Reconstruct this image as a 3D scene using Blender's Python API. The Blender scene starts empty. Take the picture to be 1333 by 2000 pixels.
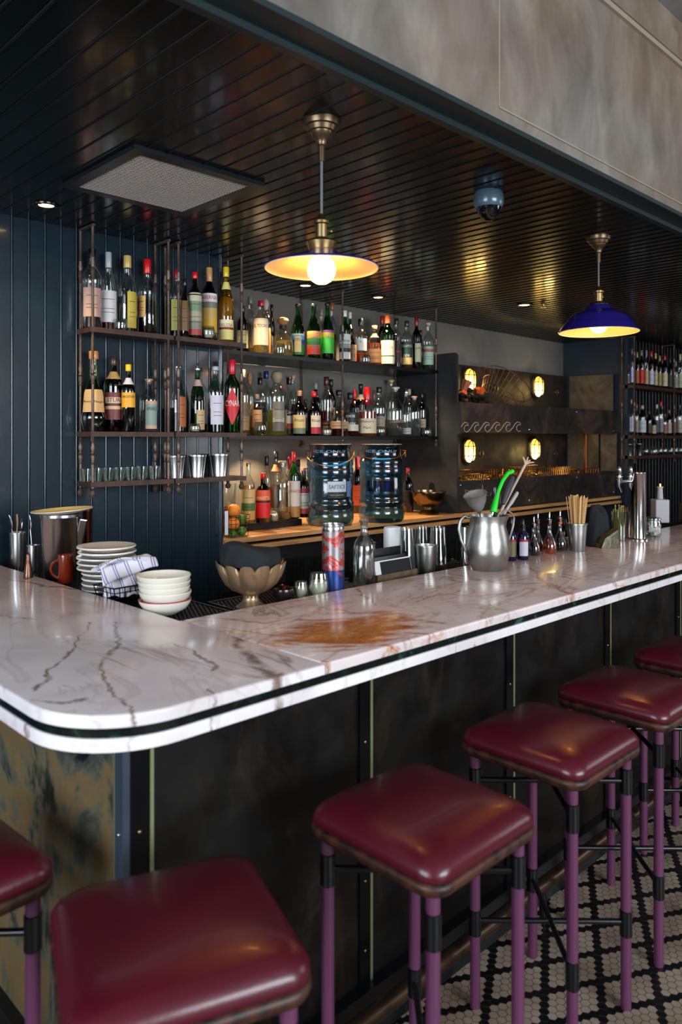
import bpy, bmesh, math, random
from math import sin, cos, pi, radians, atan2, hypot
from mathutils import Vector, Matrix

SC = bpy.context.scene
COL = SC.collection
RND = random.Random(7)

# ------------------------------------------------------------------ camera
FPX, YAW, HORIZON, EYE = 1494.0, radians(44.33), 858.5, 1.6
cam_d = bpy.data.cameras.new('camera')
cam = bpy.data.objects.new('camera', cam_d)
COL.objects.link(cam)
cam.location = (0, 0, EYE)
cam.rotation_euler = (pi / 2, 0, -YAW)
cam_d.sensor_fit = 'VERTICAL'
cam_d.sensor_height = 36
cam_d.sensor_width = 24
cam_d.lens = FPX / 2000 * 36
cam_d.shift_y = (HORIZON - 1000) / 2000
cam_d.clip_start = 0.05
cam_d.dof.use_dof = True
cam_d.dof.focus_distance = 3.6
cam_d.dof.aperture_fstop = 3.2
SC.camera = cam

# ------------------------------------------------------------------ light
SC.view_settings.view_transform = 'Standard'
SC.view_settings.look = 'None'
SC.view_settings.gamma = 1
SC.view_settings.use_curve_mapping = False
SC.view_settings.exposure = 0.15
SC.cycles.use_denoising = True
SC.cycles.max_bounces = 10
SC.cycles.diffuse_bounces = 3
SC.cycles.glossy_bounces = 4
SC.cycles.transmission_bounces = 8
SC.cycles.transparent_max_bounces = 40
SC.cycles.sample_clamp_indirect = 4
SC.cycles.caustics_reflective = False
SC.cycles.caustics_refractive = False

world = bpy.data.worlds.new('world')
SC.world = world
world.use_nodes = True
world.node_tree.nodes['Background'].inputs[0].default_value = (0.55, 0.62, 0.75, 1)
world.node_tree.nodes['Background'].inputs[1].default_value = 0.018


def area_light(name, loc, target, sx, sy, energy, color):
    d = bpy.data.lights.new(name, 'AREA')
    d.shape = 'RECTANGLE'
    d.size, d.size_y = sx, sy
    d.energy = energy
    d.color = color
    o = bpy.data.objects.new(name, d)
    o.location = loc
    o.rotation_euler = (Vector(target) - Vector(loc)).to_track_quat('-Z', 'Y').to_euler()
    COL.objects.link(o)
    return o


# daylight through the street windows of the dining room, behind and left of the viewer
area_light('window_daylight_left', (-3.2, 0.6, 1.9), (1.2, 1.8, 1.2), 2.6, 1.9, 190, (0.80, 0.90, 1.0))
area_light('window_daylight_rear', (1.2, -4.2, 2.0), (1.6, 1.6, 1.3), 3.2, 1.8, 300, (0.86, 0.93, 1.0))
area_light('window_daylight_front', (7.5, -2.8, 2.2), (4.2, 1.5, 1.4), 2.4, 1.8, 50, (0.95, 0.95, 1.0))


def spot(name, loc, energy, color, angle=100, blend=0.6, r=0.03):
    d = bpy.data.lights.new(name, 'SPOT')
    d.energy, d.color, d.spot_size, d.spot_blend, d.shadow_soft_size = energy, color, radians(angle), blend, r
    o = bpy.data.objects.new(name, d)
    o.location = loc
    COL.objects.link(o)
    return o


def point(name, loc, energy, color, r=0.03):
    d = bpy.data.lights.new(name, 'POINT')
    d.energy, d.color, d.shadow_soft_size = energy, color, r
    o = bpy.data.objects.new(name, d)
    o.location = loc
    COL.objects.link(o)
    return o


WARM = (1.0, 0.44, 0.12)
WARM2 = (1.0, 0.68, 0.38)


# ------------------------------------------------------------------ where a sight line meets a plane of the room
def at(px, py, x=None, y=None, z=None):
    u, v = (px - 666.5) / FPX, (HORIZON - py) / FPX
    r = (sin(YAW) + u * cos(YAW), cos(YAW) - u * sin(YAW), v)
    t = x / r[0] if x is not None else y / r[1] if y is not None else (z - EYE) / r[2]
    return Vector((r[0] * t, r[1] * t, r[2] * t + EYE))


def depth(p):
    return p[0] * sin(YAW) + p[1] * cos(YAW)


def metres(npx, p):
    return npx * depth(p) / FPX


# ------------------------------------------------------------------ materials
def lin(c):
    return tuple((v / 12.92 if v <= 0.04045 else ((v + 0.055) / 1.055) ** 2.4) for v in c[:3]) + (1,)


MATS = {}


def mat(name, col=(0.5, 0.5, 0.5), rough=0.5, metal=0.0, coat=0.0, emit=None, es=0.0, spec=0.5, noise=0.0, nscale=20,
        bump=0.0, bscale=60, trans=0.0):
    if name in MATS:
        return MATS[name]
    m = bpy.data.materials.new(name)
    m.use_nodes = True
    nt = m.node_tree
    b = nt.nodes['Principled BSDF']
    b.inputs['Base Color'].default_value = lin(col)
    b.inputs['Roughness'].default_value = rough
    b.inputs['Metallic'].default_value = metal
    b.inputs['Coat Weight'].default_value = coat
    b.inputs['Coat Roughness'].default_value = 0.08
    b.inputs['Specular IOR Level'].default_value = spec
    b.inputs['Transmission Weight'].default_value = trans
    if emit:
        b.inputs['Emission Color'].default_value = lin(emit)
        b.inputs['Emission Strength'].default_value = es
    if noise:
        tc = nt.nodes.new('ShaderNodeTexCoord')
        n = nt.nodes.new('ShaderNodeTexNoise')
        n.inputs['Scale'].default_value = nscale
        n.inputs['Detail'].default_value = 6
        r = nt.nodes.new('ShaderNodeValToRGB')
        c = lin(col)
        r.color_ramp.elements[0].position = 0.3
        r.color_ramp.elements[0].color = tuple(v * (1 - noise) for v in c[:3]) + (1,)
        r.color_ramp.elements[1].position = 0.7
        r.color_ramp.elements[1].color = tuple(min(1, v * (1 + noise)) for v in c[:3]) + (1,)
        nt.links.new(tc.outputs['Object'], n.inputs['Vector'])
        nt.links.new(n.outputs['Fac'], r.inputs['Fac'])
        nt.links.new(r.outputs['Color'], b.inputs['Base Color'])
    if bump:
        tc = nt.nodes.new('ShaderNodeTexCoord')
        n = nt.nodes.new('ShaderNodeTexNoise')
        n.inputs['Scale'].default_value = bscale
        n.inputs['Detail'].default_value = 4
        bp = nt.nodes.new('ShaderNodeBump')
        bp.inputs['Strength'].default_value = bump
        bp.inputs['Distance'].default_value = 0.01
        nt.links.new(tc.outputs['Object'], n.inputs['Vector'])
        nt.links.new(n.outputs['Fac'], bp.inputs['Height'])
        nt.links.new(bp.outputs['Normal'], b.inputs['Normal'])
    MATS[name] = m
    return m


def glass(name, col=(1, 1, 1), rough=0.03, gmin=0.06):
    """thin-walled glass: tinted clear shader under a fresnel gloss"""
    if name in MATS:
        return MATS[name]
    m = bpy.data.materials.new(name)
    m.use_nodes = True
    nt = m.node_tree
    for n in list(nt.nodes):
        nt.nodes.remove(n)
    out = nt.nodes.new('ShaderNodeOutputMaterial')
    tr = nt.nodes.new('ShaderNodeBsdfTransparent')
    tr.inputs[0].default_value = lin(col)
    gl = nt.nodes.new('ShaderNodeBsdfGlossy')
    gl.inputs['Color'].default_value = (1, 1, 1, 1)
    gl.inputs['Roughness'].default_value = rough
    lw = nt.nodes.new('ShaderNodeLayerWeight')
    lw.inputs['Blend'].default_value = 0.32
    mr = nt.nodes.new('ShaderNodeMapRange')
    mr.inputs['To Min'].default_value = gmin
    mr.inputs['To Max'].default_value = 0.6
    mx = nt.nodes.new('ShaderNodeMixShader')
    nt.links.new(lw.outputs['Facing'], mr.inputs['Value'])
    nt.links.new(mr.outputs['Result'], mx.inputs[0])
    nt.links.new(tr.outputs[0], mx.inputs[1])
    nt.links.new(gl.outputs[0], mx.inputs[2])
    nt.links.new(mx.outputs[0], out.inputs[0])
    MATS[name] = m
    return m


def liquid(name, col):
    """clear spirit that also scatters some light, so it glows when lit from behind"""
    if name in MATS:
        return MATS[name]
    m = bpy.data.materials.new(name)
    m.use_nodes = True
    nt = m.node_tree
    for n in list(nt.nodes):
        nt.nodes.remove(n)
    out = nt.nodes.new('ShaderNodeOutputMaterial')
    tr = nt.nodes.new('ShaderNodeBsdfTransparent')
    tr.inputs[0].default_value = lin(col)
    di = nt.nodes.new('ShaderNodeBsdfDiffuse')
    di.inputs[0].default_value = lin(col)
    tl = nt.nodes.new('ShaderNodeBsdfTranslucent')
    tl.inputs[0].default_value = lin(col)
    m1 = nt.nodes.new('ShaderNodeMixShader')
    m1.inputs[0].default_value = 0.55
    m2 = nt.nodes.new('ShaderNodeMixShader')
    m2.inputs[0].default_value = 0.10 + 0.45 * (max(col) - min(col))
    nt.links.new(di.outputs[0], m1.inputs[1])
    nt.links.new(tl.outputs[0], m1.inputs[2])
    nt.links.new(tr.outputs[0], m2.inputs[1])
    nt.links.new(m1.outputs[0], m2.inputs[2])
    nt.links.new(m2.outputs[0], out.inputs[0])
    MATS[name] = m
    return m


def nodes(name, rough=0.5, metal=0.0, coat=0.0):
    m = bpy.data.materials.new(name)
    m.use_nodes = True
    nt = m.node_tree
    b = nt.nodes['Principled BSDF']
    b.inputs['Roughness'].default_value = rough
    b.inputs['Metallic'].default_value = metal
    b.inputs['Coat Weight'].default_value = coat
    tc = nt.nodes.new('ShaderNodeTexCoord')
    MATS[name] = m
    return m, nt, b, tc


def nz(nt, vec, scale, detail=6, dist=0.0, rough=0.55, stretch=None):
    n = nt.nodes.new('ShaderNodeTexNoise')
    n.inputs['Scale'].default_value = scale
    n.inputs['Detail'].default_value = detail
    n.inputs['Distortion'].default_value = dist
    n.inputs['Roughness'].default_value = rough
    if stretch:
        mp = nt.nodes.new('ShaderNodeMapping')
        mp.inputs['Scale'].default_value = stretch
        nt.links.new(vec, mp.inputs['Vector'])
        vec = mp.outputs['Vector']
    nt.links.new(vec, n.inputs['Vector'])
    return n.outputs['Fac']


def ramp(nt, fac, stops):
    r = nt.nodes.new('ShaderNodeValToRGB')
    e = r.color_ramp.elements
    while len(e) < len(stops):
        e.new(0.5)
    for el, (p, c) in zip(e, stops):
        el.position = p
        el.color = lin(c) if len(c) == 3 else c
    nt.links.new(fac, r.inputs['Fac'])
    return r.outputs['Color']


def mixc(nt, fac, a, b, mode='MIX'):
    n = nt.nodes.new('ShaderNodeMix')
    n.data_type = 'RGBA'
    n.blend_type = mode
    for sock, v in ((n.inputs[0], fac), (n.inputs[6], a), (n.inputs[7], b)):
        if hasattr(v, 'default_value'):
            nt.links.new(v, sock)
        elif isinstance(v, (int, float)):
            sock.default_value = v
        else:
            sock.default_value = lin(v)
    return n.outputs[2]


def math_n(nt, op, a, b=0.0, c=0.0):
    n = nt.nodes.new('ShaderNodeMath')
    n.operation = op
    for i, v in enumerate((a, b, c)):
        if hasattr(v, 'default_value'):
            nt.links.new(v, n.inputs[i])
        else:
            n.inputs[i].default_value = v
    return n.outputs[0]


def bumpn(nt, b, height, strength=0.3, dist=0.01):
    bp = nt.nodes.new('ShaderNodeBump')
    bp.inputs['Strength'].default_value = strength
    bp.inputs['Distance'].default_value = dist
    nt.links.new(height, bp.inputs['Height'])
    nt.links.new(bp.outputs['Normal'], b.inputs['Normal'])


def _v(*pts):
    q = [at(x_, y_, z=1.10) for x_, y_, w_ in pts]
    return [((q[i].x, q[i].y), (q[i + 1].x, q[i + 1].y), pts[i][2]) for i in range(len(q) - 1)]


VEINS = {False: _v((455, 1245, .014), (490, 1285, .016), (520, 1312, .013), (556, 1330, .01)) + _v((228, 1215, .006), (222, 1260, .008), (200, 1300, .006), (205, 1345, .005), (250, 1375, .005), (258, 1395, .005))
         + _v((345, 1260, .004), (385, 1270, .007), (418, 1310, .004)) + _v((180, 1215, .004), (140, 1270, .006), (95, 1310, .006), (75, 1345, .006)) + _v((50, 1368, .006), (110, 1378, .007), (170, 1365, .005))
         + _v((405, 1345, .004), (440, 1375, .005)) + _v((0, 1200, .003), (70, 1210, .003)) + _v((20, 1130, .008), (90, 1145, .010), (150, 1150, .004)),
         True: _v((1025, 1105, .010), (1048, 1118, .012), (1060, 1135, .010), (1095, 1148, .012), (1125, 1165, .010)) + _v((870, 1118, .005), (980, 1140, .005), (1060, 1140, .005)) + _v((800, 1180, .004), (860, 1160, .004), (935, 1165, .004), (1000, 1160, .003))
         + _v((700, 1150, .006), (735, 1182, .006)) + _v((1133, 1100, .004), (1240, 1112, .005), (1275, 1118, .005)) + _v((640, 1290, .008), (655, 1300, .010)) + _v((385, 1203, .005), (450, 1212, .008), (520, 1216, .006), (600, 1200, .004)) + _v((440, 1226, .006), (530, 1240, .010), (640, 1250, .006)) + _v((840, 1215, .012), (875, 1217, .010)) + _v((790, 1236, .006), (850, 1240, .006)) + _v((1180, 1060, .004), (1290, 1066, .004), (1333, 1060, .004))}


# marble with grey-brown veins and, on one slab, rust-coloured staining
def marble(name, seed, rust):
    m, nt, b, tc = nodes(name, 0.17, 0, 0.15)
    mp = nt.nodes.new('ShaderNodeMapping')
    mp.inputs['Location'].default_value = (seed, seed * 1.7, 0)
    nt.links.new(tc.outputs['Object'], mp.inputs['Vector'])
    v = mp.outputs['Vector']
    base = ramp(nt, nz(nt, v, 3.2, 5, 0.6), [(0.3, (0.84, 0.80, 0.81)), (0.7, (0.96, 0.94, 0.95))])

    def veins(scale, dist, width, stretch=None, rot=0.6):
        mp2 = nt.nodes.new('ShaderNodeMapping')
        mp2.inputs['Rotation'].default_value = (0, 0, rot)
        mp2.inputs['Scale'].default_value = stretch or (1, 1, 1)
        nt.links.new(v, mp2.inputs['Vector'])
        f = nz(nt, mp2.outputs['Vector'], scale, 8, dist, 0.55)
        d = math_n(nt, 'ABSOLUTE', math_n(nt, 'SUBTRACT', f, 0.5))
        return math_n(nt, 'SUBTRACT', 1.0, math_n(nt, 'MINIMUM', math_n(nt, 'DIVIDE', d, width), 1.0))
    # individual veins traced as wavering lines
    wn = nt.nodes.new('ShaderNodeTexNoise')
    wn.inputs['Scale'].default_value = 9
    wn.inputs['Detail'].default_value = 7
    wn.inputs['Roughness'].default_value = 0.65
    nt.links.new(tc.outputs['Object'], wn.inputs['Vector'])
    vm = nt.nodes.new('ShaderNodeVectorMath')
    vm.operation = 'MULTIPLY_ADD'
    nt.links.new(wn.outputs['Color'], vm.inputs[0])
    vm.inputs[1].default_value = (0.09, 0.09, 0)
    nt.links.new(tc.outputs['Object'], vm.inputs[2])
    sx_ = nt.nodes.new('ShaderNodeSeparateXYZ')
    nt.links.new(vm.outputs[0], sx_.inputs[0])
    lines = None
    for (ax, ay), (bx_, by_), wd in VEINS[rust]:
        ax, ay, bx_, by_ = ax + .045, ay + .045, bx_ + .045, by_ + .045
        L2_ = (bx_ - ax) ** 2 + (by_ - ay) ** 2
        ux, uy = (bx_ - ax) / L2_, (by_ - ay) / L2_
        px_ = math_n(nt, 'SUBTRACT', sx_.outputs['X'], ax)
        py_ = math_n(nt, 'SUBTRACT', sx_.outputs['Y'], ay)
        tt = math_n(nt, 'ADD', math_n(nt, 'MULTIPLY', px_, ux), math_n(nt, 'MULTIPLY', py_, uy))
        tt.node.use_clamp = True
        ex = math_n(nt, 'SUBTRACT', px_, math_n(nt, 'MULTIPLY', tt, bx_ - ax))
        ey = math_n(nt, 'SUBTRACT', py_, math_n(nt, 'MULTIPLY', tt, by_ - ay))
        dd = math_n(nt, 'SQRT', math_n(nt, 'ADD', math_n(nt, 'MULTIPLY', ex, ex), math_n(nt, 'MULTIPLY', ey, ey)))
        k_ = math_n(nt, 'SUBTRACT', 1.0, math_n(nt, 'DIVIDE', dd, wd))
        k_.node.use_clamp = True
        lines = k_ if lines is None else math_n(nt, 'MAXIMUM', lines, k_)
    v1 = math_n(nt, 'MULTIPLY', veins(1.35, 0.7, 0.009, (2.2, 0.8, 1), 0.5), ramp(nt, nz(nt, v, 2.0, 2), [(0.42, (0, 0, 0, 1)), (0.62, (1, 1, 1, 1))]))
    v2 = math_n(nt, 'MULTIPLY', veins(3.0, 0.9, 0.022, (1.4, 0.8, 1), 0.9), 0.26)
    c = mixc(nt, v2, base, (0.62, 0.54, 0.50))
    c = mixc(nt, v1, c, (0.46, 0.40, 0.36))
    patchy = ramp(nt, nz(nt, tc.outputs['Object'], 16, 4), [(0.34, (0.25, 0.25, 0.25, 1)), (0.52, (1, 1, 1, 1))])
    lm_ = math_n(nt, 'MULTIPLY', math_n(nt, 'POWER', lines, 0.5), patchy)
    c = mixc(nt, lm_, c, (0.60, 0.40, 0.25) if rust else (0.50, 0.42, 0.36))
    if rust:
        sep = nt.nodes.new('ShaderNodeSeparateXYZ')
        nt.links.new(tc.outputs['Object'], sep.inputs[0])
        # a blotch of iron staining near (1.42, 1.38) and another trail along the inner edge
        dx = math_n(nt, 'DIVIDE', math_n(nt, 'SUBTRACT', sep.outputs['X'], 1.41), 0.27)
        dy = math_n(nt, 'DIVIDE', math_n(nt, 'SUBTRACT', sep.outputs['Y'], 1.42), 0.16)
        d = math_n(nt, 'SQRT', math_n(nt, 'ADD', math_n(nt, 'MULTIPLY', dx, dx), math_n(nt, 'MULTIPLY', dy, dy)))
        rot_ = nt.nodes.new('ShaderNodeMapping')
        rot_.inputs['Rotation'].default_value = (0, 0, radians(38))
        nt.links.new(tc.outputs['Object'], rot_.inputs['Vector'])
        n1 = nz(nt, rot_.outputs['Vector'], 9, 10, 0.8, 0.74, (0.55, 2.2, 1))
        k = math_n(nt, 'ADD', math_n(nt, 'MULTIPLY', n1, 3.4), math_n(nt, 'MULTIPLY', d, -1.15))
        mask = ramp(nt, k, [(0.56, (0, 0, 0, 1)), (0.98, (1, 1, 1, 1))])
        rustc = ramp(nt, nz(nt, tc.outputs['Object'], 26, 8, 1.0, 0.7, (1, 2, 1)), [(0.3, (0.52, 0.28, 0.12)), (0.55, (0.74, 0.45, 0.20)), (0.72, (0.86, 0.68, 0.48))])
        c = mixc(nt, 0.25, c, (0.86, 0.74, 0.68))
        c = mixc(nt, mask, c, rustc)
        n3 = math_n(nt, 'MULTIPLY', veins(2.2, 1.4, 0.022, (0.8, 2.4, 1), 0.15), 0.55)
        c = mixc(nt, n3, c, (0.70, 0.46, 0.27))
    nt.links.new(c, b.inputs['Base Color'])
    return m


M_MARBLE_L = marble('marble_white', 3.1, False)
M_MARBLE_R = marble('marble_rust', 8.4, True)
M_MARBLE_B = marble('marble_lower', 5.2, False)

m, nt, b, tc = nodes('green_marble', 0.15, 0, 0.3)
c = ramp(nt, nz(nt, tc.outputs['Object'], 18, 6, 1.0), [(0.5, (0.02, 0.06, 0.055)), (0.64, (0.05, 0.14, 0.12)), (0.74, (0.20, 0.38, 0.32))])
nt.links.new(c, b.inputs['Base Color'])
M_GREEN_STONE = m

# dark patinated brass sheet of the bar front
def patina(name, stops, scale, stretch, rough, metal, dist=1.1):
    m, nt, b, tc = nodes(name, rough, metal)
    f = nz(nt, tc.outputs['Object'], scale, 9, dist, 0.66, stretch)
    c = ramp(nt, f, stops)
    nt.links.new(c, b.inputs['Base Color'])
    r = ramp(nt, nz(nt, tc.outputs['Object'], 7, 6), [(0.3, (rough - .12,) * 3 + (1,)), (0.7, (rough + .2,) * 3 + (1,))])
    nt.links.new(r, b.inputs['Roughness'])
    return m


M_PATINA = patina('patina_front', [(0.38, (0.030, 0.024, 0.02)), (0.52, (0.055, 0.045, 0.03)), (0.64, (0.15, 0.11, 0.05)), (0.72, (0.06, 0.05, 0.035))], 2.6, (1.6, 1.6, 0.8), 0.42, 0.45)
M_PATINA_L = patina('patina_side', [(0.34, (0.03, 0.045, 0.055)), (0.42, (0.08, 0.12, 0.16)), (0.46, (0.30, 0.31, 0.28)), (0.50, (0.42, 0.42, 0.35)), (0.53, (0.54, 0.43, 0.26)),
                                    (0.57, (0.46, 0.43, 0.34)), (0.62, (0.22, 0.22, 0.19)), (0.70, (0.03, 0.04, 0.05))], 2.1, (1.5, 1.5, 0.75), 0.32, 0.35, 0.5)

# fascia: smoky plaster panels
def clouds(name, stops, scale, stretch, rough, metal=0, bump=0.1):
    m, nt, b, tc = nodes(name, rough, metal)
    f = nz(nt, tc.outputs['Object'], scale, 9, 0.7, 0.6, stretch)
    nt.links.new(ramp(nt, f, stops), b.inputs['Base Color'])
    if bump:
        bumpn(nt, b, f, bump, 0.01)
    return m


m, nt, b, tc = nodes('fascia_panel', 0.5)
f1 = nz(nt, tc.outputs['Object'], 3.2, 8, 0.35, 0.62, (1.4, 1.4, 0.8))
f2 = nz(nt, tc.outputs['Object'], 1.1, 4, 0.2, 0.5)
ca = ramp(nt, f1, [(0.32, (0.29, 0.245, 0.205)), (0.45, (0.405, 0.365, 0.32)), (0.55, (0.475, 0.44, 0.40)), (0.66, (0.565, 0.53, 0.48))])
cb_ = ramp(nt, f2, [(0.36, (0.50, 0.50, 0.50)), (0.5, (0.56, 0.51, 0.46)), (0.64, (0.60, 0.49, 0.38))])
nt.links.new(mixc(nt, 0.30, ca, cb_), b.inputs['Base Color'])
bumpn(nt, b, f1, 0.08, 0.01)
M_FASCIA = m
M_HIGHCEIL = clouds('high_ceiling_plaster', [(0.35, (0.50, 0.50, 0.50)), (0.65, (0.62, 0.61, 0.60))], 2.5, (1, 1, 1), 0.7)
M_GREYWALL = clouds('grey_plaster', [(0.3, (0.38, 0.38, 0.36)), (0.55, (0.46, 0.45, 0.42)), (0.72, (0.52, 0.50, 0.46))], 1.8, (1, 1, 1.2), 0.6)
M_STEEL_DARK = patina('blackened_steel', [(0.3, (0.10, 0.09, 0.085)), (0.5, (0.18, 0.15, 0.13)), (0.62, (0.30, 0.23, 0.17)), (0.75, (0.22, 0.20, 0.19))], 3.0, (1, 1, 1), 0.5, 0.3)
M_STEEL_MID = patina('scratched_steel', [(0.3, (0.24, 0.22, 0.20)), (0.5, (0.36, 0.33, 0.30)), (0.75, (0.46, 0.43, 0.40))], 4.0, (1, 1, 1), 0.5, 0.6)

M_NAVY = mat('navy_gloss_paint', (0.07, 0.145, 0.185), 0.26, coat=0.5, bump=0.04, bscale=25)
M_CEIL = mat('black_gloss_paint', (0.028, 0.048, 0.060), 0.21, coat=0.2, spec=0.4, bump=0.05, bscale=9)
M_TRIM = mat('teal_black_trim', (0.10, 0.16, 0.17), 0.4)
M_BLACK = mat('black_void_paint', (0.03, 0.03, 0.03), 0.5)
M_BLACKWALL = mat('black_board_paint', (0.035, 0.035, 0.038), 0.35)
M_BLUEWALL = mat('deep_blue_paint', (0.08, 0.15, 0.21), 0.5, noise=0.15, nscale=4)
M_IRON = mat('iron_pipe', (0.42, 0.35, 0.31), 0.42, 0.6, noise=0.3, nscale=60)
M_SHELFWOOD = mat('dark_shelf_wood', (0.27, 0.18, 0.13), 0.4, noise=0.35, nscale=22)
M_SHELFBLACK = mat('black_steel_shelf', (0.05, 0.045, 0.04), 0.3, 0.4)
M_CHROME = mat('polished_steel', (0.80, 0.80, 0.80), 0.14, 1.0)
M_BRUSHED = mat('brushed_steel', (0.78, 0.78, 0.78), 0.25, 1.0)
M_PEWTER = mat('pewter', (0.66, 0.66, 0.64), 0.36, 1.0, noise=0.18, nscale=22, bump=0.12, bscale=25)
M_BRASS = mat('aged_brass', (0.62, 0.52, 0.36), 0.35, 1.0, noise=0.2, nscale=20)
M_BRASSLINE = mat('dull_brass_strip', (0.62, 0.64, 0.48), 0.4, 0.7)
M_GOLDWIRE = mat('gilt_wire', (0.80, 0.55, 0.25), 0.3, 1.0)
M_COPPER = mat('copper_pipe', (0.36, 0.20, 0.12), 0.38, 1.0)
M_LEATHER = mat('burgundy_leather', (0.30, 0.040, 0.105), 0.33, coat=0.10, noise=0.12, nscale=5, bump=0.05, bscale=120)
M_LEATHER_EDGE = mat('worn_brown_edge', (0.23, 0.11, 0.05), 0.5, noise=0.85, nscale=34)
M_PURPLE = mat('purple_enamel', (0.37, 0.19, 0.31), 0.38)
M_BLACKMETAL = mat('black_enamel', (0.035, 0.045, 0.055), 0.25)
M_PORCELAIN = mat('white_glazed_china', (0.90, 0.88, 0.84), 0.18, coat=0.3)
M_CREAM = mat('cream_glaze', (0.88, 0.86, 0.80), 0.2, coat=0.3)
M_COBALT = mat('cobalt_enamel', (0.13, 0.10, 0.42), 0.12, coat=0.6)
M_PAPER = mat('paper_white', (0.86, 0.86, 0.88), 0.7)
M_RUBBER = mat('black_rubber_mat', (0.05, 0.055, 0.06), 0.35)
M_CLOTH_NAVY = mat('navy_cloth', (0.04, 0.075, 0.10), 0.85, bump=0.2, bscale=200)
M_CORK = mat('cork', (0.72, 0.50, 0.32), 0.8, noise=0.2, nscale=80)
M_STRAW = mat('natural_wood_straw', (0.86, 0.68, 0.44), 0.55)
G_CLEAR = glass('clear_glass', (0.93, 0.95, 0.94), 0.05, 0.09)
G_GREEN = glass('green_glass', (0.16, 0.62, 0.22))
G_DKGREEN = glass('dark_green_glass', (0.10, 0.30, 0.14))
G_BROWN = glass('brown_glass', (0.26, 0.12, 0.05))
G_BLUE = glass('cobalt_glass', (0.06, 0.08, 0.50))
G_YELLOW = glass('yellow_glass', (0.80, 0.75, 0.25))
G_WATER = glass('blue_tinted_plastic', (0.46, 0.64, 0.74), 0.12)
GL = dict(clear=G_CLEAR, green=G_GREEN, dkgreen=G_DKGREEN, brown=G_BROWN, blue=G_BLUE, yellow=G_YELLOW)

# warm planed pine of the back counter
m, nt, b, tc = nodes('pine_counter', 0.4)
w = nz(nt, tc.outputs['Object'], 6, 8, 0.8, 0.6, (0.35, 4.0, 3))
nt.links.new(ramp(nt, w, [(0.3, (0.60, 0.40, 0.22)), (0.5, (0.76, 0.56, 0.34)), (0.7, (0.84, 0.66, 0.44))]), b.inputs['Base Color'])
M_PINE = m


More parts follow.
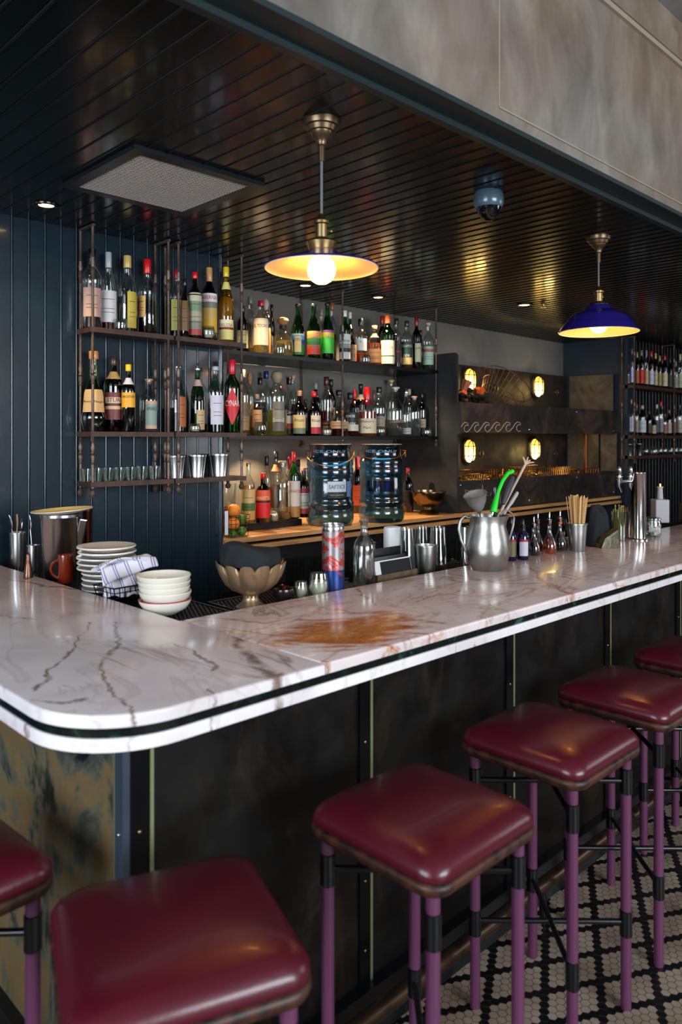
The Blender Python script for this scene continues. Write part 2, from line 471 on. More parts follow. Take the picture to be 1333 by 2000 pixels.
# ------------------------------------------------------------------ mesh helper
class MB:
    def __init__(self):
        self.v, self.f, self.mi, self.sm = [], [], [], []
        self.mats = []

    def midx(self, m):
        if m is None:
            return 0
        if m not in self.mats:
            self.mats.append(m)
        return self.mats.index(m)

    def add(self, vs, fs, m=None, smooth=True, M=None):
        o = len(self.v)
        if M is not None:
            vs = [M @ Vector(p) for p in vs]
        self.v += [tuple(p) for p in vs]
        k = self.midx(m)
        for f in fs:
            self.f.append(tuple(i + o for i in f))
            self.mi.append(k)
            self.sm.append(smooth)
        return self

    def box(self, a, b_, m=None, M=None):
        x0, y0, z0 = a
        x1, y1, z1 = b_
        vs = [(x0, y0, z0), (x1, y0, z0), (x1, y1, z0), (x0, y1, z0), (x0, y0, z1), (x1, y0, z1), (x1, y1, z1), (x0, y1, z1)]
        fs = [(0, 3, 2, 1), (4, 5, 6, 7), (0, 1, 5, 4), (1, 2, 6, 5), (2, 3, 7, 6), (3, 0, 4, 7)]
        return self.add(vs, fs, m, False, M)

    def lathe(self, prof, seg=24, m=None, M=None, fn=None, smooth=True, caps=(1, 1)):
        """prof: (radius, height) from bottom to top; fn(angle, radius, z) may change the radius"""
        vs, fs = [], []
        n = len(prof)
        for (r, z) in prof:
            for k in range(seg):
                a = 2 * pi * k / seg
                rr = fn(a, r, z) if fn else r
                if isinstance(rr, tuple):
                    rr, zz = rr
                else:
                    zz = z
                vs.append((rr * cos(a), rr * sin(a), zz))
        for i in range(n - 1):
            for k in range(seg):
                k2 = (k + 1) % seg
                fs.append((i * seg + k, i * seg + k2, (i + 1) * seg + k2, (i + 1) * seg + k))
        if caps[0] and prof[0][0] > 1e-5:
            fs.append(tuple(range(seg - 1, -1, -1)))
        if caps[1] and prof[-1][0] > 1e-5:
            fs.append(tuple((n - 1) * seg + k for k in range(seg)))
        return self.add(vs, fs, m, smooth, M)

    def open_lathe(self, prof, seg=24, m=None, M=None, fn=None):
        """as lathe, without end caps"""
        vs, fs = [], []
        for (r, z) in prof:
            for k in range(seg):
                a = 2 * pi * k / seg
                rr, zz = (fn(a, r, z) if fn else r), z
                if isinstance(rr, tuple):
                    rr, zz = rr
                vs.append((rr * cos(a), rr * sin(a), zz))
        for i in range(len(prof) - 1):
            for k in range(seg):
                k2 = (k + 1) % seg
                fs.append((i * seg + k, i * seg + k2, (i + 1) * seg + k2, (i + 1) * seg + k))
        return self.add(vs, fs, m, True, M)

    def tube(self, pts, r, seg=8, m=None, M=None, closed=False, caps=True):
        pts = [Vector(p) for p in pts]
        n = len(pts)
        rs = r if isinstance(r, (list, tuple)) else [r] * n
        vs, fs = [], []
        prev = None
        for i, p in enumerate(pts):
            if closed:
                t = pts[(i + 1) % n] - pts[i - 1]
            else:
                t = pts[min(i + 1, n - 1)] - pts[max(i - 1, 0)]
            t.normalize()
            if prev is None:
                a = Vector((0, 0, 1)) if abs(t.z) < 0.9 else Vector((1, 0, 0))
                u = t.cross(a).normalized()
            else:
                u = (prev - t * prev.dot(t))
                u = u.normalized() if u.length > 1e-6 else t.orthogonal().normalized()
            prev = u
            w_ = t.cross(u)
            for k in range(seg):
                an = 2 * pi * k / seg
                vs.append(p + (u * cos(an) + w_ * sin(an)) * rs[i])
        m_ = n if closed else n - 1
        for i in range(m_):
            j = (i + 1) % n
            for k in range(seg):
                k2 = (k + 1) % seg
                fs.append((i * seg + k, i * seg + k2, j * seg + k2, j * seg + k))
        if not closed and caps:
            fs.append(tuple(range(seg - 1, -1, -1)))
            fs.append(tuple((n - 1) * seg + k for k in range(seg)))
        return self.add(vs, fs, m, True, M)

    def prism(self, poly, z0, z1, m=None, M=None):
        n = len(poly)
        vs = [(x, y, z0) for x, y in poly] + [(x, y, z1) for x, y in poly]
        fs = [tuple(range(n - 1, -1, -1)), tuple(range(n, 2 * n))]
        fs += [(i, (i + 1) % n, n + (i + 1) % n, n + i) for i in range(n)]
        return self.add(vs, fs, m, False, M)

    def extrude_x(self, poly, x0, x1, m=None):
        """poly in (y, z)"""
        n = len(poly)
        vs = [(x0, y, z) for y, z in poly] + [(x1, y, z) for y, z in poly]
        fs = [tuple(range(n - 1, -1, -1)), tuple(range(n, 2 * n))]
        fs += [(i, (i + 1) % n, n + (i + 1) % n, n + i) for i in range(n)]
        return self.add(vs, fs, m, False)

    def sphere(self, c, r, m=None, seg=14, rings=8, sz=None):
        sx, sy, szz = sz or (1, 1, 1)
        prof = [(max(1e-6, r * sin(pi * i / rings)), -r * cos(pi * i / rings)) for i in range(rings + 1)]
        M = Matrix.Translation(c) @ Matrix.Diagonal((sx, sy, szz, 1))
        return self.lathe(prof, seg, m, M)

    def build(self, name, m=None, parent=None, loc=None, rot=None, angle=40):
        me = bpy.data.meshes.new(name)
        me.from_pydata(self.v, [], self.f)
        ms = self.mats or [m]
        for q in ms:
            me.materials.append(q)
        if len(ms) > 1:
            me.polygons.foreach_set('material_index', self.mi)
        me.polygons.foreach_set('use_smooth', self.sm)
        me.update()
        if any(self.sm):
            me.set_sharp_from_angle(angle=radians(angle))
        o = bpy.data.objects.new(name, me)
        COL.objects.link(o)
        if parent:
            o.parent = parent
        if loc is not None:
            o.location = loc
        if rot is not None:
            o.rotation_euler = rot
        return o


def tag(o, label=None, cat=None, group=None, kind=None):
    if label:
        o['label'] = label
    if cat:
        o['category'] = cat
    if group:
        o['group'] = group
    if kind:
        o['kind'] = kind
    return o


def struct(o):
    o['kind'] = 'structure'
    return o


def thing(name, label, cat, loc=(0, 0, 0), rz=0.0, group=None):
    o = bpy.data.objects.new(name, None)
    o.empty_display_size = 0.05
    COL.objects.link(o)
    o.location = loc
    o.rotation_euler = (0, 0, rz)
    return tag(o, label, cat, group)


def copy_thing(r0, loc, rz, label, group=None):
    r = r0.copy()
    COL.objects.link(r)
    r.location = loc
    r.rotation_euler = (0, 0, rz)
    r['label'] = label
    if group:
        r['group'] = group
    for ch in list(r0.children):
        c = ch.copy()
        COL.objects.link(c)
        c.parent = r
        for g in list(ch.children):
            d = g.copy()
            COL.objects.link(d)
            d.parent = c
    return r


def text_flat(s, width, height=None):
    """outline letters as flat polygons, centred, scaled to width (x) and height (y)"""
    cu = bpy.data.curves.new('letters', 'FONT')
    cu.body = s
    cu.resolution_u = 2
    cu.align_x = 'CENTER'
    cu.align_y = 'CENTER'
    o = bpy.data.objects.new('letters', cu)
    COL.objects.link(o)
    dg = bpy.context.evaluated_depsgraph_get()
    dg.update()
    me = bpy.data.meshes.new_from_object(o.evaluated_get(dg))
    vs = [v.co.copy() for v in me.vertices]
    fs = [tuple(p.vertices) for p in me.polygons]
    bpy.data.objects.remove(o)
    bpy.data.curves.remove(cu)
    bpy.data.meshes.remove(me)
    if not vs:
        return [], []
    x0, x1 = min(v.x for v in vs), max(v.x for v in vs)
    y0, y1 = min(v.y for v in vs), max(v.y for v in vs)
    sx = width / (x1 - x0)
    sy = (height / (y1 - y0)) if height else sx
    return [((v.x - (x0 + x1) / 2) * sx, (v.y - (y0 + y1) / 2) * sy) for v in vs], fs


# ================================================================== SETTING
CZ = 2.55      # underside of the bar's boarded ceiling
BY = 3.30      # navy boarded wall
GY = 3.87      # grey plaster wall in the recess
PITCH = 0.0717


def board_profile(a0, a1, phase, pitch=PITCH, bead=0.0044, gap=0.003):
    """(along, out) outline of beaded boards; out is positive towards the room"""
    pts = [(a0, 0.0)]
    k = math.ceil((a0 - phase) / pitch)
    while phase + k * pitch < a1 - 0.012:
        c = phase + k * pitch
        if c > a0 + 0.012:
            pts += [(c - 0.0066, 0.0), (c - 0.0060, -gap), (c - 0.0050, -gap)]
            for j in range(7):
                an = pi * j / 6
                pts.append((c - bead * cos(an), -0.002 + bead * 1.25 * sin(an)))
            pts += [(c + 0.0050, -gap), (c + 0.0060, 0.0)]
        k += 1
    pts.append((a1, 0.0))
    return pts


# floor of white hexagon mosaic with black bands
m, nt, b, tc = nodes('mosaic_white', 0.4)
nt.links.new(ramp(nt, nz(nt, tc.outputs['Object'], 5, 3), [(0.35, (0.52, 0.45, 0.38)), (0.65, (0.64, 0.58, 0.51))]), b.inputs['Base Color'])
M_TILE_W = m
M_TILE_B = mat('mosaic_black', (0.05, 0.05, 0.055), 0.35)
M_GROUT = mat('dark_grout', (0.30, 0.26, 0.22), 0.8)
fb = MB()
fb.add([(-4, -5, -0.0012), (12, -5, -0.0012), (12, 4.6, -0.0012), (-4, 4.6, -0.0012)], [(0, 1, 2, 3)], M_GROUT, False)
hr = 0.0150          # hexagon circumradius
gx, gy = hr * 1.5, hr * 3 ** 0.5
rr = hr * 0.93
ncol = int(5.6 / gx)
nrow = int(2.3 / gy)
for i in range(ncol):
    for j in range(nrow):
        cx = -0.1 + i * gx
        cy = -0.75 + (j + (0.5 if i % 2 else 0)) * gy
        if cy > 1.47:
            continue
        hexes = [(cx + rr * cos(pi * k / 3), cy + rr * sin(pi * k / 3), 0.0) for k in range(6)]
        r1, r2 = j - i // 2, j + (i + 1) // 2
        dark = r1 % 7 == 0 or r2 % 5 == 0
        fb.add(hexes, [tuple(range(6))], M_TILE_B if dark else M_TILE_W, False)
struct(fb.build('floor'))

# bar ceiling: glossy black beaded boards running away from the soffit edge
cb = MB()
pr = board_profile(-0.9, 9.5, 0.712 - PITCH * 30)
vs = [(a, 1.35, CZ - h) for a, h in pr] + [(a, 4.0, CZ - h) for a, h in pr]
n = len(pr)
cb.add(vs, [(i, i + 1, n + i + 1, n + i) for i in range(n - 1)], None, True)
cb.box((-0.9, 1.35, CZ + 0.008), (9.5, 4.0, CZ + 0.03))
struct(cb.build('ceiling', M_CEIL, angle=50))

# soffit edge trim, fascia of smoky panels, high ceiling of the dining room
tb = MB()
tb.box((-0.9, 1.30, CZ - 0.012), (9.5, 1.375, CZ + 0.004))
tb.box((-0.9, 1.375, CZ - 0.03), (9.5, 1.40, CZ + 0.004))
tb.box((-0.9, 1.325, CZ + 0.004), (9.5, 1.349, CZ + 0.020))
struct(tb.build('trim_1', M_TRIM))
fc = MB()
fc.box((-0.9, 1.35, CZ + 0.005), (9.5, 1.39, 3.6), M_FASCIA)
M_SEAM = mat('seam_light', (0.62, 0.57, 0.50), 0.5)
fc.box((2.000, 1.3475, 2.627), (2.004, 1.351, 3.215), M_SEAM)
fc.box((2.000, 1.3455, 2.624), (9.5, 1.351, 2.629), M_SEAM)
fc.box((-0.9, 1.336, 3.215), (9.5, 1.351, 3.235), M_SEAM)
fc.box((-0.9, 1.330, 3.235), (9.5, 1.351, 3.34), M_FASCIA)
struct(fc.build('wall_soffit'))
hc = MB()
hc.box((-4, -5, 3.42), (9.5, 1.36, 3.47))
struct(hc.build('ceiling_dining_room', M_HIGHCEIL))


M_ROOM = mat('dining_room_paint', (0.60, 0.57, 0.53), 0.7)
rw = MB()
for (x0, x1, z0, z1) in ((-4, -0.4, 0, 3.42), (2.8, 9.5, 0, 3.42), (-0.4, 2.8, 0, 1.1), (-0.4, 2.8, 2.9, 3.42)):
    rw.box((x0, -4.45, z0), (x1, -4.35, z1))
struct(rw.build('wall_rear', M_ROOM))
rw = MB()
for (y0, y1, z0, z1) in ((-4.4, -0.7, 0, 3.42), (1.9, 4.0, 0, 3.42), (-0.7, 1.9, 0, 0.95), (-0.7, 1.9, 2.85, 3.42)):
    rw.box((-3.45, y0, z0), (-3.35, y1, z1))
struct(rw.build('wall_left', M_ROOM))
for i, (a_, b_, ax) in enumerate((((-0.4, -4.42, 1.1), (2.8, -4.36, 2.9), 'x'), ((-3.42, -0.7, 0.95), (-3.36, 1.9, 2.85), 'y'))):
    rw = MB()
    for k in range(3):
        if ax == 'x':
            xx = a_[0] + (b_[0] - a_[0] - .05) * k / 2
            rw.box((xx, a_[1], a_[2]), (xx + .05, b_[1], b_[2]))
        else:
            yy = a_[1] + (b_[1] - a_[1] - .05) * k / 2
            rw.box((a_[0], yy, a_[2]), (b_[0], yy + .05, b_[2]))
    rw.box((a_[0], a_[1], a_[2]), (b_[0], b_[1], a_[2] + .05))
    rw.box((a_[0], a_[1], b_[2] - .05), (b_[0], b_[1], b_[2]))
    struct(rw.build('window_%d' % (i + 1), M_TRIM))


def x_at(px, y):
    return at(px, 900, y=y).x


# navy beaded wall
wb = MB()
pr = board_profile(-0.9, 2.345, 1.269 - PITCH * 28)
n = len(pr)
vs = [(a, BY - h, 0.0) for a, h in pr] + [(a, BY - h, CZ) for a, h in pr]
wb.add(vs, [(i, i + 1, n + i + 1, n + i) for i in range(n - 1)], None, True)
wb.box((-0.9, BY + 0.006, 0.0), (2.345, BY + 0.03, CZ))
# round moulding and return where the wall ends
wb.tube([(2.345, BY + 0.005, 0), (2.345, BY + 0.005, CZ)], 0.017, 12)
wb.box((2.330, BY + 0.004, 0), (2.352, GY, CZ))
struct(wb.build('wall_back_navy', M_NAVY, angle=50))
gw = MB()
gw.box((2.345, GY, 0), (6.90, GY + 0.05, CZ))
struct(gw.build('wall_back_grey', M_GREYWALL))
bw = MB()
bw.box((6.85, 3.20, 0), (6.90, GY, CZ), M_BLUEWALL)
bw.box((6.80, 3.185, 0), (6.91, 3.215, CZ), M_BLUEWALL)
struct(bw.build('wall_right_blue'))
kb = MB()
pr = board_profile(6.90, 9.5, 6.95)
n = len(pr)
vs = [(a, 3.27 - h, 0.0) for a, h in pr] + [(a, 3.27 - h, CZ) for a, h in pr]
kb.add(vs, [(i, i + 1, n + i + 1, n + i) for i in range(n - 1)], None, True)
struct(kb.build('wall_back_black', M_BLACKWALL, angle=50))

# ================================================================== THE BAR
CT = 1.10      # counter top
# bar front: patinated brass sheets, black posts, brass strips, rivets
bar = thing('bar', 'dark patinated metal bar front with upright black posts and thin brass strips', 'bar', (0.8, 1.455, 0))


def P(mb, name, m, parent, label=None, loc=None, rot=None, angle=40):
    o = mb.build(name, m, parent, loc, rot, angle)
    if parent is not None and parent.type == 'EMPTY' and loc is None and rot is None:
        pass
    if label:
        o['label'] = label
    return o


def local(o, parent):
    """meshes built in room coordinates, hung under a moved empty"""
    o.matrix_parent_inverse = Matrix.Translation(parent.location).inverted()
    return o


M_POST = mat('black_post_steel', (0.06, 0.065, 0.075), 0.3, 0.6)
M_POSTL = mat('blue_grey_post_steel', (0.34, 0.40, 0.46), 0.3, 0.7)
xs = [0.85, 1.531, 2.236, 2.936, 3.634, 4.334, 5.034, 5.734, 6.434]
for i in range(len(xs) - 1):
    pb = MB()
    pb.box((xs[i], 1.455, 0.115), (xs[i + 1], 1.475, 1.031))
    local(pb.build('panel', M_PATINA, bar), bar)
pb = MB()
pb.box((0.79, 1.482, 0.115), (0.81, 3.25, 1.031))
o = local(pb.build('panel', M_PATINA_L, bar), bar)
o['label'] = 'brightly streaked gold and blue side panel'
pb = MB()
pb.box((0.786, 1.488, 0.115), (0.792, 1.494, 1.031))
local(pb.build('brass_strip', M_BRASSLINE, bar), bar)
pb = MB()
pb.box((0.783, 1.449, 0.0), (0.80, 1.482, 1.031), M_POSTL)
pb.box((0.80, 1.447, 0.0), (0.842, 1.475, 1.031), M_POST)
local(pb.build('corner_post', None, bar), bar)
for x in xs[1:]:
    pb = MB()
    pb.box((x - 0.045, 1.447, 0.11), (x - 0.006, 1.460, 1.031))
    local(pb.build('post', M_POST, bar), bar)
for x in xs:
    pb = MB()
    pb.box((x - 0.004, 1.446, 0.115), (x + 0.0045, 1.458, 1.031))
    local(pb.build('brass_strip', M_BRASSLINE, bar), bar)
for x in [0.821] + [q - 0.025 for q in xs[1:6]]:
    for z in (0.965, 0.775, 0.585, 0.395, 0.205):
        pb = MB()
        pb.sphere((x, 1.446, z), 0.0042, None, 10, 6, (1, 0.6, 1))
        local(pb.build('rivet', M_BRASS, bar), bar)
for z in (0.965, 0.775, 0.585):
    pb = MB()
    pb.sphere((0.782, 1.466, z), 0.0042, None, 10, 6, (0.6, 1, 1))
    local(pb.build('rivet', M_CHROME, bar), bar)
pb = MB()
pb.box((0.79, 1.42, 0.0), (6.5, 1.475, 0.115))
pb.box((0.76, 1.42, 0.0), (0.80, 3.25, 0.115))
o = local(pb.build('kick_plinth', M_BLACKMETAL, bar), bar)
pb = MB()   # plinth slopes down to the floor under the foot rail
pb.add([(0.79, 1.42, 0.11), (6.5, 1.42, 0.11), (6.5, 1.40, 0.0), (0.79, 1.40, 0.0)], [(0, 3, 2, 1)], None, False)
local(pb.build('plinth_face', M_BLACKMETAL, bar), bar)
pb = MB()   # carcass behind
pb.box((0.81, 1.475, 0.0), (1.0, 3.25, 1.03))
pb.box((0.81, 1.475, 0.0), (6.5, 1.66, 1.03))
local(pb.build('carcass', M_BLACK, bar), bar)

# foot rail
fr = thing('foot_rail', 'dull brass foot rail running low along the bar front', 'rail', (3.0, 1.345, 0))
pb = MB()
pb.tube([(0.95, 1.345, 0.125), (6.4, 1.345, 0.125)], 0.022, 14)
local(pb.build('rail_tube', mat('dull_rail', (0.36, 0.29, 0.22), 0.35, 0.9), fr), fr)
for x in (1.1, 2.25, 3.4, 4.6):
    pb = MB()
    pb.tube([(x, 1.345, 0.12), (x, 1.345, 0.0)], 0.012, 10)
    pb.tube([(x, 1.345, 0.125), (x, 1.44, 0.09)], 0.008, 8)
    local(pb.build('bracket', M_BLACKMETAL, fr), fr)

# counter: two marble slabs over a green stone band over a lower marble band
X0, Y0, XI, YI = 0.589, 1.245, 1.160, 1.825
XR = 5.9


def corner(x0, y0, r, n=14):
    return [(x0 + r - r * cos(pi / 2 * k / n), y0 + r - r * sin(pi / 2 * k / n)) for k in range(n + 1)]


def slab(poly, z0, z1, top_r, m):
    """flat slab with an eased upper edge along its outline"""
    mb = MB()
    n = len(poly)
    cx = sum(p[0] for p in poly) / n
    offs = []
    for k in range(5):
        a = pi / 2 * k / 4
        offs.append((top_r * (1 - cos(a)), z1 - top_r + top_r * sin(a)))
    rows = [(0.0, z0)] + offs
    nrm = []
    for i in range(n):
        a, b2, c2 = Vector(poly[i - 1]), Vector(poly[i]), Vector(poly[(i + 1) % n])
        e1, e2 = (b2 - a).normalized(), (c2 - b2).normalized()
        n1, n2 = Vector((-e1.y, e1.x)), Vector((-e2.y, e2.x))
        s = (n1 + n2)
        s = s.normalized() / max(0.5, s.normalized().dot(n1))
        nrm.append(s)
    vs = []
    for off, z in rows:
        for i in range(n):
            p = Vector(poly[i]) + nrm[i] * off
            vs.append((p.x, p.y, z))
    fs = []
    R = len(rows)
    for r_ in range(R - 1):
        for i in range(n):
            j = (i + 1) % n
            fs.append((r_ * n + i, r_ * n + j, (r_ + 1) * n + j, (r_ + 1) * n + i))
    fs.append(tuple(range(n - 1, -1, -1)))
    fs.append(tuple((R - 1) * n + i for i in range(n)))
    mb.add(vs, fs, None, True)
    return mb


top = thing('bar_counter', 'L-shaped veined marble bar counter with a green stone stripe in its edge', 'counter', (1.0, 1.5, 1.03))
cr = corner(X0, Y0, 0.20)
# outlines run counter-clockwise
left = [(X0, 3.29)] + cr + [(XI + 0.006, Y0), (XI + 0.006, YI), (XI, YI), (XI, 3.29)]
o = local(slab(left, CT - 0.024, CT, 0.006, None).build('marble_slab', M_MARBLE_L, top, angle=50), top)
o['label'] = 'white slab with grey-brown veins'
right = [(XI + 0.008, Y0), (XR, Y0), (XR, YI), (XI + 0.008, YI)]
o = local(slab(right, CT - 0.024, CT, 0.006, None).build('marble_slab', M_MARBLE_R, top, angle=50), top)
o['label'] = 'pinkish slab with rust-brown stains'
i_ = 0.004
grn = [(X0 + i_, 3.29)] + corner(X0 + i_, Y0 + i_, 0.197) + [(XR, Y0 + i_), (XR, YI - i_), (XI - i_, YI - i_), (XI - i_, 3.29)]
mb = MB()
mb.prism(grn, CT - 0.043, CT - 0.0245)
local(mb.build('green_stone_band', M_GREEN_STONE, top), top)
lowp = [(X0, 3.29)] + cr + [(XR, Y0), (XR, YI), (XI, YI), (XI, 3.29)]
mb = slab(lowp, CT - 0.068, CT - 0.0435, 0.004, None)
local(mb.build('lower_marble_band', M_MARBLE_B, top, angle=50), top)

# drip trays and rubber mats sunk behind the counter edge
def bar_mat(x0, x1, y0, y1, label, z=1.066):
    t = thing('bar_mat', label, 'mat', ((x0 + x1) / 2, (y0 + y1) / 2, z))
    mb = MB()
    mb.box((x0, y0, z), (x1, y1, z + 0.004))
    mb.box((x0, y0, z), (x0 + 0.006, y1, z + 0.010))
    mb.box((x1 - 0.006, y0, z), (x1, y1, z + 0.010))
    mb.box((x0, y1 - 0.006, z), (x1, y1, z + 0.010))
    local(mb.build('tray', M_RUBBER, t), t)
    mb = MB()
    p = 0.014
    nx, ny = int((x1 - x0 - 0.016) / p), int((y1 - y0 - 0.016) / p)
    for i in range(nx):
        for j in range(ny):
            cx, cy = x0 + 0.012 + i * p + (p / 2 if j % 2 else 0), y0 + 0.010 + j * p
            mb.box((cx - 0.0032, cy - 0.0032, z + 0.004), (cx + 0.0032, cy + 0.0032, z + 0.009))
    o = local(mb.build('rubber_nubs', M_RUBBER, t), t)
    o['kind'] = 'stuff'
    return t


led = MB()
led.box((1.155, 1.835, 1.03), (1.40, 3.27, 1.064))
led.box((1.40, 1.832, 1.03), (5.9, 2.02, 1.064))
tag(led.build('service_ledge', M_BLACK), 'black steel service ledge sunk behind the counter edge, carrying the bar mats', 'ledge')
bar_mat(1.165, 1.395, 1.84, 3.2, 'long black nubbed rubber bar mat under the bowls and plates')
bar_mat(1.415, 1.83, 1.84, 2.07, 'short black rubber bar mat under the fluted brass bowl')
bar_mat(2.10, 2.75, 1.84, 2.02, 'black ridged rubber bar mat beneath the glasses beside the metal pitcher')

# ================================================================== BAR STOOLS
def rsq(h, r, n=7):
    """rounded square outline, half side h, corner radius r"""
    pts = []
    for q, (sx, sy) in enumerate(((1, 1), (-1, 1), (-1, -1), (1, -1))):
        for k in range(n + 1):
            a = pi / 2 * q + pi / 2 * k / n
            pts.append((sx * (h - r) + r * cos(a), sy * (h - r) + r * sin(a)))
    return pts


def loft(rows, m=None, close_top=True, close_bot=True):
    mb = MB()
    n = len(rows[0][0])
    vs, fs = [], []
    for poly, z in rows:
        for p in poly:
            vs.append((p[0], p[1], z if len(p) == 2 else p[2]))
    for i in range(len(rows) - 1):
        for k in range(n):
            k2 = (k + 1) % n
            fs.append((i * n + k, i * n + k2, (i + 1) * n + k2, (i + 1) * n + k))
    if close_bot:
        fs.append(tuple(range(n - 1, -1, -1)))
    if close_top:
        fs.append(tuple((len(rows) - 1) * n + k for k in range(n)))
    mb.add(vs, fs, m, True)
    return mb


def make_stool(label):
    t = thing('bar_stool', label, 'stool', group='bar stools along the counter')
    H = 0.182
    rows = []
    for h, r, z in ((H - 0.004, 0.040, 0.728), (H + 0.002, 0.045, 0.736), (H + 0.003, 0.05, 0.748), (H - 0.003, 0.05, 0.760), (H - 0.014, 0.05, 0.771),
                    (H - 0.032, 0.05, 0.7785), (H - 0.065, 0.05, 0.785), (H - 0.105, 0.04, 0.789), (H - 0.145, 0.025, 0.7915), (0.010, 0.008, 0.7925)):
        rows.append((rsq(h + .003, r), z + .014))
    loft(rows).build('seat_cushion', M_LEATHER, t, angle=80)
    ap = MB()
    rows = [(rsq(H - 0.008, 0.04), 0.715), (rsq(H + 0.002, 0.045), 0.719), (rsq(H + 0.008, 0.05), 0.730), (rsq(H + 0.008, 0.05), 0.740), (rsq(H + 0.001, 0.045), 0.745)]
    o = loft(rows).build('seat_apron', M_LEATHER_EDGE, t, angle=60)
    o['label'] = 'worn brown wooden edge'
    L = 0.150
    for sx in (-1, 1):
        for sy in (-1, 1):
            mb = MB()
            mb.tube([(sx * L, sy * L, 0.720), (sx * L, sy * L, 0.0)], 0.0145, 16)
            lg = mb.build('leg', M_PURPLE, t)
            for z0, z1 in ((0.676, 0.604), (0.276, 0.203)):
                mb = MB()
                mb.lathe([(0.0150, z1), (0.0172, z1 + 0.002), (0.0172, z0 - 0.002), (0.0150, z0)], 16, None, Matrix.Translation((sx * L, sy * L, 0)))
                mb.build('sleeve', M_BLACKMETAL, lg)
            for z in (0.640, 0.243):
                mb = MB()
                mb.sphere((sx * (L - .013), sy * (L - .013), z), 0.0048, None, 8, 5)
                mb.build('screw', M_CHROME, lg)
    for z in (0.640, 0.243):
        for s in (-1, 1):
            mb = MB()
            mb.tube([(-L, -s * L, z), (L, s * L, z)], 0.0078, 10)
            mb.build('cross_brace', M_BLACKMETAL, t)
    return t


stool = make_stool('burgundy leather bar stool second nearest, centred below the middle of the counter')
stool.location = (1.325, 1.095, 0)
for (x, y, rz, lab) in (
        (1.930, 1.130, 0.0, 'burgundy leather bar stool right behind the sharply lit nearest upright stool, third along'),
        (2.470, 1.140, 0.0, 'burgundy leather bar stool with purple legs, fourth along the bar from the front'),
        (3.060, 1.150, 0.0, 'farthest burgundy bar stool, cut by the right edge of the picture'),
        (0.700, 1.120, radians(-20), 'large blurred burgundy stool closest to the viewer, turned askew at the bar corner'),
        (0.455, 1.630, radians(3), 'shadowed burgundy stool at the left end of the bar, beside the streaked side panel')):
    copy_thing(stool, (x, y, 0), rz, lab)

# ================================================================== PENDANTS
def make_pendant(loc, label, deep=False):
    t = thing('pendant_lamp', label, 'lamp', loc, 0, 'cobalt enamel pendant lamps over the bar')
    # local z = 0 at the rim, top reaches the ceiling
    top_z = CZ - loc[2]
    mb = MB()
    prof = [(0.170, -0.002), (0.172, 0.001), (0.169, 0.003), (0.150, 0.009), (0.125, 0.015), (0.100, 0.023), (0.080, 0.029), (0.062, 0.036), (0.052, 0.044), (0.044, 0.048)]
    hs_ = 0.0
    if deep:
        hs_ = 0.052
        prof = [(0.182, -0.002), (0.184, 0.001), (0.181, 0.004), (0.170, 0.022), (0.158, 0.038), (0.148, 0.046), (0.140, 0.060), (0.122, 0.076), (0.098, 0.088), (0.072, 0.098), (0.062, 0.106), (0.056, 0.118), (0.040, 0.128)]
    mb.open_lathe(prof, 48, M_COBALT)
    o = mb.build('shade', None, t, angle=60)
    M_IN = mat('white_enamel_inside', (0.96, 0.88, 0.74), 0.35, coat=0.2)
    mb = MB()
    mb.open_lathe([(r - 0.0015 if r > 0.1 else r - 0.002, z - 0.0022) for r, z in prof], 48, M_IN)
    mb.build('shade_lining', None, t, angle=60)
    mb = MB()
    mb.lathe([(r_, z_ + hs_) for r_, z_ in ((0.034, 0.066 if deep else 0.044), (0.038, 0.066 if deep else 0.050), (0.046, 0.074), (0.042, 0.080), (0.026, 0.084), (0.018, 0.090), (0.018, 0.128), (0.024, 0.131), (0.024, 0.138), (0.014, 0.144), (0.008, 0.160))], 24)
    so = mb.build('socket', M_BRASS, t)
    mb = MB()
    mb.tube([(0.016, 0.0, 0.116 + hs_), (0.034, 0.0, 0.116 + hs_)], 0.0035, 8)
    mb.sphere((0.038, 0, 0.116 + hs_), 0.0065)
    mb.build('switch_key', M_BRASS, so)
    mb = MB()
    mb.tube([(0, 0, 0.158 + hs_), (0, 0, top_z - 0.09)], 0.0042, 10)
    mb.build('cord', mat('grey_braided_cord', (0.38, 0.40, 0.42), 0.7), t)
    mb = MB()
    mb.lathe([(0.0095, top_z - 0.120), (0.0095, top_z - 0.075), (0.014, top_z - 0.073), (0.014, top_z - 0.064), (0.024, top_z - 0.050), (0.030, top_z - 0.046), (0.034, top_z - 0.034), (0.041, top_z - 0.032),
              (0.046, top_z - 0.019), (0.054, top_z - 0.017), (0.058, top_z - 0.004), (0.058, top_z + 0.001)], 28)
    mb.build('ceiling_rose', mat('bronze_rose', (0.46, 0.38, 0.29), 0.35, 0.9), t)
    mb = MB()
    mb.lathe([(r_, z_ + hs_ * .8) for r_, z_ in ((0.0001, -0.050), (0.016, -0.047), (0.030, -0.038), (0.040, -0.022), (0.043, -0.006), (0.040, 0.010), (0.030, 0.026), (0.018, 0.040), (0.015, 0.060))], 24)
    mb.build('bulb', mat('warm_bulb', (1, 0.9, 0.7), 0.3, emit=(1.0, 0.66, 0.26), es=34.0), t)
    o = point('pendant_light', (loc[0], loc[1], loc[2] - 0.01), 12.0, WARM, 0.045)
    o.parent = t
    o.location = (0, 0, -0.006 + hs_ * .8)
    return t


make_pendant((1.555, 1.675, 2.113), 'nearer cobalt blue enamel pendant lamp with glowing bulb over the bar')
make_pendant((3.373, 1.722, 2.106), 'farther cobalt blue enamel pendant lamp hanging at right over the bar', True)

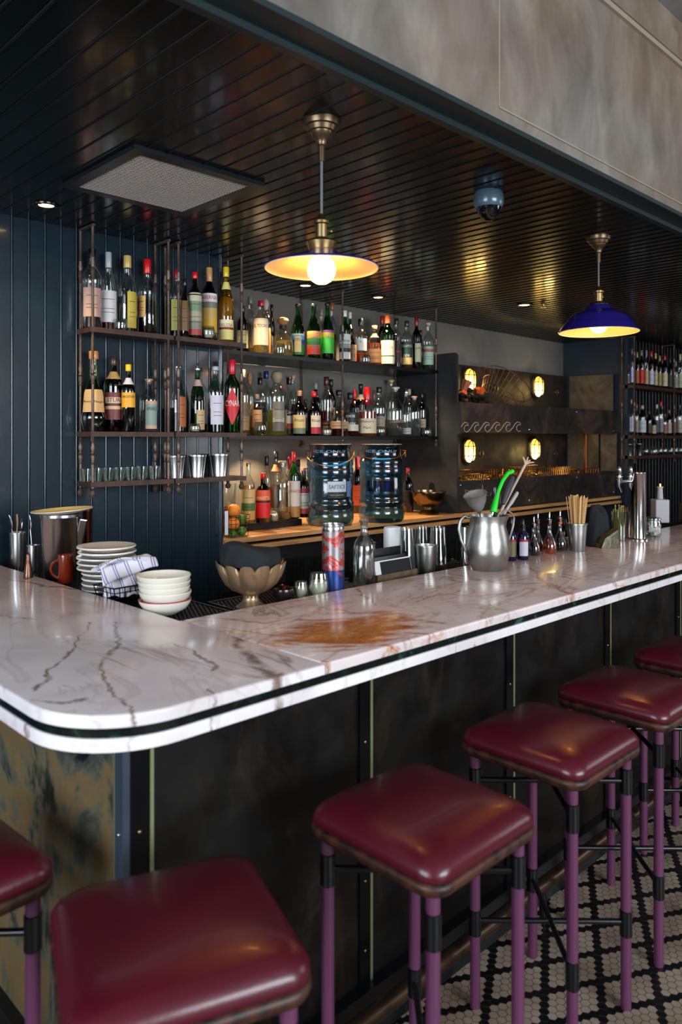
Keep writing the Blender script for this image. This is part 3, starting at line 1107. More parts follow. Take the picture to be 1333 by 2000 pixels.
# ceiling vent
v = thing('ceiling_vent', 'square ceiling vent with grey mesh grille above the bottle shelves', 'vent', (1.48, 2.48, CZ))
mb = MB()
g0 = at(273, 301, z=CZ - .012)
g1 = at(356, 413, z=CZ - .012)
fw = 0.042
vx0, vx1, vy0, vy1 = g0.x - fw, g1.x + fw, g0.y - fw, g1.y + fw
M_VFR = mat('dark_vent_frame', (0.16, 0.19, 0.21), 0.3, 0.5)
mb.box((vx0, vy0, CZ - 0.016), (vx1, vy0 + fw, CZ))
mb.box((vx0, vy1 - fw, CZ - 0.016), (vx1, vy1, CZ))
mb.box((vx0, vy0 + fw, CZ - 0.016), (vx0 + fw, vy1 - fw, CZ))
mb.box((vx1 - fw, vy0 + fw, CZ - 0.016), (vx1, vy1 - fw, CZ))
local(mb.build('frame', M_VFR, v), v)
mb = MB()
mb.box((vx0 + fw, vy0 + fw, CZ - 0.004), (vx1 - fw, vy1 - fw, CZ), M_BLACK)
M_VG = mat('vent_mesh_grey', (0.78, 0.74, 0.71), 0.5, 0.0)
k = 0
x = vx0 + fw + 0.006
while x < vx1 - fw:
    mb.box((x, vy0 + fw, CZ - 0.014), (x + 0.009, vy1 - fw, CZ - 0.010), M_VG)
    x += 0.0165
y = vy0 + fw + 0.008
while y < vy1 - fw:
    mb.box((vx0 + fw, y, CZ - 0.0145), (vx1 - fw, y + 0.003, CZ - 0.0095), M_VG)
    y += 0.016
local(mb.build('grille', None, v), v)

# recessed lights
def downlight(x, y, r, label, energy, aim=None, ang=95):
    t = thing('recessed_light', label, 'light', (x, y, CZ), 0, 'recessed ceiling lights')
    mb = MB()
    mb.open_lathe([(r * 1.65, 0.0), (r * 1.6, -0.006), (r * 1.2, -0.007), (r, -0.002), (r * 0.98, 0.001)], 28)
    mb.build('trim_ring', M_BLACKMETAL, t)
    mb = MB()
    mb.lathe([(r, -0.0025), (r * 0.98, -0.0015)], 24)
    mb.build('lens', mat('recessed_lens', (1, 0.9, 0.8), 0.3, emit=(1.0, 0.78, 0.48), es=9.0), t)
    s = spot('recessed_spot', (0, 0, -0.012), energy, WARM2, ang, 0.5, r)
    s.parent = t
    if aim:
        s.rotation_euler = (Vector(aim) - Vector((x, y, CZ))).to_track_quat('-Z', 'Y').to_euler()
    return t


downlight(1.309, 3.049, 0.030, 'recessed ceiling light at far left beside the vent', 16)
downlight(3.133, 3.52, 0.032, 'small recessed light in the ceiling just below the nearer pendant', 80, (3.0, 3.56, 1.6))
downlight(3.738, 3.473, 0.032, 'small recessed light above the green bottles, midway between the pendants', 80, (3.8, 3.65, 1.6))
downlight(4.688, 2.95, 0.036, 'recessed light in black ceiling left of the small sprinkler', 22, (5.0, 3.3, 1.3))
tag(spot('shelf_fill_left', (2.55, 3.30, CZ - 0.02), 30, WARM2, 110, 0.6, 0.03), None)  # added spot with no fixture, brightens bottles towards the shelf's left end

# sprinkler and security camera
t = thing('sprinkler_head', 'tiny ceiling sprinkler head beside a recessed light', 'sprinkler', (4.73, 2.824, CZ))
mb = MB()
mb.lathe([(0.030, 0.0), (0.028, -0.004), (0.010, -0.008), (0.009, -0.022), (0.016, -0.030), (0.022, -0.032)][::-1], 18)
mb.build('escutcheon', M_BRASS, t)
t = thing('security_camera', 'grey dome security camera on the black ceiling', 'camera', (2.457, 1.704, CZ), -YAW)
mb = MB()
mb.lathe([(0.050, -0.062), (0.057, -0.050), (0.058, -0.030), (0.055, -0.004), (0.052, 0.0)], 32)
mb.build('housing', mat('blue_grey_plastic', (0.28, 0.36, 0.42), 0.25, coat=0.3), t)
mb = MB()
mb.lathe([(0.0005, -0.112), (0.016, -0.109), (0.030, -0.098), (0.041, -0.082), (0.047, -0.062)], 32)
mb.build('dome', mat('smoked_dome', (0.02, 0.02, 0.025), 0.05, coat=1.0), t)

# ================================================================== SHELVES
def turned(x, y, z0, z1, knots, finial=True, r=0.0062):
    """iron upright with turned collars"""
    mb = MB()
    pr = [(r, z0)]
    for kz in sorted(knots):
        pr += [(r, kz - 0.052), (r * 1.6, kz - 0.048), (r * 1.1, kz - 0.043), (r * 1.7, kz - 0.018), (r * 1.15, kz - 0.010), (r * 1.9, kz - 0.004), (r * 1.15, kz + 0.003), (r * 1.75, kz + 0.022), (r * 1.1, kz + 0.040), (r * 1.5, kz + 0.046), (r, kz + 0.05)]
    pr += [(r, z1)]
    mb.lathe(pr, 12, None, Matrix.Translation((x, y, 0)))
    if finial:
        mb.lathe([(0.0005, z0 - 0.042), (0.010, z0 - 0.039), (0.0155, z0 - 0.026), (0.010, z0 - 0.012), (0.006, z0 - 0.008), (0.011, z0 - 0.003), (0.006, z0)], 14, None, Matrix.Translation((x, y, 0)))
    return mb


def shelf_unit(label, x0, x1, yf, yb, zs, posts, shelf_m, zlow, back=True, thick=0.022, knots=None):
    t = thing('hanging_shelf', label, 'shelf', ((x0 + x1) / 2, (yf + yb) / 2, zs[-1]), 0, 'pipe-hung bottle shelves')
    for z in zs:
        mb = MB()
        mb.box((x0, yf - 0.012, z - thick), (x1, yb + 0.012, z))
        local(mb.build('shelf_board', shelf_m, t), t)
    for xp in posts:
        for y in (yf, yb):
            kn = knots or [z + 0.26 for z in zs[:-1]] + [zs[-1] + 0.13]
            local(turned(xp, y - (0.004 if y == yf else -0.004), zlow, CZ - 0.012, kn).build('post', M_IRON, t), t)
        mb = MB()
        mb.box((xp - 0.006, yf - 0.015, CZ - 0.014), (xp + 0.006, yb + 0.01, CZ - 0.004))
        local(mb.build('top_bar', M_IRON, t), t)
    return t


YF, YB = 3.165, 3.275
shelf_unit('short dark wood bottle shelf hung by iron pipes at far left of the navy wall', 1.552, 1.972, YF, YB, (2.094, 1.635, 1.413), (1.565, 1.945), M_SHELFWOOD, 1.385)
shelf_unit('short dark wood bottle shelf between the far left shelf and the recess', 1.980, 2.400, YF, YB, (2.094, 1.635, 1.413), (2.0, 2.375), M_SHELFWOOD, 1.385)
YLF, YLB = 3.46, 3.84
shelf_unit('long black steel shelf crowded with bottles against the grey wall', 2.36, 4.347, YLF, YLB, (2.097, 1.622), (3.39, 4.332), M_SHELFBLACK, 1.59, knots=[2.28, 1.80])
YRF, YRB = 3.135, 3.245
shelf_unit('distant black bottle shelf at far right beyond the beer tower', 6.80, 9.2, YRF, YRB, (2.102, 1.639, 1.452), (6.815, 7.70), M_SHELFWOOD, 1.42, thick=0.03)

# pine back counter with a rail below
t = thing('back_counter', 'warm pine back counter under the long bottle shelf', 'counter', (4.5, 3.5, 1.05))
mb = MB()
mb.box((2.35, 3.27, 1.053), (6.84, GY, 1.077))
local(mb.build('counter_board', M_PINE, t), t)
mb = MB()
mb.box((2.42, 3.26, 1.012), (6.84, 3.30, 1.036))
local(mb.build('lower_rail', M_PINE, t), t)
mb = MB()
mb.box((2.36, 3.62, 0.0), (6.84, GY, 1.05))
mb.box((2.36, 3.30, 0.70), (6.84, 3.64, 0.72))
mb.box((2.36, 3.30, 0.0), (6.84, 3.62, 0.10))
local(mb.build('cabinet_back', M_BLACK, t), t)
mb = MB()
mb.box((2.36, 3.50, 1.078), (3.085, 3.84, 1.118))
tag(mb.build('riser_step', M_SHELFBLACK), 'low black riser on the pine counter lifting a row of bottles', 'riser')

# warm spots without fixtures, added under the long shelf to brighten counter and bottles
for x_ in (2.62, 2.95, 3.40, 3.95):
    sp_ = spot('under_shelf_fill', (x_, 3.74, 1.585), 15.0, WARM2, 130, 0.5, 0.012)
    sp_.rotation_euler = (radians(-14), 0, 0)
for x_ in (2.62, 3.10, 3.60, 4.10):
    sp_ = spot('under_shelf_fill', (x_, 3.50, 2.065), 3.5, WARM2, 120, 0.6, 0.012)

# ================================================================== BOTTLES
REG = []     # (x, y, radius, shelf height) of everything standing on a shelf
BOUNDS = {2.0945: (3.168, 3.236), 1.6355: (3.168, 3.236), 1.4135: (3.18, 3.23), 2.0975: (3.472, 3.82), 1.6225: (3.472, 3.82), 1.1185: (3.50, 3.81), 1.0775: (3.30, 3.83),
          2.1025: (3.165, 3.215), 1.6395: (3.165, 3.215), 1.4525: (3.165, 3.215)}
for z_ in (2.0975, 1.6225):
    REG += [(3.39, 3.456, .012, z_), (4.332, 3.456, .012, z_), (3.39, 3.844, .012, z_), (4.332, 3.844, .012, z_)]


def settle(px, y, w, zs):
    """slide a thing along its sight line until it touches no neighbour on the same shelf"""
    lo, hi = BOUNDS.get(round(zs, 4), (y - .02, y + .02))
    best = None
    for k in range(60):
        for sg in ((1, -1) if k else (1,)):
            yy = y + sg * k * .005
            if yy < lo - 1e-6 or yy > hi + 1e-6:
                continue
            p = at(px, 900, y=yy)
            R = metres(w, p) / 2
            free = min([hypot(p.x - a, yy - b) - c for a, b, c, z in REG if abs(z - zs) < 1e-3] or [9])
            if free >= R + .0012:
                REG.append((p.x, yy, R, zs))
                return p.x, yy, R
            if best is None or free / R > best[0]:
                best = (free / R, p.x, yy, R, free)
    R = max(best[3] * .72, min(best[3], best[4] - .001))
    REG.append((best[1], best[2], R, zs))
    return best[1], best[2], R




def prof_of(kind, H, R):
    N = R * 0.34
    if kind == 'std':
        q = [(0.92, 0), (1, .015), (1, .60), (.97, .65), (.80, .70), (.50, .755), (None, .80), (None, .97)]
    elif kind == 'slope':
        q = [(0.92, 0), (1, .015), (1, .46), (.95, .53), (.80, .62), (.58, .71), (None, .80), (None, .97)]
    elif kind == 'cone':
        q = [(0.80, 0), (.84, .02), (1.0, .16), (1.0, .20), (.90, .23), (.78, .48), (.60, .56), (.40, .62), (.34, .66), (None, .70), (None, .97)]
    elif kind == 'squat':
        q = [(0.93, 0), (1, .02), (1, .50), (.96, .57), (.80, .65), (.52, .72), (None, .76), (None, .97)]
    elif kind == 'ball':
        q = [(0.90, 0), (1, .03), (1.0, .32), (.92, .46), (.72, .56), (.50, .62), (None, .67), (None, .97)]
    elif kind == 'waist':
        q = [(0.90, 0), (1, .02), (.97, .30), (.94, .45), (1.0, .56), (.92, .64), (.62, .70), (.42, .75), (None, .80), (None, .97)]
    else:
        q = [(0.92, 0), (1, .015), (1, .66), (.9, .71), (.6, .75), (None, .79), (None, .97)]
    return [((N if r is None else max(N, r * R)), h * H) for r, h in q]


def r_at(prof, z):
    for (r0, z0), (r1, z1) in zip(prof, prof[1:]):
        if z0 <= z <= z1:
            return r0 + (r1 - r0) * (z - z0) / max(1e-6, z1 - z0)
    return prof[-1][0]


def wrap_patch(prof, z0, z1, a0, a1, off, bands, na=12):
    """label that follows the bottle; a = angle from the front (-Y); bands = [(fraction up to, material)]"""
    mb = MB()
    edges = [0.0] + [b_[0] for b_ in bands]
    for (f0, f1), (_, m_) in zip(zip(edges, edges[1:]), bands):
        vs = []
        NR = max(2, min(8, int((f1 - f0) * 12)))
        for f in [f0 + (f1 - f0) * q_ / NR for q_ in range(NR + 1)]:
            z = z0 + (z1 - z0) * f
            r = r_at(prof, z) + off
            for k in range(na + 1):
                a = a0 + (a1 - a0) * k / na
                vs.append((r * sin(a), -r * cos(a), z))
        n1 = na + 1
        fs = [(q * n1 + k, q * n1 + k + 1, (q + 1) * n1 + k + 1, (q + 1) * n1 + k) for q in range(NR) for k in range(na)]
        mb.add(vs, fs, m_, True)
    return mb


def wrap_text(s, prof, zc, width, height, off, acen, m_):
    pts, fs = text_flat(s, width, height)
    vs = []
    for x, y in pts:
        z = zc + y
        r = r_at(prof, z) + off
        a = acen + x / r
        vs.append((r * sin(a), -r * cos(a), z))
    mb = MB()
    mb.add(vs, fs, m_, False)
    return mb


def cmat(c, rough=0.5):
    return mat('print_%02x%02x%02x' % tuple(int(v * 255) for v in c), c, rough)


def bottle(px, top, w, y, zs, label, kind='std', gl='clear', liq=None, fill=0.45, lab=None, cap=(0.05, 0.05, 0.05), text=None, txc=(0.1, 0.08, 0.08),
           twist=0.0, lz=(0.14, 0.50), arc=1.9, capk='cap', group=None, tz=None, th=None, neck=None, name='liquor_bottle', oval=False, cat='bottle', pos=None, caph=0.12, seg=22):
    if pos is None:
        x, y, R = settle(px, y, w, zs)
        H = at(px, top, y=y).z - zs
    else:
        x, y, H, R = pos
    t = thing(name, label, cat, (x, y, zs), atan2(-x, y) + twist, group)
    prof = prof_of(kind, H, R)
    mb = MB()
    mb.lathe(prof, seg)
    mb.build('glass_body', GL[gl], t, angle=60)
    if liq:
        lp = [(max(0.001, r - 0.0022), max(z, 0.004)) for r, z in prof if z < fill * H]
        lp.append((max(0.001, r_at(prof, fill * H) - 0.0022), fill * H))
        mb = MB()
        mb.lathe(lp, seg)
        if len(liq) == 4:
            lm = liquid('liquid_%.2f%.2f%.2f' % liq[:3], liq[:3])
        else:
            lm = mat('dark_liquid_%.2f%.2f%.2f' % liq, liq, 0.12, coat=0.4)
        mb.build('liquid', lm, t, angle=60)
    nr = prof[-1][0]
    if lab:
        bands = lab if isinstance(lab, list) else [(1.0, lab)]
        bands = [(f, cmat(c)) for f, c in bands]
        L = wrap_patch(prof, lz[0] * H, lz[1] * H, -arc / 2, arc / 2, 0.0010, bands)
        lo = L.build('label', None, t, angle=80)
        if text:
            tw = [text] if isinstance(text, str) else text
            nT = len(tw)
            for i, s in enumerate(tw):
                zc = (lz[0] + (lz[1] - lz[0]) * tz) * H if tz else (lz[0] + (lz[1] - lz[0]) * (0.72 if nT == 1 else (0.80 - 0.42 * i))) * H
                hh = th or min(0.16 * (lz[1] - lz[0]) * H, 0.018)
                wrap_text(s, prof, zc, min(R * arc * 0.86, len(s) * hh * 0.85), hh, 0.0020, 0, cmat(txc)).build('lettering', None, lo)
        else:
            # lines of small print
            mb = MB()
            for f in (0.30, 0.42, 0.72):
                z = (lz[0] + (lz[1] - lz[0]) * f) * H
                q = wrap_patch(prof, z, z + 0.0022, -arc * 0.3, arc * 0.3, 0.0017, [(1, cmat(txc))], 8)
                mb.add(q.v, q.f, cmat(txc), True)
            mb.build('lettering', None, lo)
        if oval:
            mb = wrap_patch(prof, (lz[0] + .05) * H, (lz[1] - .05) * H, -arc * .22, arc * .22, 0.0018, [(1, cmat(oval))], 8)
            mb.build('emblem', None, lo)
    if neck:
        wrap_patch(prof, 0.70 * H, 0.80 * H, -pi, pi, 0.0010, [(1, cmat(neck))], 20).build('neck_band', None, t)
    if capk == 'cap':
        c0, c1 = (1 - caph) * H, H
        cm = mat('cap_%02x%02x%02x' % tuple(int(v * 255) for v in cap), cap, 0.3, coat=0.2)
        mb = MB()
        mb.lathe([(nr + 0.0012, c0), (nr + 0.0022, c0 + 0.002), (nr + 0.0022, c1 - 0.002), (nr + 0.001, c1)], 16)
        mb.build('cap', cm, t)
    elif capk == 'cork':
        mb = MB()
        mb.lathe([(nr * 0.9, .93 * H), (nr * 0.95, .965 * H), (nr * 1.35, .966 * H), (nr * 1.35, .995 * H), (nr * 1.2, H)], 16)
        mb.build('cork', M_CORK if cap is None else mat('stopper_%02x%02x%02x' % tuple(int(v * 255) for v in cap), cap, 0.6), t)
    elif capk == 'ball':
        mb = MB()
        mb.lathe([(nr * 0.9, .80 * H), (nr * 1.0, .82 * H), (nr * 1.35, .85 * H), (nr * 1.75, .91 * H), (nr * 1.4, .97 * H), (nr * .5, H), (0.0004, H)], 18)
        mb.build('stopper', M_CORK if cap is None else mat('stopper_%02x%02x%02x' % tuple(int(v * 255) for v in cap), cap, 0.5), t)
    elif capk == 'pour':
        mb = MB()
        mb.lathe([(nr * 1.25, .95 * H), (nr * 1.25, .965 * H), (nr * .55, .97 * H), (nr * .42, 1.03 * H), (nr * .3, 1.05 * H)], 12)
        mb.build('pourer', M_CHROME, t)
    return t


def tumbler(px, bot, w, hpx, y, zs, label, wax=None, group=None, name='glass_votive', cat='glass', facets=False, bulge=True, pos=None, m_=None):
    if pos is None:
        x, y, R = settle(px, y, w, zs)
        H = metres(hpx, (x, y))
    else:
        x, y, H, R = pos
    t = thing(name, label, cat, (x, y, zs), atan2(-x, y), group)
    mb = MB()
    if bulge:
        pr = [(R * .6, 0), (R * .9, .10 * H), (R, .45 * H), (R * .9, .8 * H), (R * .8, H), (R * .74, H - .001), (R * .84, .8 * H), (R * .92, .45 * H), (R * .6, .12 * H), (0.0005, .11 * H)]
    else:
        pr = [(R * .72, 0), (R, H), (R * .92, H), (R * .66, .12 * H), (0.0005, .12 * H)]
    fn = (lambda a, r, z: r * (1 + 0.05 * cos(6 * a) * (z < .7 * H))) if facets else None
    mb.lathe(pr, 24, None, None, fn)
    mb.build('glass_cup', m_ or G_CLEAR, t, angle=50)
    if wax:
        mb = MB()
        mb.lathe([(R * .6, .13 * H), (R * .84, .45 * H), (R * .80, .68 * H), (0.0005, .68 * H)], 18)
        mb.build('candle_wax', mat('candle_wax', (0.88, 0.84, 0.74), 0.5), t)
    return t


S1, S2, S3 = 2.0945, 1.6355, 1.4135
YS = 3.229
L1, L2 = 2.0975, 1.6225
R1, R2, R3 = 3.52, 3.66, 3.79
ZR = 1.1185
# --- small glasses stand in front, so they are set down first
ordn = ['first', 'second', 'third', 'fourth', 'fifth', 'sixth', 'last']
tumbler(236, 636, 26, 22, 3.17, S1, 'small glass votive in front of the yellow-labelled bottle, top left shelf', group='small glass votives')
for i, px in enumerate((168, 189, 211, 233, 255, 277, 302)):
    tumbler(px, 938, 23, 25, 3.205, S3, 'small faceted shot glass on the lowest left shelf, %s from the left' % ordn[i], group='shot glasses on the lowest shelf', name='shot_glass', facets=True, bulge=False)
tumbler(407, 655, 29, 26, 3.172, S1, 'round glass votive with wax in front of the red-lettered bottle', wax=True, group='small glass votives')
tumbler(381, 840, 23, 17, 3.172, S2, 'small glass votive with wax in front of the green bottle, second middle shelf', wax=True, group='small glass votives')
tumbler(546, 692, 27, 22, 3.475, L1, 'small clear glass in front of the squat decanter', group='small glass votives')
tumbler(714, 709, 23, 17, 3.475, L1, 'small lit glass in front of the wooden-capped whisky', group='small glass votives')
tumbler(510, 845, 28, 27, 3.475, L2, 'small frosted glass at left of the long lower shelf', group='small glass votives')
tumbler(638, 847, 24, 17, 3.475, L2, 'small lit candle glass below the red liqueur bottle', wax=True, group='small glass votives')
tumbler(744, 847, 21, 19, 3.475, L2, 'small red-tinted glass beside the oval-labelled bottle', group='small glass votives')
tumbler(834, 847, 21, 17, 3.475, L2, 'small dim glass at the right end of the long lower shelf', group='small glass votives')
tumbler(535, 1008, 20, 20, 3.48, ZR, 'small candle glass on the riser beside the red-labelled amaretto', wax=True, group='small glass votives')
# --- far left shelf, top board
GA = 'bottles on the two navy-wall shelves'
DKRED = (0.16, 0.03, 0.03)
DK = (0.03, 0.015, 0.015)
bottle(180, 487, 39, YS, S1, 'black-capped bottle with pink and tan label, first on the top left shelf', 'std', 'clear', DKRED, 0.28, [(1, (0.78, 0.62, 0.55))], (0.04, 0.04, 0.04), None, group=GA, caph=.2)
bottle(212, 493, 33, YS, S1, 'tall clear bottle with silver cap and broad white label, top left shelf', 'slope', 'clear', (0.28, 0.08, 0.05), 0.14, [(1, (0.86, 0.84, 0.84))], (0.66, 0.68, 0.70), None, group=GA, caph=.2, lz=(0.1, .5), arc=2.6)
bottle(249, 500, 39, YS, S1, 'clear bottle with gold foil stopper and two yellow labels, top left shelf', 'slope', 'clear', DK, 0.46, [(1, (0.78, 0.68, 0.25))], (0.80, 0.68, 0.38), None, group=GA, caph=.16, lz=(.05, .52), arc=1.0, twist=0.5)
bottle(288, 507, 37, YS, S1, 'red-capped round-shouldered bottle of dark liquor, last on the top left shelf', 'waist', 'clear', DK, 0.45, [(1, (0.88, 0.68, 0.38))], (0.80, 0.06, 0.08), None, group=GA, caph=.19, lz=(.22, .5), arc=1.0, twist=-0.7)
# --- far left shelf, middle board
bottle(183, 686, 48, YS, S2, 'green tapered bottle with large cream label and gold collar, left end of the middle shelf', 'cone', 'green', DK, 0.30, [(1, (0.90, 0.72, 0.46))], (0.84, 0.56, 0.30), 'MonteNegro', group=GA, lz=(.24, .52), arc=2.3, caph=.1, tz=.45, th=.014)
bottle(222, 697, 37, YS, S2, 'nearly black bottle with maroon label and brown cork cap', 'std', 'brown', DK, 0.62, [(.38, (0.42, 0.20, 0.18)), (.5, (0.85, 0.68, 0.50)), (.6, (0.35, 0.14, 0.14)), (.82, (0.84, 0.72, 0.58)), (1, (0.42, 0.16, 0.17))], (0.24, 0.15, 0.12), 'STUR', group=GA, neck=(0.82, 0.66, 0.38), lz=(.16, .52))
bottle(251, 712, 30, YS, S2, 'dark bottle with bright yellow cap and yellow label, middle left shelf', 'std', 'brown', DK, 0.66, [(1, (0.92, 0.66, 0.14))], (0.95, 0.80, 0.10), 'ANGOSTURA', group=GA, neck=(0.85, 0.83, 0.84), lz=(.36, .58), arc=2.3, caph=.1)
bottle(291, 740, 36, YS, S2, 'short clear bottle with cork and oval teal floral label', 'std', 'clear', (0.9, 0.85, 0.85, 1), 0.2, [(.12, (0.80, 0.66, 0.55)), (.88, (0.52, 0.62, 0.56)), (1, (0.80, 0.62, 0.52))], (0.72, 0.55, 0.40), 'AMARO', group=GA, capk='cork', lz=(.06, .58), arc=1.3, twist=.3)
# --- far left shelf, lower board: shot glasses
# --- second shelf
bottle(346, 527, 30, YS, S1, 'clear bottle with red cap and yellow-green label, first on the second top shelf', 'std', 'clear', DK, 0.56, [(1, (0.72, 0.70, 0.35))], (0.62, 0.06, 0.09), None, group=GA, caph=.14, lz=(.1, .55), arc=1.6)
bottle(361, 545, 22, YS + .035, S1, 'dark bottle with mottled brown label, half hidden on the second top shelf', 'slope', 'brown', DK, 0.5, [(1, (0.45, 0.32, 0.15))], (0.10, 0.05, 0.05), None, group=GA, lz=(.1, .62))
bottle(381, 532, 28, YS, S1, 'dark red bottle with red cap and pale pictured label', 'std', 'brown', (0.18, 0.02, 0.02), 0.76, [(.14, (0.66, 0.24, 0.20)), (.34, (0.50, 0.50, 0.44)), (.56, (0.66, 0.60, 0.50)), (.8, (0.44, 0.54, 0.42)), (1, (0.76, 0.74, 0.62))], (0.80, 0.05, 0.08), None, group=GA, caph=.1, lz=(.04, .68), arc=2.3)
bottle(409, 523, 31, YS, S1, 'near-black bottle with gold cap and red-lettered white and yellow label', 'std', 'dkgreen', DK, 0.76, [(.36, (0.86, 0.68, 0.22)), (.62, (0.80, 0.66, 0.35)), (.78, (0.50, 0.48, 0.42)), (1, (0.90, 0.88, 0.90))], (0.78, 0.58, 0.34), 'AVERNA', (0.78, 0.08, 0.14), group=GA, tz=.89, th=.020, caph=.19, lz=(.12, .64), arc=2.5)
bottle(442, 522, 30, YS, S1, 'yellow bottle with yellow cap and cream label, right end of the second top shelf', 'slope', 'yellow', (0.85, 0.78, 0.2, 1), 0.6, [(.5, (0.90, 0.84, 0.50)), (.62, (0.55, 0.10, 0.10)), (1, (0.94, 0.90, 0.70))], (0.90, 0.76, 0.12), 'DELIZIA', (0.5, 0.08, 0.08), group=GA, caph=.13, lz=(.04, .30), arc=2.2, neck=(0.90, 0.84, 0.45))
bottle(348, 712, 33, YS, S2, 'clear bottle with metal pourer and orange label, second middle shelf', 'slope', 'clear', DK, 0.36, [(1, (0.70, 0.38, 0.16))], group=GA, capk='pour', lz=(.08, .52), arc=1.2, twist=.5)
bottle(386, 716, 30, YS, S2, 'dark green bottle with white and red neck band and small cream label', 'slope', 'green', DK, 0.56, [(1, (0.78, 0.64, 0.46))], group=GA, capk='pour', neck=(0.80, 0.66, 0.60), lz=(.04, .34), arc=1.2, twist=.5)
bottle(421, 716, 34, YS, S2, 'clear bottle with plain white label and glass stopper, second middle shelf', 'std', 'clear', DK, 0.14, [(1, (0.82, 0.80, 0.84))], (0.7, 0.72, 0.75), None, group=GA, lz=(.12, .56), arc=1.6, caph=.06, twist=.25)
cy = bottle(454, 703, 34, YS, S2, 'green bottle with red cap and red diamond label, right end of the middle shelf', 'std', 'green', DK, 0.60, None, (0.78, 0.06, 0.16), None, group=GA, caph=.2)
Rc = REG[-1][2]
Hc = at(454, 703, y=REG[-1][1]).z - S2
pf = prof_of('std', Hc, Rc)
mb = MB()
vs = []
for a, z in ((0, .10), (.85, .36), (0, .62), (-.85, .36)):
    vs.append((a, z))
pts, fs = [], []
nd = 9
for i in range(nd + 1):
    for j in range(nd + 1):
        s, q = i / nd, j / nd
        a = (-.85) * (1 - s - q + 0) + 0.85 * 0
        a = 0.95 * (s - q)
        z = (.10 + .52 * (s + q) / 2) * Hc
        r = r_at(pf, z) + .0012
        pts.append((r * sin(a), -r * cos(a), z))
for i in range(nd):
    for j in range(nd):
        k = i * (nd + 1) + j
        fs.append((k, k + nd + 1, k + nd + 2, k + 1))
mb.add(pts, fs, None, True)
lb = mb.build('label', cmat((0.82, 0.09, 0.12)), cy)
lb['label'] = 'red diamond label with white lettering'
wrap_text('CYNAR', pf, .40 * Hc, Rc * 1.8, .030, .0026, 0, cmat((0.95, 0.93, 0.90))).build('lettering', None, lb)
for i, (px, w_) in enumerate(((346, 34), (386, 38), (431, 42))):
    p = at(px, 935, y=3.21)
    R = metres(w_, p) / 2
    Hh = metres(43, p)
    t = thing('steel_julep_cup', 'silver julep cup on the lowest shelf, %s' % ['left of three', 'middle of three', 'right of three'][i], 'cup', (p.x, 3.215, S3), 0, 'julep cups on the lowest shelf')
    mb = MB()
    mb.lathe([(R * .72, 0), (R * .70, .004), (R * .96, Hh * .93), (R * 1.0, Hh * .94), (R * 1.0, Hh), (R * .94, Hh), (R * .66, .01), (.0005, .009)], 28)
    mb.build('cup_body', M_BRUSHED, t, angle=50)

# --- long shelf, top board
GB = 'bottles on the long shelf top board'
bottle(553, 620, 40, R1, L1, 'squat glowing glass decanter with round cork stopper', 'ball', 'clear', (0.95, 0.85, 0.6, 1), 0.4, None, None, None, group=GB, capk='ball', neck=(0.12, 0.10, 0.10))
bottle(510, 588, 31, R1, L1, 'red-topped bottle with tall cream label, left end of the long top shelf', 'std', 'clear', (0.9, 0.8, 0.5, 1), 0.2, [(1, (0.80, 0.76, 0.68))], (0.78, 0.10, 0.12), 'EL TESORO', (0.2, 0.15, 0.1), group=GB, lz=(.16, .66), arc=2.2, caph=.1)
bottle(758, 616, 29, R1, L1, 'green whisky bottle with gold-red cap and cream label', 'std', 'green', (0.2, 0.5, 0.1, 1), 0.6, [(.30, (0.86, 0.84, 0.74)), (.36, (0.2, 0.4, 0.2)), (1, (0.88, 0.84, 0.70))], (0.78, 0.30, 0.16), 'GLEN', (0.25, 0.2, 0.1), group=GB, lz=(.05, .50), arc=2.2, caph=.16)
bottle(732, 636, 28, R1, L1, 'amber whisky bottle with wooden cap and tan label', 'squat', 'clear', (0.85, 0.5, 0.15, 1), 0.55, [(1, (0.84, 0.58, 0.32))], (0.76, 0.52, 0.34), None, group=GB, lz=(.06, .40), arc=2.4, neck=(0.86, 0.62, 0.36), caph=.1)
bottle(613, 594, 27, R1, L1, 'green bottle with orange label of green hills', 'slope', 'green', None, 0, [(.25, (0.75, 0.20, 0.16)), (.42, (0.70, 0.35, 0.25)), (.56, (0.16, 0.45, 0.22)), (.70, (0.20, 0.55, 0.25)), (1, (0.92, 0.62, 0.36))], (0.02, 0.10, 0.06), None, group=GB, lz=(.08, .50), arc=2.4, caph=.05)
bottle(582, 594, 26, R1, L1, 'green bottle with blue and green painted mountain label', 'slope', 'green', None, 0, [(.16, (0.10, 0.45, 0.18)), (.5, (0.14, 0.50, 0.22)), (.72, (0.15, 0.25, 0.60)), (.92, (0.30, 0.68, 0.82)), (1, (0.9, 0.85, 0.8))], (0.02, 0.10, 0.06), 'DEL', (0.1, 0.1, 0.4), group=GB, lz=(.05, .44), arc=2.4, oval=(0.93, 0.80, 0.50), caph=.05)
bottle(640, 592, 26, R1, L1, 'green bottle with bright green label and yellow corner', 'slope', 'green', None, 0, [(.70, (0.22, 0.66, 0.20)), (.9, (0.62, 0.62, 0.12)), (1, (0.50, 0.25, 0.55))], (0.02, 0.10, 0.06), 'PA', (0.5, 0.2, 0.5), group=GB, lz=(.12, .52), arc=2.6, caph=.05)
bottle(705, 623, 26, R1, L1, 'clear square-shouldered whisky with white label and black brush mark', 'std', 'clear', (0.75, 0.4, 0.12, 1), 0.25, [(1, (0.88, 0.84, 0.80))], (0.05, 0.05, 0.06), '秀', (0.05, 0.05, 0.05), group=GB, lz=(.30, .56), arc=2.2, caph=.16)
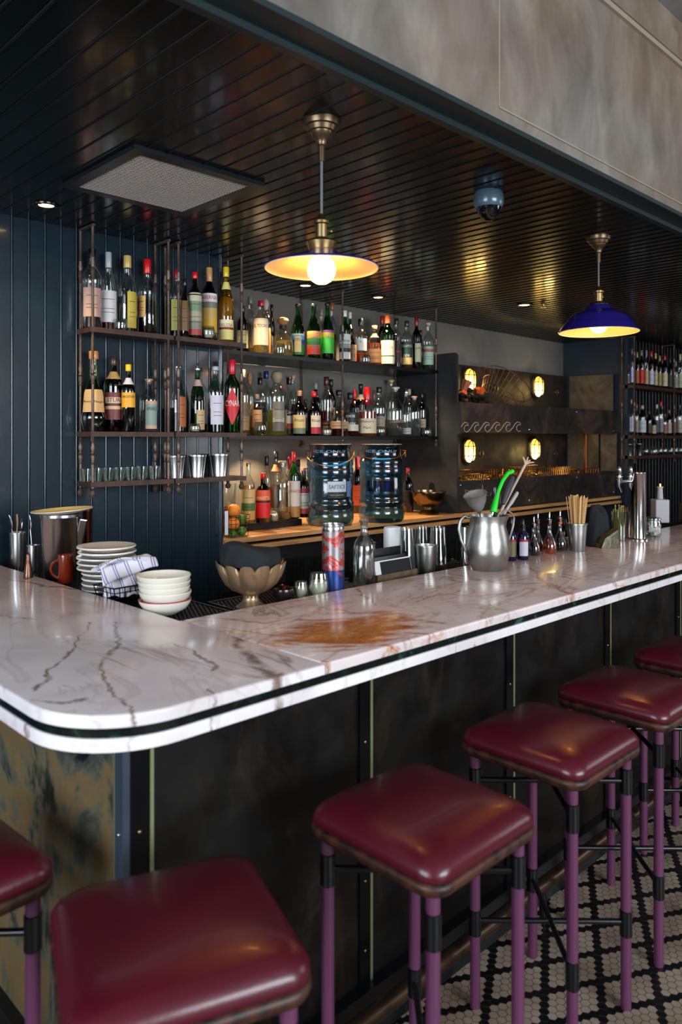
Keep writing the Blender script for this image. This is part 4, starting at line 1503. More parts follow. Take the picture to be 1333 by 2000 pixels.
bottle(837, 631, 24, R1 + .01, L1, 'clear round-shouldered bottle with cork and pale green label, last on the long top shelf', 'std', 'clear', (0.5, 0.6, 0.3, 1), 0.12, [(.7, (0.66, 0.78, 0.68)), (.86, (0.70, 0.35, 0.28)), (1, (0.62, 0.74, 0.64))], (0.80, 0.72, 0.55), None, group=GB, capk='cork', lz=(.12, .50), arc=2.2)
bottle(795, 627, 23, R1, L1, 'clear amber whisky with green label and green cap', 'std', 'clear', (0.75, 0.4, 0.15, 1), 0.34, [(.3, (0.82, 0.70, 0.44)), (1, (0.06, 0.24, 0.17))], (0.03, 0.16, 0.10), ['TULLAMORE', 'DEW'], (0.85, 0.85, 0.8), group=GB, lz=(.08, .56), arc=2.3)
bottle(674, 607, 22, R1, L1, 'dark green whisky bottle with white and black banded label', 'std', 'green', DK, 0.5, [(.28, (0.80, 0.80, 0.78)), (.44, (0.12, 0.12, 0.12)), (.62, (0.55, 0.58, 0.56)), (1, (0.86, 0.88, 0.86))], (0.88, 0.86, 0.84), 'LAPHROAIG', group=GB, lz=(.06, .54), arc=2.6)
bottle(775, 622, 20, R1 + .01, L1, 'dark whisky bottle with slanted red stripe label', 'std', 'clear', DKRED, 0.6, [(.5, (0.22, 0.05, 0.04)), (.6, (0.60, 0.12, 0.08)), (1, (0.12, 0.04, 0.03))], (0.03, 0.03, 0.03), None, group=GB, lz=(.10, .50))
bottle(814, 621, 19, R1, L1, 'dark green bottle with red cap and cream label near the right end', 'std', 'dkgreen', DK, 0.5, [(1, (0.76, 0.74, 0.58))], (0.55, 0.06, 0.09), 'JAM', (0.15, 0.12, 0.1), group=GB, lz=(.14, .50), arc=1.4, twist=.4, caph=.16)
bottle(690, 655, 14, R1 + .02, L1, 'narrow bottle with tan label between the green whisky and the square white-labelled one', 'std', 'brown', DK, 0.6, [(1, (0.62, 0.48, 0.32))], (0.10, 0.06, 0.05), None, group=GB, lz=(.08, .66), arc=2.4)
bottle(474, 598, 26, R2, L1, 'dark green-capped bottle partly hidden by the pipe at left of the long top shelf', 'std', 'dkgreen', DK, 0.5, [(1, (0.62, 0.62, 0.45))], (0.04, 0.24, 0.10), None, group=GB)
bottle(489, 580, 25, R2, L1, 'pale-labelled tequila bottle behind, left end of the long top shelf', 'std', 'clear', (0.85, 0.7, 0.4, 1), 0.3, [(1, (0.62, 0.58, 0.50))], (0.5, 0.5, 0.48), 'EL TESO', (0.2, 0.15, 0.1), group=GB, lz=(.14, .62))
bottle(519, 584, 24, R2, L1, 'round-stoppered bottle with gold label behind the cream-labelled one', 'std', 'clear', (0.9, 0.7, 0.35, 1), 0.4, [(1, (0.66, 0.50, 0.28))], (0.74, 0.70, 0.62), None, group=GB, capk='ball', lz=(.08, .5))
bottle(747, 617, 20, R2, L1, 'red-capped dark bottle behind the cream-labelled green whisky', 'std', 'dkgreen', DK, 0.6, None, (0.62, 0.08, 0.10), None, group=GB, caph=.16)
bottle(684, 610, 16, R2, L1, 'white-capped green bottle behind the banded whisky', 'std', 'green', None, 0, None, (0.88, 0.87, 0.85), None, group=GB)
bottle(822, 645, 15, R2, L1, 'brown bottle half hidden behind, near the right end of the long top shelf', 'std', 'brown', DK, 0.6, None, (0.30, 0.10, 0.05), None, group=GB)
bottle(628, 604, 18, R3, L1, 'clear tall bottle at the back between two green bottles', 'std', 'clear', (0.95, 0.9, 0.7, 1), 0.5, None, (0.6, 0.55, 0.45), None, group=GB)
bottle(649, 591, 18, R3, L1, 'wooden-topped clear bottle at the back beside the thin pipe', 'std', 'clear', (0.6, 0.5, 0.3, 1), 0.5, [(1, (0.30, 0.28, 0.40))], (0.60, 0.35, 0.20), None, group=GB, lz=(.6, .78))
bottle(531, 595, 13, R3, L1, 'slim dark bottle standing at the back near the grey wall', 'std', 'brown', DK, 0.7, None, (0.05, 0.03, 0.03), None, group=GB)

# --- long shelf, lower board
GC = 'bottles on the long shelf lower board'
bottle(663, 762, 36, R1, L2, 'squat round whisky bottle with a cream band label behind the thin pipe', 'ball', 'clear', (0.55, 0.20, 0.05, 1), 0.22, [(1, (0.72, 0.58, 0.42))], (0.05, 0.04, 0.04), None, group=GC, lz=(.16, .32), arc=2.7, capk='cap')
bottle(541, 724, 40, R1, L2, 'wide clear bottle of pale yellow spirit with arched grey label and textured stopper', 'std', 'clear', (0.85, 0.85, 0.45, 1), 0.40, [(.3, (0.36, 0.35, 0.32)), (.45, (0.62, 0.62, 0.56)), (.7, (0.50, 0.50, 0.46)), (1, (0.40, 0.40, 0.37))], (0.62, 0.55, 0.45), None, group=GC, capk='ball', lz=(.07, .52), arc=1.2, twist=.2)
bottle(718, 757, 36, R1, L2, 'bourbon bottle with dripped red wax neck and cream label', 'squat', 'clear', (0.85, 0.45, 0.12, 1), 0.50, [(1, (0.84, 0.78, 0.64))], (0.74, 0.05, 0.08), ["Maker's", 'Mark'], (0.15, 0.1, 0.08), group=GC, lz=(.06, .36), arc=2.6, caph=.36)
bottle(685, 767, 33, R1, L2, 'whiskey bottle with black cap and black label with white capitals', 'squat', 'clear', (0.55, 0.15, 0.03, 1), 0.30, [(.34, (0.80, 0.78, 0.70)), (.42, (0.10, 0.10, 0.10)), (1, (0.05, 0.10, 0.08))], (0.04, 0.05, 0.07), ['KNOB', 'CREEK'], (0.92, 0.92, 0.9), group=GC, lz=(.12, .54), arc=2.4, caph=.16)
rb = bottle(773, 756, 32, R1, L2, 'clear bottle wrapped in rope-like tan bands with a pale stopper', 'squat', 'clear', (0.85, 0.85, 0.85, 1), 0.3, [(1, (0.66, 0.48, 0.34))], (0.80, 0.74, 0.62), None, group=GC, lz=(.28, .33), arc=2.8, capk='cork')
bottle(475, 722, 28, R1 + .02, L2, 'gold spirit bottle behind the iron pipe, left end of the long lower shelf', 'std', 'clear', (0.85, 0.65, 0.3, 1), 0.6, [(.5, (0.55, 0.42, 0.25)), (1, (0.35, 0.32, 0.20))], (0.78, 0.74, 0.55), None, group=GC, lz=(.08, .5))
bottle(741, 756, 28, R1, L2, 'clear bottle with dark cap and oval grey label over a red band', 'waist', 'clear', (0.3, 0.05, 0.03), 0.2, [(.25, (0.55, 0.12, 0.10)), (.85, (0.60, 0.55, 0.48)), (1, (0.2, 0.15, 0.12))], (0.06, 0.08, 0.07), None, group=GC, lz=(.08, .46), arc=1.9)
bottle(585, 763, 27, R1, L2, 'dark rum bottle with tan label, left of the red-capped rum', 'squat', 'brown', (0.25, 0.18, 0.03), 0.6, [(.3, (0.42, 0.46, 0.35)), (1, (0.84, 0.74, 0.50))], (0.78, 0.58, 0.40), 'Rhum', (0.15, 0.1, 0.08), group=GC, lz=(.05, .46), arc=2.2)
bottle(614, 765, 27, R1, L2, 'dark rum bottle with red cap and cream and red label', 'squat', 'dkgreen', DK, 0.6, [(.36, (0.68, 0.10, 0.14)), (1, (0.86, 0.78, 0.66))], (0.70, 0.08, 0.10), 'Rhum', (0.15, 0.1, 0.08), group=GC, lz=(.05, .46), arc=1.6, twist=.35)
bottle(638, 736, 27, R1 + .03, L2, 'tall clear bottle half full of red liqueur with plum cap', 'std', 'clear', (0.32, 0.04, 0.02), 0.42, [(1, (0.20, 0.08, 0.05))], (0.30, 0.05, 0.08), None, (0.8, 0.7, 0.5), group=GC, lz=(.08, .26), arc=1.8, caph=.15)
bottle(565, 738, 26, R1, L2, 'clear rum bottle with black cap and pelican label in black, white and red', 'slope', 'clear', None, 0, [(.16, (0.08, 0.08, 0.08)), (.34, (0.62, 0.20, 0.14)), (.6, (0.86, 0.84, 0.82)), (.85, (0.06, 0.05, 0.05)), (1, (0.10, 0.10, 0.10))], (0.04, 0.03, 0.03), 'Can', (0.92, 0.90, 0.9), group=GC, lz=(.04, .55), arc=2.5)
bottle(810, 774, 25, R1, L2, 'clear shouldered bottle with short cork near the right end of the long lower shelf', 'std', 'clear', (0.9, 0.9, 0.9, 1), 0.4, None, (0.78, 0.55, 0.40), None, group=GC, capk='cork')
bottle(503, 770, 22, R1, L2, 'short clear bottle with plain tan label on the long lower shelf', 'std', 'clear', (0.9, 0.8, 0.5, 1), 0.5, [(1, (0.72, 0.56, 0.38))], (0.6, 0.5, 0.4), None, group=GC, lz=(.2, .62))
bottle(794, 763, 22, R1, L2, 'narrow clear bottle with pourer and small white label near the right end', 'slope', 'clear', (0.9, 0.9, 0.9, 1), 0.3, [(1, (0.70, 0.70, 0.66))], group=GC, capk='pour', lz=(.05, .18))
bottle(825, 768, 22, R1 + .05, L2, 'dark bottle with square cream label, last on the long lower shelf', 'std', 'dkgreen', DK, 0.6, [(1, (0.66, 0.58, 0.46))], (0.03, 0.03, 0.03), None, group=GC, lz=(.2, .4), arc=1.4)
bottle(508, 738, 24, R2, L2, 'black-capped bottle with black and blue label', 'std', 'clear', (0.9, 0.85, 0.6, 1), 0.5, [(.45, (0.20, 0.26, 0.40)), (1, (0.10, 0.10, 0.12))], (0.04, 0.04, 0.04), None, (0.8, 0.7, 0.5), group=GC, lz=(.25, .58), arc=2.4)
bottle(705, 750, 22, R2, L2, 'bottle with black top and cream neck label beside the red wax whisky', 'std', 'brown', (0.4, 0.15, 0.05), 0.6, [(1, (0.7, 0.6, 0.45))], (0.05, 0.04, 0.04), None, group=GC, neck=(0.86, 0.78, 0.64), caph=.1)
bottle(551, 752, 20, R2, L2, 'small bottle with orange cap behind the arched-label bottle', 'std', 'clear', (0.8, 0.5, 0.2, 1), 0.6, None, (0.70, 0.36, 0.18), None, group=GC)
bottle(617, 748, 20, R2, L2, 'silver-topped bottle with olive label behind the red-capped rum', 'std', 'brown', DK, 0.6, [(1, (0.50, 0.50, 0.28))], (0.55, 0.52, 0.48), None, group=GC, lz=(.1, .5))
bottle(693, 762, 20, R2, L2, 'red-capped bottle behind the black-labelled whiskey', 'std', 'brown', DK, 0.6, [(1, (0.15, 0.30, 0.18))], (0.64, 0.10, 0.12), None, group=GC, caph=.2)
bottle(488, 727, 18, R2, L2, 'slim bottle with round cork just right of the iron pipe', 'std', 'clear', (0.9, 0.75, 0.4, 1), 0.5, [(1, (0.80, 0.58, 0.36))], None, None, group=GC, capk='ball')
bottle(597, 780, 16, R2, L2, 'small dark bottle tucked between the two rum bottles', 'std', 'brown', DK, 0.6, [(1, (0.3, 0.2, 0.1))], (0.04, 0.04, 0.04), None, group=GC)
bottle(800, 760, 16, R2, L2, 'thin bottle at the back right of the narrow pourer bottle', 'std', 'clear', None, 0, [(1, (0.3, 0.4, 0.4))], (0.72, 0.68, 0.58), None, group=GC)
bottle(731, 762, 15, R2, L2, 'slim bottle with brown wrapped neck behind the red wax bourbon', 'std', 'clear', (0.8, 0.5, 0.2, 1), 0.6, None, (0.45, 0.32, 0.22), None, group=GC, caph=.25)
bottle(520, 725, 26, R3, L2, 'blue-capped bottle with turquoise label at the back', 'std', 'clear', None, 0, [(1, (0.10, 0.48, 0.62))], (0.06, 0.14, 0.42), None, group=GC, lz=(.3, .5))
bottle(765, 742, 26, R3, L2, 'tall bottle with thick pale cork at the back near the right end', 'std', 'clear', (0.7, 0.6, 0.3, 1), 0.5, [(1, (0.42, 0.45, 0.38))], (0.78, 0.66, 0.45), None, group=GC, capk='cork')
bottle(573, 733, 20, R3, L2, 'tall clear bottle with flared cork at the back of the long lower shelf', 'std', 'clear', (0.9, 0.9, 0.8, 1), 0.4, None, (0.80, 0.55, 0.35), None, group=GC, capk='cork')
bottle(647, 741, 20, R3, L2, 'dark-necked bottle behind the red liqueur with round cream label', 'std', 'brown', DK, 0.6, [(1, (0.80, 0.70, 0.55))], (0.08, 0.04, 0.04), None, group=GC, lz=(.3, .5))

# --- bottles on the riser under the long shelf
GD = 'bottles standing on the pine back counter'
bottle(485, 903, 27, 3.53, ZR, 'yellow liqueur bottle with cream label of green leaves, left on the riser', 'std', 'clear', (0.75, 0.6, 0.15, 1), 0.62, [(.3, (0.80, 0.62, 0.30)), (.55, (0.30, 0.45, 0.22)), (1, (0.84, 0.72, 0.46))], (0.72, 0.50, 0.28), None, group=GD, capk='cork', lz=(.06, .56), arc=2.4)
bottle(514, 924, 29, 3.53, ZR, 'amaretto bottle with red cap and bright red label with orange roundel', 'std', 'brown', (0.12, 0.02, 0.02), 0.7, [(.55, (0.86, 0.10, 0.10)), (.62, (0.12, 0.04, 0.04)), (1, (0.90, 0.36, 0.18))], (0.78, 0.08, 0.10), 'AMARETTO', (0.95, 0.85, 0.7), group=GD, lz=(.10, .66), arc=2.5, caph=.12)
bottle(521, 890, 20, 3.68, ZR, 'black-capped clear bottle behind the red-labelled amaretto', 'std', 'clear', DKRED, 0.5, [(1, (0.70, 0.20, 0.14))], (0.03, 0.03, 0.03), None, group=GD, caph=.16, lz=(.3, .5))
bottle(539, 882, 22, 3.70, ZR, 'tall bottle with black cap and orange neck at the back of the riser', 'std', 'clear', None, 0, [(1, (0.4, 0.2, 0.15))], (0.03, 0.03, 0.03), None, group=GD, neck=(0.70, 0.36, 0.24), caph=.12)
bottle(552, 900, 36, 3.56, ZR, 'broad-shouldered clear empty bottle between the red and green bottles', 'std', 'clear', (0.8, 0.7, 0.5, 1), 0.12, None, (0.70, 0.62, 0.50), None, group=GD, capk='cork')
bottle(575, 882, 23, 3.53, ZR, 'green bottle with red cap, white label and straw-wrapped base', 'std', 'green', None, 0, [(.30, (0.70, 0.50, 0.24)), (1, (0.88, 0.84, 0.80))], (0.82, 0.10, 0.12), 'LUXARDO', (0.7, 0.1, 0.12), group=GD, lz=(.02, .56), arc=3.0, caph=.14)
bottle(566, 892, 16, 3.68, ZR, 'red-capped slim bottle behind the straw-based green bottle', 'std', 'clear', DKRED, 0.6, None, (0.72, 0.08, 0.10), None, group=GD, caph=.2)
bottle(583, 897, 18, 3.66, ZR, 'black-capped dark bottle behind the large water jug', 'std', 'dkgreen', DK, 0.6, None, (0.03, 0.03, 0.03), None, group=GD, caph=.14)
bottle(594, 914, 24, 3.53, ZR, 'white floral-labelled vermouth bottle right beside the nearer jug', 'std', 'dkgreen', DK, 0.7, [(.2, (0.75, 0.25, 0.2)), (.5, (0.86, 0.82, 0.72)), (.8, (0.88, 0.86, 0.80)), (1, (0.72, 0.22, 0.18))], (0.82, 0.56, 0.54), None, (0.2, 0.4, 0.2), group=GD, lz=(.08, .6), arc=2.6, caph=.06)
bottle(698, 893, 20, 3.82, 1.0775, 'dark red bottle half hidden between the two jugs', 'std', 'brown', DKRED, 0.7, [(1, (0.75, 0.30, 0.12))], (0.50, 0.05, 0.08), None, group=GD, caph=.3)
bottle(798, 914, 20, 3.60, 1.0775, 'dark vermouth bottle with red cap between the farther jug and brass bowl', 'std', 'dkgreen', (0.3, 0.3, 0.15, 1), 0.4, [(1, (0.10, 0.10, 0.06))], (0.55, 0.05, 0.10), None, group=GD, caph=.12)

# --- far right shelf
GE = 'distant bottles on the far right shelf'
YQ = 3.19
far_top = [(1228, 713, 7, 'clear', (0.45, 0.40, 0.30), (0.3, 0.3, 0.3), 'small clear bottle at the very left of the distant top shelf'),
           (1234.5, 681, 8, 'clear', (0.72, 0.70, 0.86), (0.72, 0.42, 0.20), 'distant tall bottle with orange neck and pale violet label'),
           (1245.5, 688, 8, 'dkgreen', (0.62, 0.35, 0.14), (0.66, 0.55, 0.35), 'distant bottle with cork and orange neck label, top right shelf'),
           (1254, 684, 10, 'brown', (0.80, 0.10, 0.12), (0.5, 0.45, 0.4), 'distant black bottle with bright red label'),
           (1263.5, 684, 8, 'clear', (0.76, 0.62, 0.36), (0.55, 0.55, 0.66), 'distant bottle with silver top and straw-yellow label'),
           (1273, 686, 10, 'brown', (0.76, 0.74, 0.84), (0.80, 0.08, 0.12), 'distant red-topped bottle with white label, top right shelf'),
           (1281.5, 690, 8, 'dkgreen', (0.74, 0.68, 0.50), (0.84, 0.72, 0.30), 'distant bottle with yellow top and cream label'),
           (1289.5, 695, 8, 'dkgreen', (0.60, 0.55, 0.30), (0.66, 0.56, 0.42), 'distant dark bottle with corked top left of the thin pipe'),
           (1299.5, 693, 11, 'brown', (0.80, 0.74, 0.60), (0.70, 0.10, 0.14), 'distant red-capped wine bottle with round cream label'),
           (1310, 699, 8, 'brown', (0.30, 0.28, 0.26), (0.3, 0.3, 0.3), 'distant dark bottle with thin pourer right of the round-labelled one'),
           (1321, 706, 9, 'clear', (0.56, 0.60, 0.50), (0.5, 0.5, 0.5), 'distant bottle with pale green label near the picture edge'),
           (1329.5, 692, 9, 'clear', (0.70, 0.72, 0.60), (0.82, 0.76, 0.56), 'distant cork-topped bottle at the picture edge, top right shelf')]
for px, tp, w_, g_, lc, cc, lab in far_top:
    bottle(px, tp, w_, YQ, 2.1025, lab, 'std', g_, DK if g_ != 'clear' else (0.3, 0.3, 0.3, 1), 0.5, [(1, lc)], cc, None, group=GE, lz=(.08, .46), arc=2.4, seg=12, caph=.16)
far_mid = [(1233, 780, 13, 'clear', (0.74, 0.74, 0.80), (0.72, 0.48, 0.30), 'distant clear bottle with cork and pale base label, middle right shelf', 'squat'),
           (1244.5, 790, 8, 'clear', (0.60, 0.52, 0.44), (0.70, 0.30, 0.18), 'distant slim bottle with orange cap beside the corked clear bottle', 'std'),
           (1255.5, 792, 15, 'green', (0.76, 0.76, 0.80), (0.62, 0.66, 0.68), 'distant square green gin bottle with white label', 'std'),
           (1269, 803, 11, 'brown', (0.16, 0.15, 0.15), (0.2, 0.2, 0.2), 'distant black bottle right of the green gin bottle', 'std'),
           (1277, 812, 12, 'brown', (0.72, 0.62, 0.48), (0.15, 0.12, 0.10), 'distant short dark bottle with pale triangular label', 'squat'),
           (1284, 790, 9, 'clear', (0.30, 0.30, 0.32), (0.74, 0.74, 0.78), 'distant silver-topped clear bottle left of the red-capped one', 'std'),
           (1292, 784, 10, 'clear', (0.52, 0.50, 0.52), (0.80, 0.08, 0.16), 'distant red-capped clear bottle, middle right shelf', 'std'),
           (1300, 808, 8, 'clear', (0.62, 0.36, 0.30), (0.5, 0.3, 0.2), 'distant bottle with reddish label right of the red-capped one', 'std'),
           (1308, 801, 10, 'brown', (0.70, 0.66, 0.62), (0.62, 0.36, 0.20), 'distant dark bottle with copper cap', 'std'),
           (1318, 797, 9, 'brown', (0.45, 0.30, 0.20), (0.42, 0.22, 0.12), 'distant brown bottle behind the thin pipe, middle right shelf', 'std'),
           (1328.5, 790, 11, 'clear', (0.70, 0.68, 0.60), (0.3, 0.28, 0.25), 'distant bottle with pale label at the picture edge, middle right shelf', 'std')]
for px, tp, w_, g_, lc, cc, lab, kd in far_mid:
    bottle(px, tp, w_, YQ, 1.6395, lab, kd, g_, DK if g_ != 'clear' else (0.5, 0.5, 0.5, 1), 0.5, [(1, lc)], cc, None, group=GE, lz=(.10, .50), arc=2.2, seg=12)
for i, (px, w_) in enumerate(((1231, 13), (1250, 13))):
    p = at(px, 895, y=YQ)
    R, Hh = metres(w_, p) / 2, metres(22, p)
    t = thing('steel_julep_cup', ['silver cup at the left end of the distant lowest shelf', 'silver cup just right of another on the distant lowest shelf'][i], 'cup', (p.x, YQ, 1.4525), 0, 'distant julep cups')
    mb = MB()
    mb.lathe([(R * .7, 0), (R * .96, Hh * .93), (R, Hh * .94), (R, Hh), (R * .94, Hh), (R * .66, .01), (.0005, .009)], 18)
    mb.build('cup_body', M_BRUSHED, t, angle=50)
for i, (px, w_) in enumerate(((1262, 12), (1279, 15), (1290, 12), (1299, 13), (1311, 10), (1321, 10), (1330, 11))):
    tumbler(px, 893, w_, 13, YQ, 1.4525, 'small glass on the distant lowest right shelf, %s from the left' % ordn[i], group='small glasses on the distant shelf', name='small_glass')

# ================================================================== WATER JUGS, BASKET AND BOWL ON THE PINE COUNTER
def jug(px, bot, top, w, label, handle_side):
    b0 = at(px, bot, z=1.077)
    y = b0.y + 0.115
    p = at(px, top, y=y)
    R = metres(w, p) / 2 * .99
    H = p.z - 1.0775
    t = thing('water_jug', label, 'jug', (p.x, y, 1.0775), atan2(-p.x, y), 'clear blue five-gallon jugs')
    pr = [(R * .90, 0), (R * .98, .02), (R * 1.0, .05 * 1), (R * .985, .16 * H), (R * .93, .19 * H), (R * .93, .21 * H), (R * 1.0, .24 * H), (R * 1.0, .28 * H), (R * .94, .30 * H),
          (R * .955, .33 * H), (R * .955, .56 * H), (R * .93, .58 * H), (R * .98, .61 * H), (R * .98, .70 * H), (R * .94, .72 * H), (R * .98, .75 * H), (R * .96, .80 * H), (R * .88, .84 * H),
          (R * .86, .86 * H), (R * .86, .97 * H), (R * .90, .98 * H), (R * .90, H), (R * .84, H)]
    mb = MB()
    mb.open_lathe(pr, 40)
    mb.lathe([(R * .9, 0.0), (R * .9, 0.002)], 40)
    mb.build('jug_body', G_WATER, t, angle=70)
    mb = MB()
    mb.tube([(R * .87 * cos(2 * pi * k / 40), R * .87 * sin(2 * pi * k / 40), H) for k in range(40)], 0.003, 6, closed=True)
    mb.build('rim', mat('pale_rim', (0.62, 0.60, 0.52), 0.3), t)
    # wire bail with blue grip
    mb = MB()
    zc = .90 * H
    pts = []
    for k in range(17):
        a = pi * k / 16
        pts.append((-R * 1.0 * cos(a), -R * (.92) * sin(a) - 0.006, zc - (0.10 if handle_side else 0.055) * H * sin(a) * 1.6))
    mb.tube(pts, 0.0022, 6)
    for s in (-1, 1):
        mb.tube([(s * R * .86, 0, zc + .01), (s * R * 1.03, 0, zc + .01), (s * R * 1.03, 0, zc - .03)], 0.0035, 6)
    hd = mb.build('wire_handle', M_GOLDWIRE, t)
    mb = MB()
    mb.tube(pts[7:13] if handle_side else pts[6:11], 0.0062, 10)
    mb.build('blue_grip', mat('blue_grip', (0.10, 0.50, 0.72), 0.4), hd)
    pfj = [(R * .86, .86 * H), (R * .86, .97 * H)]
    wrap_text('ICE ONLY', pfj, .915 * H, R * 1.5, .016, .002, 0.0, mat('embossed', (0.48, 0.56, 0.60), 0.3)).build('embossed_lettering', None, t)
    return t, R, H


t, R, H = jug(645, 1030, 868, 94, 'nearer blue-tinted water jug with a white and black sticker', True)
pf = [(R * .955, .3 * H), (R * .955, .58 * H)]
mb = wrap_patch(pf, .35 * H, .55 * H, -.10, .75, .002, [(.36, cmat((0.05, 0.05, 0.06))), (1, cmat((0.72, 0.78, 0.84)))], 14)
lb = mb.build('sticker', None, t)
wrap_text('SAFTICE', pf, .485 * H, R * .72, .024, .004, .32, cmat((0.16, 0.20, 0.30))).build('lettering', None, lb)
wrap_text('San Jamar', pf, .385 * H, R * .6, .006, .004, .32, cmat((0.9, 0.9, 0.9))).build('lettering', None, lb)
wrap_patch(pf, .36 * H, .55 * H, .80, 1.08, .002, [(1, cmat((0.40, 0.50, 0.66)))], 6).build('side_sticker', None, t)
t, R, H = jug(746, 1023, 868, 90, 'farther blue-tinted water jug without sticker, beside the brass bowl', False)
pf = [(R * .955, .3 * H), (R * .955, .58 * H)]
wrap_patch(pf, .40 * H, .54 * H, -.7, .6, .0015, [(1, glass('blue_patch', (0.12, 0.34, 0.56)))], 14).build('blue_patch', None, t)

p = at(838, 1006, z=1.077)
py_ = p.y + 0.05
pp = at(838, 960, y=py_)
R = metres(69, pp) / 2
t = thing('footed_bowl', 'footed brass bowl on the pine counter beside the dark steel rack', 'bowl', (pp.x, py_, 1.0775))
Hb = pp.z - 1.0775 + .004
mb = MB()
mb.lathe([(R * .58, 0), (R * .60, .05 * Hb), (R * .50, .10 * Hb), (R * .44, .14 * Hb), (R * .26, .20 * Hb), (R * .26, .30 * Hb), (R * .5, .36 * Hb), (R * .78, .5 * Hb), (R * .92, .70 * Hb), (R * .95, .93 * Hb),
          (R * 1.0, .95 * Hb), (R * 1.0, .99 * Hb), (R * .93, Hb), (R * .9, .7 * Hb), (R * .7, .48 * Hb), (.0005, .38 * Hb)], 40)
mb.build('bowl_body', mat('dark_brass', (0.50, 0.42, 0.30), 0.22, 1.0), t, angle=50)

# fruit basket
p = at(462, 1050, z=1.077)
bx, by = p.x + .02, p.y + .05
t = thing('wire_fruit_basket', 'black wire basket of oranges and limes at the left end of the pine counter', 'basket', (bx, by, 1.078))
mb = MB()
bw2, bh = 0.062, 0.115
for k in range(6):
    z = .003 + bh * k / 5 * (1 if k else 1)
    s = bw2 * (0.86 + .14 * k / 5)
    mb.tube([(s, s, z), (-s, s, z), (-s, -s, z), (s, -s, z)], 0.0016, 5, closed=True)
for i in range(5):
    f = -1 + 2 * i / 4
    for ax in (0, 1):
        for s in (-1, 1):
            a, b2 = bw2 * .86, bw2
            q0 = (f * a, s * a, .003) if ax else (s * a, f * a, .003)
            q1 = (f * b2, s * b2, bh) if ax else (s * b2, f * b2, bh)
            mb.tube([q0, q1], 0.0014, 5)
    mb.tube([(f * bw2 * .86, -bw2 * .86, .003), (f * bw2 * .86, bw2 * .86, .003)], 0.0014, 5)
mb.build('wire_frame', M_BLACKMETAL, t)
M_ORANGE = mat('orange_peel', (0.93, 0.52, 0.12), 0.45, bump=0.2, bscale=300)
M_LIME = mat('lime_peel', (0.28, 0.45, 0.08), 0.4, noise=0.3, nscale=30, bump=0.15, bscale=300)


def fruit(name, label, c, r, m_, cat, sz=(1, 1, .95)):
    mb = MB()
    mb.sphere((0, 0, 0), r, None, 20, 12, sz)
    tag(mb.build(name, m_, None, c), label, cat)


fruit('orange', 'orange heaped on top of the fruit in the wire basket', (bx - .010, by - .010, 1.078 + .140), .037, M_ORANGE, 'fruit')
fruit('orange', 'orange low in the middle of the wire basket', (bx - .022, by - .022, 1.078 + .072), .036, M_ORANGE, 'fruit')
fruit('lime', 'lime at upper right of the wire basket', (bx + .038, by - .020, 1.078 + .090), .024, M_LIME, 'fruit', (1, 1, 1.15))
fruit('lime', 'lime at lower right of the wire basket', (bx + .026, by - .034, 1.078 + .030), .026, M_LIME, 'fruit', (1.1, 1, 1))
fruit('lime', 'lime at lower left corner of the wire basket', (bx - .032, by - .036, 1.078 + .022), .021, M_LIME, 'fruit', (1.1, 1, 1))

# tall glass cylinder with copper mesh behind the basket and a price card on the wall end
p = at(450, 1000, y=3.45)
t = thing('mixing_cylinder', 'tall clear glass cylinder with copper mesh behind the fruit basket', 'glass', (p.x, 3.47, 1.0775))
mb = MB()
mb.open_lathe([(.040, 0), (.046, .28)], 28)
mb.lathe([(.040, 0), (.040, .006)], 28)
mb.build('glass_wall', G_CLEAR, t)
mb = MB()
for k in range(10):
    z = .03 + k * .013
    mb.tube([(.038 * cos(2 * pi * q / 20), .038 * sin(2 * pi * q / 20), z) for q in range(20)], .0022, 5, closed=True)
mb.build('copper_coil', M_COPPER, t)
mb = MB()
c0 = at(442, 1000, y=3.262)
mb.box((c0.x - .010, 3.258, at(442, 1045, y=3.26).z), (c0.x + .010, 3.261, at(442, 998, y=3.26).z))
tag(mb.build('white_card', M_PAPER), 'narrow white card fixed at the left end of the pine counter', 'card')

# glassware on the dark shelf under the pine counter
k = 0
spots = [(568, 'row'), (585, 'row'), (600, 'row'), (616, 'row'), (676, 'row'), (886, 'row'), (935, 'row'), (950, 'row')]
words = ['leftmost', 'second from left', 'third from left', 'fourth from left', 'near the red-printed tin', 'left of the steel shaker', 'right of the pitcher handle', 'behind the pitcher']
for (px, _), wd in zip(spots, words):
    x_ = at(px, 1120, y=3.36).x + {585: .004, 600: .010, 616: .016}.get(px, 0)
    tumbler(px, 1120, 20, 60, 3.36, .7205, 'rack glass in shadow under the pine counter, %s' % wd, group='glasses on the shadowed lower shelf', name='rack_glass', bulge=False, pos=(x_, 3.36, .19, .034))

